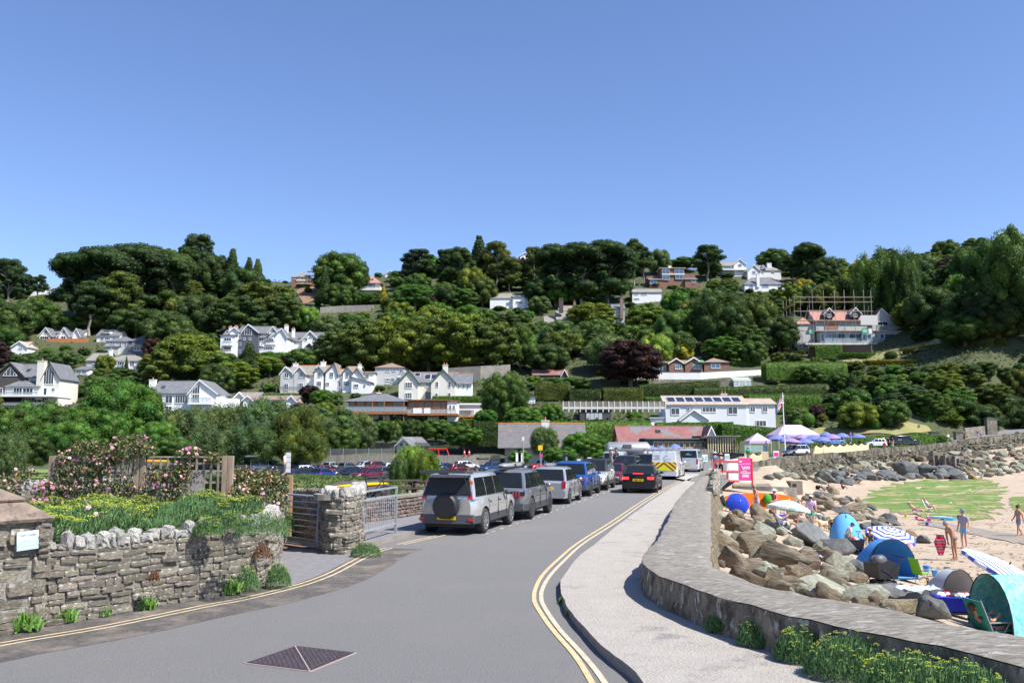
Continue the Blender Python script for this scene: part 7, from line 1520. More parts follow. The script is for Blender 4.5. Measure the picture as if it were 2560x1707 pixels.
for y in(-.2,.2):b.cyl((-.2,y,0),(2.9,y,0),.03,n=5)
for i in range(9):b.cyl((i*.33,-.2,0),(i*.33,.2,0),.018,n=5)
onroof(vn,'ladder',b.mesh('ladder','steel'),'aluminium ladder lying on the service van roof rack','ladder',X3+.1,2.15,y=-.2)
v2=car_at('van',1751,1179,'rr',17,(.74,.74,.74),'plain white camper van driving away ahead of the service van',cat='van',name='van');X4=-TEM['van',None]['xr'];b=MB();b.box(X4-.05,X4-.04,-.3,.2,1.46,1.50);b.box(X4-.05,X4-.04,-.1,.1,1.52,1.58);b.build('window_sticker','logo_green',v2)
car('suv',(16.4-1.5,84,0),195,BLUE,'mid blue car facing the camera beyond the service van',name='car')
car('van',(9.8,84,-.3),20,WHT,'white people carrier parked above the white SUV',cat='van');car('pickup',(11.6,78,-.3),108,(.03,.035,.035),'long dark estate parked across behind the queue')
def parked(kind,px,roofy,heading,color,label,zg=-2.17,**k):
 z=zg+CT[kind]['H'];p=G(px,roofy,z);c=CT[kind];th=R(heading);f=Vector((math.sin(th),math.cos(th),0));o=Vector((p.x,p.y,zg))-f*c['wb']*.5;return car(kind,o,heading,color,label,group='cars in the car park',**k)
CPK=[('van',661,1150,55,(.35,.37,.40),'silver camper van in the car park by the trellis','van'),('van',752,1147,62,(.012,.02,.10),'dark blue van parked under the willows','van'),('estate',628,1145,40,(.03,.035,.05),'dark estate with a black roof box'),('suv',590,1145,20,WHT,'white SUV nearest the trellis in the back row'),('estate',793,1150,60,(.10,.105,.12),'grey estate next to the dark blue van'),('hatch',832,1154,30,(.45,.62,.60),'pale mint hatchback in the car park'),('hatch',872,1155,35,(.16,.17,.19),'grey hatchback beside the one with raised boot'),('suv',908,1152,215,(.72,.72,.72),'white SUV facing the camera in the back row'),('suv',946,1152,50,DRED,'dark red SUV at the end of the back row'),('hatch',985,1156,60,WHT,'white hatchback half behind the feathery bush'),('estate',709,1163,50,BLK,'black estate in the front row by the parking sign'),('hatch',751,1169,220,(.02,.025,.05),'navy hatchback in the front row facing the camera'),('hatch',771,1162,60,WHT,'white hatchback tucked behind the navy one'),('hatch',808,1168,20,(.02,.06,.40),'vivid blue hatchback in the front row'),('estate',829,1162,60,DRED,'dark red saloon behind the vivid blue hatchback'),('estate',862,1166,225,(.015,.018,.03),'blue black estate in the middle of the front row'),('suv',917,1167,215,(.20,.015,.04),'crimson SUV in the front row'),('suv',964,1165,25,(.12,.12,.13),'dark grey SUV with roof bars in the front row'),('hatch',993,1162,30,RED,'red hatchback right behind the feathery bush'),('estate',626,1166,40,NAVY,'navy car seen between roses and camper van'),('hatch',606,1161,30,(.04,.04,.05),'black hatchback touching the trellis end'),('estate',575,1152,60,(.06,.065,.075),'dark car just above the trellis post'),('suv',1226,1154,215,(.03,.09,.22),'steel blue people carrier behind the silver estate SUV'),('van',1262,1138,60,(.62,.62,.62),'white camper van with dark windows beside the bins','van'),('estate',1207,1150,40,(.03,.03,.04),'black estate with roof box beside the white camper'),('suv',1166,1151,60,WHT,'white SUV above the raised rear glass'),('estate',1155,1158,55,DRED,'maroon estate above the raised rear glass'),('estate',1305,1155,60,(.33,.34,.36),'silver estate under the lamp post'),('hatch',1320,1147,50,(.2,.01,.02),'ruby hatchback behind the lamp post'),('hatch',1353,1161,60,(.62,.015,.012),'bright red hatchback behind the roof surfboard'),('hatch',1365,1148,35,(.5,.5,.52),'silver hatchback by the yellow payment sign'),('suv',1408,1141,12,(.27,.25,.24),'bronze grey SUV seen from behind beyond the queue'),('estate',1120,1156,55,(.02,.05,.15),'blue estate left of the maroon one'),('hatch',1460,1150,40,(.1,.1,.11),'charcoal car by the green shrubs')]
for q in CPK:parked(*q[:6],cat=q[6]if len(q)>6 else 'car',zg=-2.17 if q[1]<1340 else-1.6)
b=MB();b.loft([[(x,math.cos(t)*w_,.16+math.sin(t)*.16)for t in[math.pi*k/5 for k in range(10)]]for x,w_ in((-.95,.2),(-.8,.36),(.6,.38),(.95,.18))]);rb_=b.mesh('roof_box','plastic',True)
for px,py,Y,lab in((627,1141,110,'black roof box on the dark estate by the trellis'),(1207,1146,107,'black roof box on the black estate beside the white camper')):p=A(px,py+3,Y);link('roof_box',rb_,None,(p.x,p.y,p.z),(0,0,R(50)),label=lab,cat='roof box')
def carH(kind,px,py,heading,color,label,Y,**k):p=A(px,py,Y);return car(kind,(p.x,p.y,p.z),heading,color,label,**k)
carH('suv',2004,1141,236,WHT,'white crossover parked nose out beside the scalloped fence',118);carH('mini',2206,1117,268,WHT,'small rounded white car on the coast road',152);carH('pickup',2244,1113,84,(.02,.02,.023),'black pickup truck with hard top by the hedge',158,cat='pickup truck');carH('hatch',2100,1113,262,(.12,.25,.48),'light blue car behind the cafe parasols',148)
def bp(px,py,fn=Bz):return march(px,py,fn)
def umbrella(label,c,r,m,tilt=(0,0),pole=1.8,n=8,drop=.32,cat='beach umbrella',pm='offwhite',rot=0,closed=False,color=None):
 """c is the canopy centre; the pole runs down from it"""
 t=thing('parasol',label,cat,c,0);t.rotation_euler=(tilt[0],tilt[1],rot);b=MB();K=5;V=[]
 if closed:b.loft([[(math.cos(a)*q,math.sin(a)*q,z)for a in[2*math.pi*i/8 for i in range(8)]]for q,z in((.05,.25),(.14,.0),(.17,-.9),(.13,-1.2))])
 else:
  for k in range(K+1):
   q=k/K
   for i in range(n*2):a=math.pi*i/n;e=(1 if i%2==0 else.955+.0*q);V.append((math.cos(a)*r*q*e,math.sin(a)*r*q*e,-drop*q**1.7*(1 if i%2==0 else.93)))
  b.add(V,[(k*2*n+i,k*2*n+(i+1)%(2*n),(k+1)*2*n+(i+1)%(2*n),(k+1)*2*n+i)for k in range(K)for i in range(2*n)])
  V=[]
  for z in(0,-.10):
   for i in range(2*n):a=math.pi*i/n;e=1 if i%2==0 else.955;V.append((math.cos(a)*r*e,math.sin(a)*r*e,-drop*(1 if i%2==0 else.93)+z))
  b.add(V,[(i,(i+1)%(2*n),2*n+(i+1)%(2*n),2*n+i)for i in range(2*n)])
 b.build('canopy',m,t,color=color);MB().cyl((0,0,.08),(0,0,-pole),.02,n=6).build('pole',pm,t)
 if not closed:
  b=MB()
  for i in range(n):a=2*math.pi*i/n;b.cyl((0,0,-.03),(math.cos(a)*r*.98,math.sin(a)*r*.98,-drop-.02),.007,n=3)
  b.build('ribs',pm,t)
 return t
def tent(label,p,w,h,d,rot,color,color2=None,cat='beach tent',tp=(.98,.97,.85,.7,.55,.12),name='beach_tent',m='cloth'):
 t=thing(name,label,cat,p,R(rot));n=12
 def ring(q,s,hh):return[(math.cos(math.pi*i/n)*w/2*s,q,max(0,math.sin(math.pi*i/n))**.8*hh)for i in range(n+1)]
 b=MB();b.loft([ring(0,1,h),ring(d*.35,tp[0],h*tp[1]),ring(d*.7,tp[2],h*tp[3]),ring(d,tp[4],h*tp[5])],closed=False,caps=False);b.build('shell',m,t,True,color=color)
 b=MB();b.tube(ring(-.01,1.01,h*1.01),.014,5);b.tube([(0,0,h),(0,d*.4,h*.96),(0,d,h*.1)],.012,5);b.build('frame','black',t)
 MB().box(-w*.5,w*.5,-.25,d*.9,.0,.015).build('groundsheet','cloth',t,color=color2 or(.05,.06,.08));return t
def chair(label,p,rot,color,kind='low',cat='folding chair',fr='steel'):
 t=thing('folding_chair',label,cat,p,R(rot));z=.26 if kind=='low' else.42;b=MB()
 for y in(-.26,.26):b.cyl((-.1,y,.01),(.22,y,z+.16),.012,n=5);b.cyl((.28,y,.01),(-.12,y,z+.02),.012,n=5);b.cyl((-.16,y,z),(-.40,y,z+.62),.013,n=5);b.cyl((-.24,y,z+.18),(.24,y,z+.18),.016,n=5)
 b.build('frame',fr,t);b=MB();b.add([(-.16,-.25,z),(.26,-.25,z+.03),(.26,.25,z+.03),(-.16,.25,z)]+[(-.16,-.25,z-.02),(.26,-.25,z+.01),(.26,.25,z+.01),(-.16,.25,z-.02)],[(0,1,2,3),(7,6,5,4),(0,4,5,1),(2,6,7,3)]);b.build('seat','cloth',t,color=color)
 b=MB();b.add([(-.17,-.25,z),(-.17,.25,z),(-.40,.25,z+.6),(-.40,-.25,z+.6),(-.20,-.25,z),(-.20,.25,z),(-.43,.25,z+.6),(-.43,-.25,z+.6)],[(0,1,2,3),(7,6,5,4),(2,6,7,3),(0,3,7,4),(1,5,6,2)]);b.build('backrest','cloth',t,color=color);return t
dm('turq',(.10,.42,.43),.8,(.30,.62,.60),9,isl=0)
HB=(.08,.05,.03);GH=(.28,.26,.24);BL_=(.55,.38,.18);Wt_=(.78,.78,.78)
sup=bp(1894,1291);person(sup,190,1.78,'hold','bare chested man with patterned shorts reaching to the orange paddle board','t',('hair',GH),None,('shorts',(.30,.33,.50)))
c=A(1896,1251,sup.y+.9);b=MB();n=26;prof=[(2.0*math.cos(t),.44*math.copysign(abs(math.sin(t))**.75,math.sin(t)))for t in[2*math.pi*i/n for i in range(n)]]
t=thing('paddle_board','long orange paddle board stood on its edge on the sand','paddle board',c);t.rotation_euler=(R(-20),0,R(-4));b.prism(prof,0,.06);b.build('deck','cloth',t,color=(.62,.13,.01));MB().prism([(x*.995,z*.99)for x,z in prof],.061,.12).build('hull','white',t);MB().box(-.12,.06,-.01,0,-.12,.1).build('handle','black',t)
p=bp(1822,1278);chair('low striped beach chair under the small blue umbrella',p,10,(.10,.45,.50));person(p,10,1.6,'recline','person in pale cap and lilac top sitting under the small blue umbrella','p',('hair',HB),(.60,.40,.62),('shorts',(.5,.2,.3)),('cap',(.75,.6,.65)))
umbrella('small royal blue umbrella tilted toward the camera',A(1850,1252,p.y-.7),.6,'cloth',(R(62),R(14)),.8,color=(.02,.05,.42))
p=bp(1938,1299);person(p,210,1.7,'fold','woman in red checked top and white sun hat behind the mint umbrella','p',('hair',HB),(.62,.16,.20),('shorts',Wt_),('sunhat',Wt_));MB().ball((0,0,0),(.24,.16,.30),10,7).build('shoulder_bag','cloth',None,True,loc=p+Vector((-.42,-.1,1.15)),color=(.06,.30,.04),label='bright green round beach bag on the shoulder of the woman in red',cat='bag')
p=bp(1996,1312);person(p,320,1.66,'bend','bare shouldered woman with hair bun wearing white beside the mint umbrella','p',('bun',HB),(.74,.74,.74),('shorts',Wt_),topk='vest')
p=bp(2030,1322);person(p,50,1.84,'stand','man in lilac shirt, green shorts and white cap with his back turned','p',('hair',HB),(.64,.46,.68),('shorts',(.12,.40,.26)),('cap',Wt_))
p=bp(1960,1338);p.z+=.12;chair('blue reclining beach chair holding the man with folded hands',p,-8,(.05,.22,.36));person(p+Vector((0,0,.03)),-8,1.78,'recline','man in pale blue shirt reclining in a blue chair on the rocks','t',('hair',(.13,.08,.05)),(.55,.62,.70),('shorts',(.62,.55,.42)))
pm_=bp(1983,1335);umbrella('mint and white striped beach umbrella over the rocks',A(1973,1250,pm_.y),.98,'stripe_mint',(R(-4),R(9)),1.9,drop=.36)
MB().box(-.17,.17,-.08,.08,0,.42).box(-.10,-.08,-.01,.01,.42,.62).box(.08,.10,-.01,.01,.42,.62).build('beach_bag','cloth',loc=bp(1957,1312)+Vector((0,0,.1)),color=(.03,.05,.40),label='royal blue carrier bag by the seated man',cat='bag')
b=MB()
for q in(.45,):b.tube([(math.cos(a)*q,0,.5+math.sin(a)*q)for a in[2*math.pi*i/20 for i in range(21)]],.02,5)
b.build('hoop_frame','steel',loc=bp(2045,1330),label='round grey hoop frame leaning beside the man in lilac',cat='hoop')
d=bp(2058,1326);t=thing('dog','curly cream dog standing on the sand by the rocks','dog',d,R(200));b=MB();b.loft([[(x,math.cos(a)*r_,z+math.sin(a)*r_*1.1)for a in[2*math.pi*i/9 for i in range(9)]]for x,z,r_ in((-.30,.42,.05),(-.26,.41,.11),(-.1,.40,.12),(.08,.40,.14),(.22,.42,.13),(.30,.50,.08),(.36,.57,.07),(.42,.58,.08),(.48,.55,.055),(.56,.53,.03))])
for x in(-.2,.18):
 for y in(-.08,.08):b.tube([(x,y,.40),(x+(.03 if x<0 else 0),y,.22),(x-(.02 if x<0 else 0),y,.10),(x+.03,y,.0)],[.06,.04,.028,.03],6)
b.tube([(-.28,0,.46),(-.38,0,.56),(-.36,0,.62)],[.03,.025,.02],5);b.ball((.42,.08,.53),(.03,.02,.06));b.ball((.42,-.08,.53),(.03,.02,.06));b.build('body','cloth',t,True,color=(.62,.44,.28));MB().ball((.56,0,.54),.018,6,5).build('nose','black',t)
tent('round pale blue pop up tent beside the boys',bp(2116,1372),1.35,1.5,1.1,165,(.12,.38,.72));tent('blue ridge beach tent with towels drying on it',bp(2232,1446),1.7,1.2,1.4,10,(.06,.25,.62),(.12,.30,.48))
tent('silver grey beach shelter beside the blue wagon',A(2402,1540,21.5),1.05,1.1,1.2,12,(.42,.43,.47));tt_=tent('large turquoise patterned beach tent at the frame edge',A(2478,1580,18.2),1.4,1.15,2.4,-84,(.10,.46,.47),(.01,.13,.12),tp=(1,.99,1,.97,.95,.9),m='turq')
person(A(2480,1606,17.9),10,1.5,'recline','dark haired woman reading in the shade of the turquoise tent','t',('hair',HB),(.02,.04,.10),('trousers',(.04,.12,.12)));chair('wooden framed beach chair under the reading woman',A(2480,1606,17.9),10,(.03,.22,.16))
p=A(2528,1640,12.9);person((p.x,p.y,-1.18),100,1.62,'sitground','blonde woman sitting low against the sea wall in white','p',('long',BL_),(.66,.67,.70),('shorts',(.3,.3,.34)))
p=A(2556,1640,13.4);person((p.x,p.y,-1.15),120,1.65,'sitground','person in pale grey shirt bent over beside the blonde woman','p',('hair',HB),(.50,.50,.56),('shorts',(.25,.25,.3)))
for px,py,h,ps,f,lab,sk,hr,tp,bt,ht,tk in((2086,1360,1.18,'hold',190,'boy in navy top and straw hat by the round tent','p',('hair',BL_),(.02,.03,.07),('shorts',(.1,.4,.35)),('sunhat',(.68,.50,.20)),'shirt'),(2118,1380,1.28,'bend',-10,'boy in white shirt and grey cap leaning over the cart','p',('hair',HB),(.70,.70,.72),('shorts',(.10,.32,.22)),('cap',(.06,.065,.08)),'shirt'),(2178,1396,1.22,'walk',15,'boy in dark grey wetsuit top and tan hat walking','p',('hair',HB),(.07,.08,.10),('trousers',(.07,.08,.10)),('sunhat',(.45,.27,.14)),'shirt'),(2388,1400,1.66,'bend',185,'tanned woman in bikini top bending to shake a towel','t',('bun',GH),(.25,.17,.14),('briefs',(.12,.13,.16)),None,'vest'),(2412,1371,1.82,'stand',205,'man in grey shirt, pale blue shorts and cap','p',('hair',GH),(.30,.31,.36),('shorts',(.20,.42,.62)),('cap',(.16,.19,.22)),'shirt'),(2549,1340,1.66,'walk',185,'woman in blue dress walking across the sand','t',('bun',HB),(.20,.26,.40),('shorts',(.20,.26,.40)),None,'vest'),(2290,1285,1.62,'recline',-20,'woman in straw hat sitting in a low chair on the seaweed edge','p',('long',BL_),(.5,.45,.5),('briefs',(.2,.05,.1)),('sunhat',(.6,.46,.3)),'vest'),(2322,1278,1.5,'sit',-30,'girl in white top and pink cap sitting by the seaweed','p',('long',BL_),Wt_,('shorts',(.5,.1,.3)),('cap',(.75,.16,.38)),'shirt'),(2327,1310,.95,'crouch',200,'small child in pink suit crouching over toys','p',('hair',BL_),(.72,.10,.32),('shorts',(.72,.10,.32)),('sunhat',(.75,.35,.5)),'shirt'),(2062,1226,1.75,'lounge',-18,'sunbather in navy top and white hat on a low chair','p',('hair',HB),(.05,.06,.10),('shorts',(.05,.06,.1)),('sunhat',Wt_),'shirt'),(2084,1224,1.7,'lounge',-12,'sunbather in white beside the pink cushion','p',('hair',HB),(.6,.55,.55),('shorts',(.6,.5,.5)),None,'shirt'),(2107,1222,1.66,'sitground',-20,'dark haired person in maroon top on the sand','d',('long',(.02,.015,.01)),(.18,.015,.035),('shorts',(.05,.02,.03)),None,'shirt'),(2130,1212,1.7,'lounge',-14,'sunbather in white top, first of the pair by the dark rock','p',('hair',HB),(.72,.72,.72),('shorts',(.3,.3,.35)),None,'shirt'),(2145,1211,1.7,'lounge',-10,'sunbather in green top, second of the pair by the dark rock','p',('hair',GH),(.12,.22,.20),('shorts',(.3,.1,.1)),('cap',(.1,.14,.14)),'shirt'),(2455,1195,1.6,'sitground',200,'person in pale top crouched by the bags at the far rocks','p',('hair',HB),(.45,.47,.55),('shorts',(.3,.32,.4)),None,'shirt')):
 q=bp(px,py);person((q.x,q.y,q.z),f,h,ps,lab,sk,hr,tp,bt,ht,None,tk)
q=bp(2022,1238);person(q,-30,1.72,'lie','person in pale blue shorts lying flat beside the concrete block','p',('hair',HB),None,('shorts',(.25,.35,.6)))
umbrella('large umbrella with blue and white rings over the boys',A(2229,1320,35.5),1.0,'stripe_blue_ring',(R(15),R(6)),1.9,drop=.30,pm='woodbrown');umbrella('blue and white barred umbrella lying tilted above the turquoise tent',A(2524,1410,25.5),1.25,'stripe_blue',(R(24),R(14)),1.4,drop=.22,rot=.5,pm='woodbrown')
def cloth(name,label,p,w,l,color,rot=0,cat='towel',h=.12,m='cloth'):
 V=[((i/9-.5)*w,(j/7-.5)*l,h*(.5+noise.noise((i*.6,j*.6,p[0]))))for j in range(8)for i in range(10)];return link(name,npmesh(name,V,[(j*10+i,j*10+i+1,(j+1)*10+i+1,(j+1)*10+i)for j in range(7)for i in range(9)],[m],smooth=True),None,p,R(rot),None,color,label=label,cat=cat)
q=bp(2385,1400);V=[(-.15+.05*noise.noise((i,j,1))+(i/5-.5)*(.30+.16*math.sin(j*.5)),.1*noise.noise((i*.8,j*.5,2)),-j*.1)for j in range(9)for i in range(6)];stripes('plaid',(.50,.03,.07),(.03,.03,.06),9,'Z',.55);link('towel',npmesh('towel',V,[(j*6+i,j*6+i+1,(j+1)*6+i+1,(j+1)*6+i)for j in range(8)for i in range(5)],['plaid']),loc=q+Vector((-.38,-.05,1.0)),label='red and black checked towel shaken out by the bending woman',cat='towel')
cloth('towel','pale blue towel spread over the broad grey rock',A(2300,1478,17.6)+Vector((0,0,.0)),.75,.5,(.42,.48,.55),10);cloth('towel','small pale towel dropped on the brown boulders',A(2062,1392,27),.4,.3,(.5,.55,.75),20);cloth('towel','patterned towel hanging over the ridge tent',A(2264,1365,28.0),.25,.6,(.62,.35,.40),0);cloth('towel','white floral towel on the ridge tent',A(2255,1360,28.2),.3,.3,(.75,.66,.66),0)
t=thing('pushchair','bulky black twin pushchair loaded with grey bags','pushchair',A(2204,1478,22.6),R(20));t.scale=(.8,.8,.85);b=MB()
for y in(-.33,.33):b.tube([(-.5,y,.14),(.1,y,.55),(.62,y,.98),(.72,y,1.0)],.018,5);b.tube([(.45,y,.12),(.05,y,.55),(-.25,y,.7)],.018,5)
b.cyl((.72,-.33,1.0),(.72,.33,1.0),.022);b.build('frame','black',t);MB().prism([(-.35,.42),(.38,.38),(.5,.8),(.1,.95),(-.4,.85)],-.32,.32).build('seat','black',t);b=MB();b.ball((-.16,-.16,.92),(.26,.17,.20));b.ball((0,.18,.88),(.24,.16,.18));b.build('hood','cladding',t,True);MB().box(-.2,.35,-.3,.3,.2,.34).build('basket','plastic',t)
for x,r_ in((-.5,.15),(.45,.12)):
 for y in(-.34,.34):b=MB();b.tube([(math.cos(a)*r_,0,math.sin(a)*r_)for a in[2*math.pi*i/14 for i in range(15)]],.028,5);b.cyl((-r_,0,0),(r_,0,0),.01,n=4);b.cyl((0,0,-r_),(0,0,r_),.01,n=4);b.build('wheel','rubber',t,loc=(x,y,r_+.01))
def wagon(label,p,rot,color,load):
 t=thing('beach_wagon',label,'wagon',p,R(rot));b=MB();b.loft([[(-.42,-.22,.32),(.42,-.22,.32),(.42,.22,.32),(-.42,.22,.32)],[(-.5,-.27,.62),(.5,-.27,.62),(.5,.27,.62),(-.5,.27,.62)]]);b.build('fabric_tub','cloth',t,color=color);b=MB();b.box(-.4,.4,-.24,.24,.26,.30);b.tube([(-.5,0,.35),(-.62,0,.9),(-.60,.1,.98),(-.60,-.1,.98),(-.62,0,.9)],.012,5);b.build('frame','black',t)
 for x in(-.34,.34):
  for y in(-.26,.26):MB().cyl((x,y-.04,.12),(x,y+.04,.12),.12,n=14).build('wheel','steel' if load else 'rubber',t)
 b=MB()
 for i in range(6):b.ball((-.35+.13*i,.1*math.sin(i*2),.62),(.11,.12,.09),7,5,i%3)
 link('contents',b.mesh('contents',['white','red_paint','cladding']),t);return t
wagon('royal blue folding wagon packed with beach things',A(2400,1562,19.6),-14,(.02,.03,.32),1);wagon('dark wagon with a red towel between the two boys',bp(2140,1385),80,(.05,.05,.07),0)
t_=chair('small lime green folding chair facing away',bp(2303,1462),20,(.15,.42,.02),'high');t_.scale=(.7,.7,.8);chair('pink patterned low chair by the seaweed edge',bp(2290,1286),-20,(.45,.2,.35));chair('white low chair under the girl in the pink cap',bp(2322,1279),-30,(.6,.6,.6));chair('black low chair under the sunbather in navy',bp(2062,1227),-18,(.02,.02,.02));chair('dark chair below the first of the sunbathing pair',bp(2130,1213),-14,(.1,.1,.12))
TOY=[('toy_bucket',2316,1428,(.04,.25,.62),'light blue castle bucket behind the lime chair'),('toy_bucket',2338,1440,(.10,.35,.65),'blue round bucket with handle'),('toy_truck',2352,1450,(.03,.06,.42),'dark blue toy near the buckets'),('toy_spade',2312,1455,(.75,.35,.02),'orange yellow spade under the lime chair'),('toy_spade',2335,1448,(.7,.12,.02),'red orange beach toy'),('toy_bucket',2265,1293,(.7,.62,.03),'small yellow bucket by the seaweed'),('toy_bucket',2292,1298,(.7,.1,.35),'pink basin by the crouching child'),('toy_truck',2303,1302,(.65,.06,.05),'red toy by the crouching child'),('toy_bucket',2318,1314,(.12,.08,.4),'purple bucket in front of the crouching child')]
for nm,px,py,c,lab in TOY:
 q=bp(px,py);b=MB();b.loft([[(math.cos(a)*r_,math.sin(a)*r_,z)for a in[k*math.pi/4 for k in range(8)]]for r_,z in((.08,0),(.12,.2),(.125,.21))])if 'bucket' in nm else(b.box(-.18,.18,-.08,.08,.04,.12)if 'truck' in nm else b.box(-.25,.2,-.02,.02,.01,.04).box(.2,.34,-.07,.07,.01,.03));b.build(nm,'cloth',loc=q,rot=U(0,3),color=c,label=lab,cat='beach toy')
def slabboard(name,label,px,py,L,w,c,c2,rot,cat):q=bp(px,py);t=thing(name,label,cat,q,R(rot));P=[(L/2*math.cos(a),w/2*math.sin(a))for a in[k*math.pi/8 for k in range(16)]];MB().prism(P,.02,.12,ax='z').build('deck','cloth',t,color=c);MB().prism([(x*.7,y*.7)for x,y in P],.121,.14,ax='z').build('pad','cloth',t,color=c2)
slabboard('float','white float with red rim on the sand by the black rocks',2388,1201,1.9,.6,(.62,.03,.04),Wt_,-3,'float');slabboard('air_bed','pale blue air bed on the sand by the crouching child',2345,1295,1.5,.55,(.25,.42,.60),(.5,.6,.7),-15,'air bed');slabboard('body_board','bright blue body board beside the air bed',2372,1299,1.0,.45,(.05,.35,.62),(.08,.4,.7),-8,'body board')
tent('tiny turquoise tent far back by the sunbathers',bp(2097,1200),.9,.55,.7,160,(.02,.40,.38));b=MB();b.ball((0,0,.3),(.45,.2,.32));b.build('cushion','cloth',None,True,loc=bp(2078,1205),color=(.65,.15,.2),label='pink windbreak cushion behind the sunbathers',cat='cushion')
for px,py,c,lab in((2411,1196,(.02,.05,.35),'blue bag by the far rocks'),(2425,1196,(.02,.04,.3),'navy bag by the far rocks'),(2437,1199,(.65,.12,.01),'orange bag by the far rocks'),(2391,1183,(.02,.35,.12),'green bag up on the dark rocks'),(2045,1222,(.02,.02,.02),'black rucksack by the concrete block')):MB().ball((0,0,.2),(.3,.2,.25),8,6).build('bag','cloth',None,True,loc=bp(px,py),color=c,label=lab,cat='bag')
g=random.Random(12);V=[]
for i in range(1500):
 x,y=g.uniform(2100,2640),1270+280*g.random()**1.3
 if x<2160 and y>1380:continue
 q=bp(x,y)if i%3 else q+Vector((g.gauss(0,.4),g.gauss(0,.3),0));q.z=Bz(q.x,q.y);s=g.uniform(.02,.09);a=g.uniform(0,3);e=Vector((math.cos(a)*s*2,math.sin(a)*s*2,0));f=Vector((-math.sin(a)*s*.6,math.cos(a)*s*.6,.012));c=q+Vector((0,0,.02));V+=[tuple(c-e),tuple(c-f),tuple(c+e),tuple(c+f)]
link('seaweed',npmesh('seaweed',V,np.arange(len(V)).reshape(-1,4),['leaf']),color=(.12,.10,.04),kind='stuff')
# --- street furniture, cafe terrace, car park edge
def frame_at(name,label,cat,xc,yb,Y,rot=0,group=None):
 p=A(xc,yb,Y);t=thing(name,label,cat,p,R(rot),group);s=1/ppm(Y,p.z);return t,(lambda x:(x-xc)*s),(lambda y:(yb-y)*s)
t,X,Z=frame_at('notice_board','red framed beach notice board with a pink 999 emergency panel','sign',1848,1212,60)
MB().box(X(1848),X(1879),-.03,.03,Z(1201),Z(1145)).build('pink_panel','pink',t);MB().prism([(X(1818),Z(1202)),(X(1847),Z(1202)),(X(1847),Z(1145)),(X(1818),Z(1151))],-.02,.02).build('white_panel','offwhite',t);MB().box(X(1848),X(1879),-.035,.03,Z(1204),Z(1201.2)).build('white_strip','white',t)
for x,y0,y1 in((1881,1216,1146),(1786,1182,1153),(1819,1203,1179)):MB().box(X(x)-.05,X(x)+.05,-.05,.05,Z(y0),Z(y1)).build('post','red_paint',t)
for a,b_,y in((1786,1848,1154),(1786,1848,1179),(1819,1848,1203)):MB().box(X(a)+.05,X(b_),-.06,.0,Z(y)-.04,Z(y)+.05).build('rail','red_paint',t)
for y0,y1 in((1175,1157),(1199,1183)):MB().box(X(1822),X(1844),-.035,-.021,Z(y0),Z(y1)).build('poster','white',t)
for bd,sz,x,y in(('999',.30,1868,1170),('In an',.15,1862,1177),('Emergency',.15,1865,1181.5)):text(bd,sz,'white',t,(X(x),-.034,Z(y)),(R(90),0,0),bold=.004)
b=MB();b.tube([(X(1855),-.04,Z(1164)),(X(1855),-.04,Z(1168)),(X(1857.5),-.04,Z(1171)),(X(1860),-.04,Z(1172))],[.05,.025,.025,.05],5);b.build('phone_symbol','white',t);b=MB()
for k in range(4):b.box(X(1856),X(1873-k%2),-.034,-.031,Z(1187+k*1.8),Z(1186+k*1.8))
b.box(X(1850),X(1879),-.034,-.031,Z(1160),Z(1159.2));b.box(X(1850),X(1856),-.034,-.031,Z(1155),Z(1152));b.build('printed_lines','white',t)
p=G(1782,1190,0);t=thing('handrail','grey tubular handrail at the far end of the sea wall','railing',p)
for x in(0,.5,1.0):MB().cyl((x*.6,x*1.8,0),(x*.6,x*1.8,1.15),.025).build('post','steel',t)
for z in(.4,.8,1.12):MB().cyl((0,0,z),(.6,1.8,z),.02).build('rail','steel',t)
for sd,(xa,xb,yt,yb,Y,lab)in enumerate(((1620,1782,1122,1141,122,'weathered wooden paling fence in front of the cafe veranda'),(760,1250,1137,1153,150,'long weathered paling fence between car park and tennis court'),(893,905,1,2,0,''))):
 if Y:
  t,X,Z=frame_at('paling_fence',lab,'fence',(xa+xb)/2,yb,Y);b=MB();g=random.Random(sd);x=X(xa)
  while x<X(xb):b.box(x,x+.13,-.02,.02,-.6,Z(yt)+g.uniform(-.08,.05));x+=.16
  b.build('palings','fencepale',t,kind='stuff')
  for z in(.3,.9):MB().box(X(xa),X(xb),.03,.08,z,z+.08).build('rail','woodgrey',t)
def wirefence(label,xa,xb,yt,yb,Y,m,n):
 t,X,Z=frame_at('wire_fence',label,'fence',(xa+xb)/2,yb,Y);MB().box(X(xa),X(xb),-.01,.01,.05,Z(yt)).build('netting',m,t)
 for i in range(n+1):x=lerp(X(xa),X(xb),i/n);MB().cyl((x,-.04,-.5),(x,-.04,Z(yt)+.1),.05,n=5).build('post','black' if m=='netting' else 'galv',t)
wirefence('clear chain link fence with slanting struts above the paling fence',762,985,1121,1138,153,'clearfence',7);wirefence('tall black netting fence of the tennis court',870,1252,1106,1138,166,'netting',9)
t,X,Z=frame_at('play_frame','red tubular goal frame behind the tennis court fence','goal',1097,1138,160);b=MB();b.tube([(X(1072),0,Z(1122)),(X(1116),0,Z(1122)),(X(1122),0,Z(1138))],.14);b.cyl((X(1096),0,0),(X(1096),0,Z(1122)),.14);b.build('frame','red_paint',t)
for px,l in((1161,'nearest the goal frame'),(1173,'further from the goal frame')):b=MB();b.cyl((0,0,0),(0,0,.9),.22,.04);b.cyl((0,0,.4),(0,0,.6),.16,.11,mi=1);b.build('traffic_cone',['red_paint','white'],loc=A(px,1137,150),label='red and white traffic cone on the tennis court, '+l,cat='traffic cone')
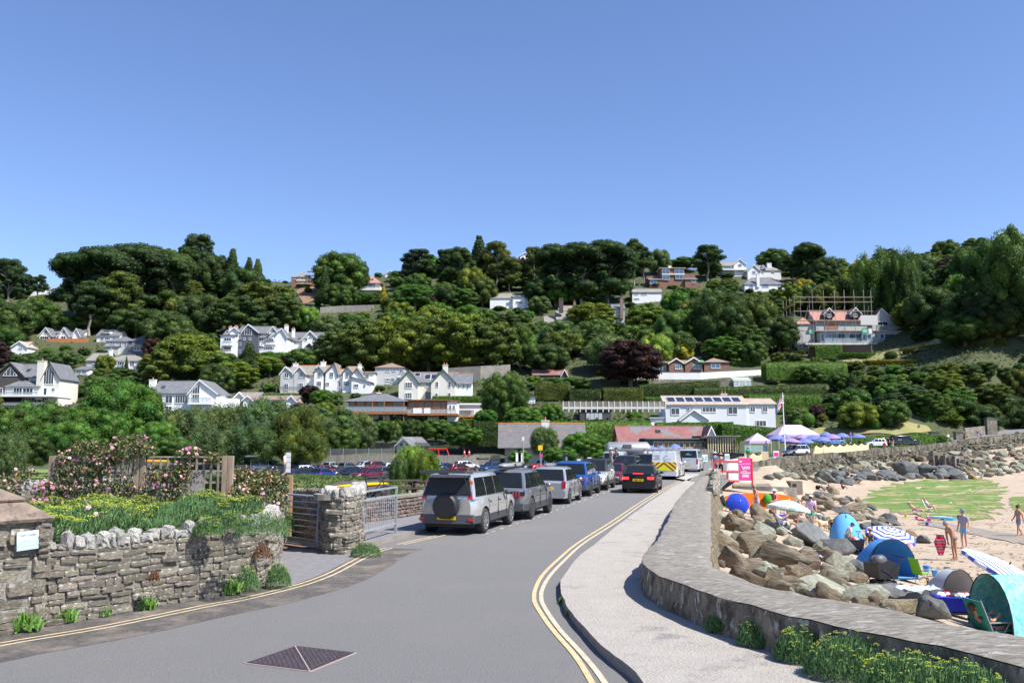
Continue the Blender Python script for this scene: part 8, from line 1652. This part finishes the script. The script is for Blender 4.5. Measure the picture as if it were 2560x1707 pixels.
t,X,Z=frame_at('panel_fence','long grey fence of concrete posts and timber panels above the cabin','fence',1536,1024,183)
for i in range(19):
 x=lerp(X(1408),X(1664),i/18);MB().box(x-.1,x+.1,-.1,.1,-.5,Z(1003)).build('post','offwhite',t)
 if i<18:
  x2=lerp(X(1408),X(1664),(i+1)/18);MB().box(x+.1,x2-.1,-.02,.02,Z(1017),Z(1005)).build('panel','woodgrey',t);MB().box(x+.1,x2-.1,-.06,.06,Z(1005),Z(1003.4)).build('rail','fencepale',t);MB().box(x+.1,x2-.1,-.06,.06,Z(1022),Z(1017)).build('gravel_board','offwhite',t)
def railfence(label,xs,yt,yb,Y,z):
 P=[A(x,yb,Y)for x in xs];t=thing('rail_fence',label,'fence',(P[0].x,Y,z))
 for p in P:MB().box(p.x-P[0].x-.06,p.x-P[0].x+.06,-.06,.06,-.3,1.2).build('post','woodgrey',t)
 for h in(.55,1.02):MB().box(0,P[-1].x-P[0].x,-.08,-.03,h,h+.1).build('rail','woodgrey',t)
railfence('post and rail fence along the car park edge',(700,748,790,833,877,922,969,1010),1177,1195,62,-1.75);railfence('post and rail fence behind the picnic tables',(893,932,969,1008,1045,1085,1130,1180),1188,1207,44,-.75)
def picnic(label,px,py,Y,rot):
 p=A(px,py,Y);t=thing('picnic_table',label,'picnic table',p,R(rot))
 for i in range(5):MB().box(-.9,.9,-.36+i*.145,-.23+i*.145,.72,.76).build('tabletop_board','woodbrown',t)
 for s in(-1,1):MB().box(-.9,.9,s*.75-.12,s*.75+.12,.43,.47).build('bench','woodbrown',t)
 for x in(-.65,.65):
  b=MB();b.cyl((x,-.7,0),(x,-.22,.72),.05,n=4);b.cyl((x,.7,0),(x,.22,.72),.05,n=4);b.box(x-.03,x+.03,-.85,.85,.36,.43);b.build('leg_frame','woodbrown',t)
picnic('dark wooden picnic table beside the grey shelter',997,1246,36,12);picnic('dark wooden picnic table partly hidden by the silver SUV',1062,1246,38,-4)
t,X,Z=frame_at('boat_shelter','low grey felted shelter over bicycles and a yellow kayak','shelter',900,1262,30);M=Matrix();b=MB();b.add([(X(822),-1,Z(1216)),(X(975),-1.2,Z(1226)),(X(932),1,Z(1203)),(X(836),1,Z(1206)),(X(822),-1,Z(1219)),(X(975),-1.2,Z(1229))],[(0,1,2,3),(0,4,5,1)]);b.build('roof','darkwood',t);MB().box(X(850),X(966),.2,.9,0,Z(1216)).build('back_wall','darkwood',t)
for x in(840,900,965):MB().box(X(x)-.04,X(x)+.04,-.95,-.87,0,Z(1222)).build('post','woodbrown',t)
MB().ball((0,0,0),(1.0,.25,.07),10,6).build('kayak','cloth',None,True,loc=A(897,1213,28.8),rot=(0,R(-4),0),color=(.75,.42,.01),label='yellow kayak resting on the grey shelter',cat='kayak')
MB().ball((0,0,0),(1.5,.3,.18),10,6).build('kayak','cloth',None,True,loc=A(385,1153,80),color=(.75,.28,.01),label='orange kayak on a car roof seen through the trellis',cat='kayak')
t=thing('bicycle','bicycle leaning under the grey shelter behind the railing','bicycle',A(925,1268,27.5),R(10));
for x in(-.5,.5):b=MB();b.tube([(x+.33*math.cos(a),0,.34+.33*math.sin(a))for a in[2*math.pi*i/18 for i in range(19)]],.02,5);b.build('wheel','rubber',t)
b=MB();b.tube([(-.5,0,.34),(-.15,0,.85),(.38,0,.88),(.5,0,.34)],.02,5);b.tube([(-.5,0,.34),(-.02,0,.32),(-.17,0,.95)],.02,5);b.tube([(-.02,0,.32),(.38,0,.85)],.02,5);b.build('frame','plastic',t);b=MB();b.cbox((-.17,0,.97),(.24,.1,.05));b.cyl((.36,-.25,1.0),(.36,.25,1.0),.014);b.build('saddle','black',t)
def signpost(label,px,yt,yb,Y,w,h,m,pole='steel',cat='sign',name='road_sign',wr=.04,n=1):
 t,X,Z=frame_at(name,label,cat,px,yb,Y);MB().cyl((0,0,0),(0,0,Z(yt)),wr).build('pole',pole,t)
 for i in range(n):MB().box(-w/2,w/2,-.06,-.03,Z(yt)-h*(i+1)+.04,Z(yt)-h*i).build('panel',m,t)
 return t
signpost('parking tariff sign with stacked white panels in the car park',720,1131,1180,72,.42,.42,'offwhite',n=4);signpost('grey lamp post with small head rising over the car park',1308,1092,1172,78,.22,.4,'offwhite',name='lamp_post',cat='lamp post',wr=.06);signpost('yellow payment sign on a pole by the hall',1351,1113,1165,88,.45,.55,'plate_yellow');signpost('small pink notice below the yellow payment sign',1353,1134,1165,87,.3,.35,'pink')
signpost('small white notice on a post in the shrubs',1447,1147,1165,80,.35,.25,'offwhite');signpost('white parking notice on a short post near the blue crossover',1474,1143,1165,80,.35,.3,'white');signpost('white framed post beside the dark estate',1555,1129,1165,76,.28,.5,'offwhite')
MB().box(-.22,.22,-.2,.2,0,1.7).box(.02,.16,-.22,-.2,.6,1.5,1).build('ticket_machine',['black','steel'],loc=(A(1413,1165,70).x,70,-.45+.3),label='tall black ticket machine by the silver hatchback',cat='ticket machine')
for k,(px,l)in enumerate(((1296,'first'),(1302,'second'))):MB().box(-.3,.3,-.3,.3,0,1.2).box(-.32,.32,-.32,.32,1.2,1.28).build('waste_bin','white',loc=A(px,1160,100),label='white recycling bin beside the lamp post, %s from the camper'%l,cat='bin')
for px,yt,yb,Y,w,lab in((1762,1136,1156,95,14,'beach photo poster board beside the camper van'),(1818,1134,1152,97,12,'poster board by the iron railings'),(1626,1128,1140,100,9,'white poster on the paling fence'),(1941,1127,1146,104,14,'standing poster board by the seated swimmer')):
 t,X,Z=frame_at('poster_board',lab,'poster board',px,yb,Y);MB().box(X(px-w/2),X(px+w/2),-.02,.02,.1,Z(yt)).build('board','white',t);MB().box(X(px-w*.4),X(px+w*.4),-.03,-.021,.3*Z(yt),Z(yt)*.8).build('picture','logo_green' if px<1900 else 'pink',t);MB().box(X(px)-.03,X(px)+.03,.03,.1,-.1,.5).build('leg','black',t)
t,X,Z=frame_at('iron_railings','black iron railings between poster boards and cream fence','railing',1815,1150,112)
for i in range(30):x=lerp(X(1776),X(1856),i/29);MB().cyl((x,0,0),(x,0,Z(1131)),.02,n=4).build('bar','black',t)
MB().cyl((X(1776),0,Z(1133)),(X(1856),0,Z(1133)),.025).build('rail','black',t)
def scallop(label,xa,xb,yta,ytb,yba,ybb,Ya,Yb,n):
 a=A(xa,yba,Ya);b_=A(xb,ybb,Yb);t=thing('scalloped_fence',label,'fence',a);d=b_-a;h0=(yba-yta)/ppm(Ya);h1=(ybb-ytb)/ppm(Yb)
 for i in range(n):
  p=[]
  for k in range(7):q=k/6;w=(i+q)/n;h=lerp(h0,h1,w)*(1-.30*math.sin(math.pi*q));p.append((d*w,h))
  b=MB();V=[tuple(v)for v,h in p]+[(v.x,v.y,v.z+h)for v,h in p];V+=[(x,y+.06,z)for x,y,z in V];b.add(V,[(k,k+1,k+8,k+7)for k in range(6)]+[(k+14,k+21,k+22,k+15)for k in range(6)]+[(k+7,k+8,k+22,k+21)for k in range(6)]);b.build('panel','fence_lines',t)
scallop('cream fence with scalloped top along the cafe terrace',2022,2172,1114,1107,1138,1124,124,136,8);scallop('short cream scalloped fence beside the iron railings',1862,1906,1131,1133,1153,1153,100,101,2)
t,X,Z=frame_at('bench_planter','cream painted planter wall next to the short scalloped fence','planter',1912,1152,104);MB().box(X(1904),X(1922),0,1.5,0,Z(1129)).build('planter_wall','cream_paint',t)
t,X,Z=frame_at('picket_fence','green grey picket fence below the small lilac gazebo','fence',1884,1130,116)
for i in range(16):x=lerp(X(1863),X(1906),i/15);MB().box(x-.05,x+.05,-.02,.02,0,Z(1113)).build('picket','logo_green',t)
t,X,Z=frame_at('service_caravan','long silver rounded catering trailer behind the green hedge','trailer',1570,1134,112);b=MB();b.loft([[(x,1.2*math.cos(a),Z(1122)+s*1.0*math.sin(a))for a in[2*math.pi*i/12 for i in range(12)]]for x,s in((X(1516),.5),(X(1522),.9),(X(1618),.9),(X(1624),.5))]);b.build('body','steel',t,True);MB().box(X(1556),X(1576),-1.3,0,Z(1120),Z(1111)).build('vent','cladding',t)
def gazebo(label,xa,xb,yp,ye,yb,Y,rid=.0):
 t,X,Z=frame_at('gazebo',label,'gazebo',(xa+xb)/2,yb,Y);x0,x1,d=X(xa),X(xb),(X(xb)-X(xa))*.5;b=MB();c=(x1-x0)*rid/2;zt,ze=Z(yp),Z(ye)
 b.add([(x0,-d,ze),(x1,-d,ze),(x1,d,ze),(x0,d,ze),(-c,0,zt),(c,0,zt),(x0,-d,ze-.35),(x1,-d,ze-.35),(x1,d,ze-.35),(x0,d,ze-.35)],[(0,1,5,4),(1,2,5),(2,3,4,5),(3,0,4),(0,6,7,1),(1,7,8,2),(2,8,9,3),(3,9,6,0)]);b.build('canopy','lilac',t)
 for x in(x0,x1):
  for y in(-d,d):MB().cyl((x,y,-.2),(x,y,ze),.04,n=5).build('leg','offwhite',t)
gazebo('small pale lilac gazebo by the picket fence',1868,1921,1082,1102,1128,122);gazebo('large pale lilac marquee roof behind the blue parasols',1932,2034,1062,1087,1118,142,.42)
for i,(px,py,w,c,Y,lab)in enumerate(((1939,1091,46,'navy',122,'blue parasol left of the flagpole'),(1976,1098,56,'purple',116,'wide purple parasol in front of the flagpole'),(1963,1088,26,'navy',134,'small blue parasol behind the flagpole'),(2003,1089,36,'purple',130,'purple parasol behind the front blue ones'),(2011,1099,46,'navy',120,'low blue parasol beside the wide purple one'),(2033,1091,52,'navy',124,'blue parasol in the middle of the terrace'),(2056,1095,42,'navy',122,'blue parasol above the light blue car'),(2064,1083,30,'navy',138,'small far blue parasol under the lawn'),(2079,1089,44,'purple',132,'purple parasol over the scalloped fence'),(2104,1086,40,'navy',136,'blue parasol second from the lawn end'),(2143,1088,40,'navy',138,'blue parasol at the end of the terrace'),(1627,1117,26,'navy',118,'blue parasol first in the cafe yard'),(1652,1117,26,'navy',118,'blue parasol second in the cafe yard'),(1686,1113,34,'navy',118,'largest blue parasol in the cafe yard'))):
 umbrella(lab,A(px,py-4,Y),w/2/ppm(Y),c,(R(U(-4,4)),R(U(-4,4))),2.3,drop=.6,cat='parasol',pm='woodbrown')
umbrella('closed purple parasol at the terrace end',A(2126,1084,134),1,'purple',pole=2.2,closed=True,cat='parasol')
t,X,Z=frame_at('flagpole','tall white flagpole rising from the cafe terrace','flagpole',1963,1125,112);MB().cyl((0,0,0),(X(1961),0,Z(981)),.09,.05).build('pole','white',t)
t,X,Z=frame_at('flag','drooping red white and blue flag on the tall flagpole','flag',1950,1010,112)
P4=[(X(1961),Z(985)),(X(1960),Z(1008)),(X(1938),Z(1038)),(X(1944),Z(1004))]
def fq(u,v,o):a=Vector(P4[0]).lerp(Vector(P4[3]),u);c=Vector(P4[1]).lerp(Vector(P4[2]),u);q=a.lerp(c,v);return(q.x,.12*math.sin(u*6)-o,q.y)
for nm,m,o,S_ in(('field','navy',0,[(0,0,1,1)]),('white_cross','white',.02,[(.36,0,.64,1),(0,.32,1,.68)]),('red_cross','red_paint',.04,[(.43,0,.57,1),(0,.42,1,.58)])):
 b=MB()
 for a,c,d,e in S_:b.add([fq(lerp(a,d,i/6),v,o)for i in range(7)for v in(c,e)],[(2*i,2*i+1,2*i+3,2*i+2)for i in range(6)])
 if nm=='white_cross':b.add([fq(u,v,.01)for u,v in((0,0),(0,.12),(1,1),(1,.88),(1,0),(1,.12),(0,1),(0,.88))],[(0,1,2,3),(4,5,6,7)])
 b.build(nm,m,t)
for nm,(xa,xb,yt,yb,Y,lab)in enumerate(((2330,2351,1080,1108,172,'square stone gatepost by the coast path'),(2391,2412,1080,1102,178,'second stone gatepost beside the walkers'),(2470,2495,1047,1092,186,'tall stone tower end of the estate wall'))):
 t,X,Z=frame_at('stone_gatepost',lab,'gatepost',(xa+xb)/2,yb,Y);MB().box(X(xa),X(xb),0,1.2,-1,Z(yt)).build('post','sw_stone',t);MB().box(X(xa)-.1,X(xb)+.1,-.1,1.3,Z(yt),Z(yt)+.15).build('cap','sw_stone',t)
wallthing('estate_wall','pale stone estate wall rising beside the coast path',[(2412,1070,1100,183),(2470,1064,1094,187)],'sw_stone')
for px,py,Y,h,ps,f,lab,tp,bt,ht,sk in((1789,1184,66,1.8,'stand',95,'man in denim blue shirt and white hat walking up the road',(.10,.14,.24),('trousers',(.04,.06,.12)),('sunhat',Wt_),'p'),(1803,1183,67,1.68,'walk',85,'woman with straw hat and dark backpack beside the man in denim',(.12,.16,.20),('trousers',(.012,.012,.015)),('sunhat',(.55,.42,.25)),'p'),(1871,1158,92,1.7,'stand',60,'person in green with black rucksack beyond the notice board',(.02,.32,.12),('shorts',(.4,.35,.3)),('cap',(.3,.2,.15)),'p'),(1917,1131,116,1.7,'walk',200,'person in blue floral shorts by the cafe gate',(.55,.45,.5),('trousers',(.05,.12,.4)),('cap',Wt_),'p'),(1952,1147,102,1.7,'sit',200,'bare backed swimmer in turquoise shorts sitting by the poster board',None,('shorts',(.03,.3,.4)),None,'t'),(2149,1124,138,1.75,'stand',90,'person in black with rucksack by the cream fence end',(.02,.02,.03),('shorts',(.03,.03,.03)),None,'p'),(2211,1119,142,1.7,'walk',0,'walker in pink and white on the coast road',(.6,.12,.3),('trousers',(.4,.02,.12)),('cap',Wt_),'p'),(2222,1118,143,1.75,'stand',30,'walker in black beside the one in pink',(.015,.015,.02),('trousers',(.02,.02,.02)),None,'p'),(2232,1117,144,1.7,'stand',20,'walker in black top and white trousers',(.02,.02,.03),('trousers',(.6,.6,.6)),None,'p'),(2371,1105,166,1.7,'stand',90,'walker in white shirt near the gatepost',Wt_,('shorts',(.04,.08,.2)),('cap',Wt_),'p'),(2411,1100,170,1.75,'stand',90,'walker in black carrying a big rucksack',(.03,.03,.04),('trousers',(.03,.03,.03)),('cap',(.6,.6,.6)),'p'),(2419,1099,171,1.3,'stand',90,'child in orange beside the walker in black',(.6,.3,.02),('shorts',(.1,.1,.1)),None,'p'),(2445,1096,173,1.75,'walk',60,'walker in blue below the estate wall',(.08,.14,.4),('shorts',(.6,.6,.6)),('cap',(.6,.6,.6)),'p'),(2453,1095,174,1.7,'walk',60,'walker in white and blue below the estate wall',Wt_,('shorts',(.1,.2,.5)),('cap',Wt_),'p'),(1168,1212,30,1.74,'fold',200,'man standing behind the silver SUV, head above its raised glass',(.06,.07,.10),('shorts',(.15,.2,.15)),None,'p'),(711,1185,70,1.75,'stand',0,'man in white shirt standing among the parked cars',Wt_,('trousers',(.1,.1,.12)),None,'p'),(1528,1170,72,1.68,'stand',200,'woman beside the people carrier near the white SUV',(.5,.4,.35),('shorts',(.3,.3,.3)),('sunhat',Wt_),'p'),(1541,1168,73,1.7,'fold',180,'man lifting something by the people carrier',(.08,.09,.12),('shorts',(.2,.2,.2)),None,'t'),(1612,1160,96,1.7,'stand',250,'person in pale top by the paling fence',(.65,.6,.6),('shorts',(.3,.1,.1)),None,'t'),(2017,1128,128,1.7,'sit',180,'cafe guest in white under the low blue parasol',Wt_,('shorts',(.1,.1,.12)),None,'p'),(2033,1128,130,1.7,'sit',0,'cafe guest in black under the middle blue parasol',(.02,.02,.025),('trousers',(.02,.02,.02)),None,'p'),(2052,1127,130,1.7,'sit',180,'cafe guest in navy beside the light blue car',(.02,.03,.08),('trousers',(.02,.02,.03)),None,'p'),(2070,1126,131,1.7,'sit',0,'cafe guest in grey behind the cream fence',(.15,.12,.14),('trousers',(.02,.02,.03)),None,'p'),(2085,1125,132,1.7,'sit',180,'cafe guest in pink behind the cream fence',(.6,.1,.25),('trousers',(.03,.03,.04)),None,'p'),(2103,1124,133,1.7,'sit',0,'cafe guest in dark red behind the cream fence',(.12,.02,.03),('trousers',(.03,.03,.04)),None,'p'),(2122,1122,134,1.7,'sit',180,'cafe guest with white hat near the closed parasol',(.5,.4,.35),('trousers',(.1,.1,.1)),('sunhat',Wt_),'p'),(1997,1128,126,1.7,'sit',20,'cafe guest in black near the flagpole foot',(.02,.02,.02),('trousers',(.02,.02,.02)),None,'p')):
 p=A(px,py,Y);
 if ps=='sit':p.z-=.2
 if Y==30:p.z=-.05
 if 60<=Y<=67 and px>1700:p.z=.02
 person(p,f,h,ps,lab,sk,('hair',HB),tp,bt,ht)
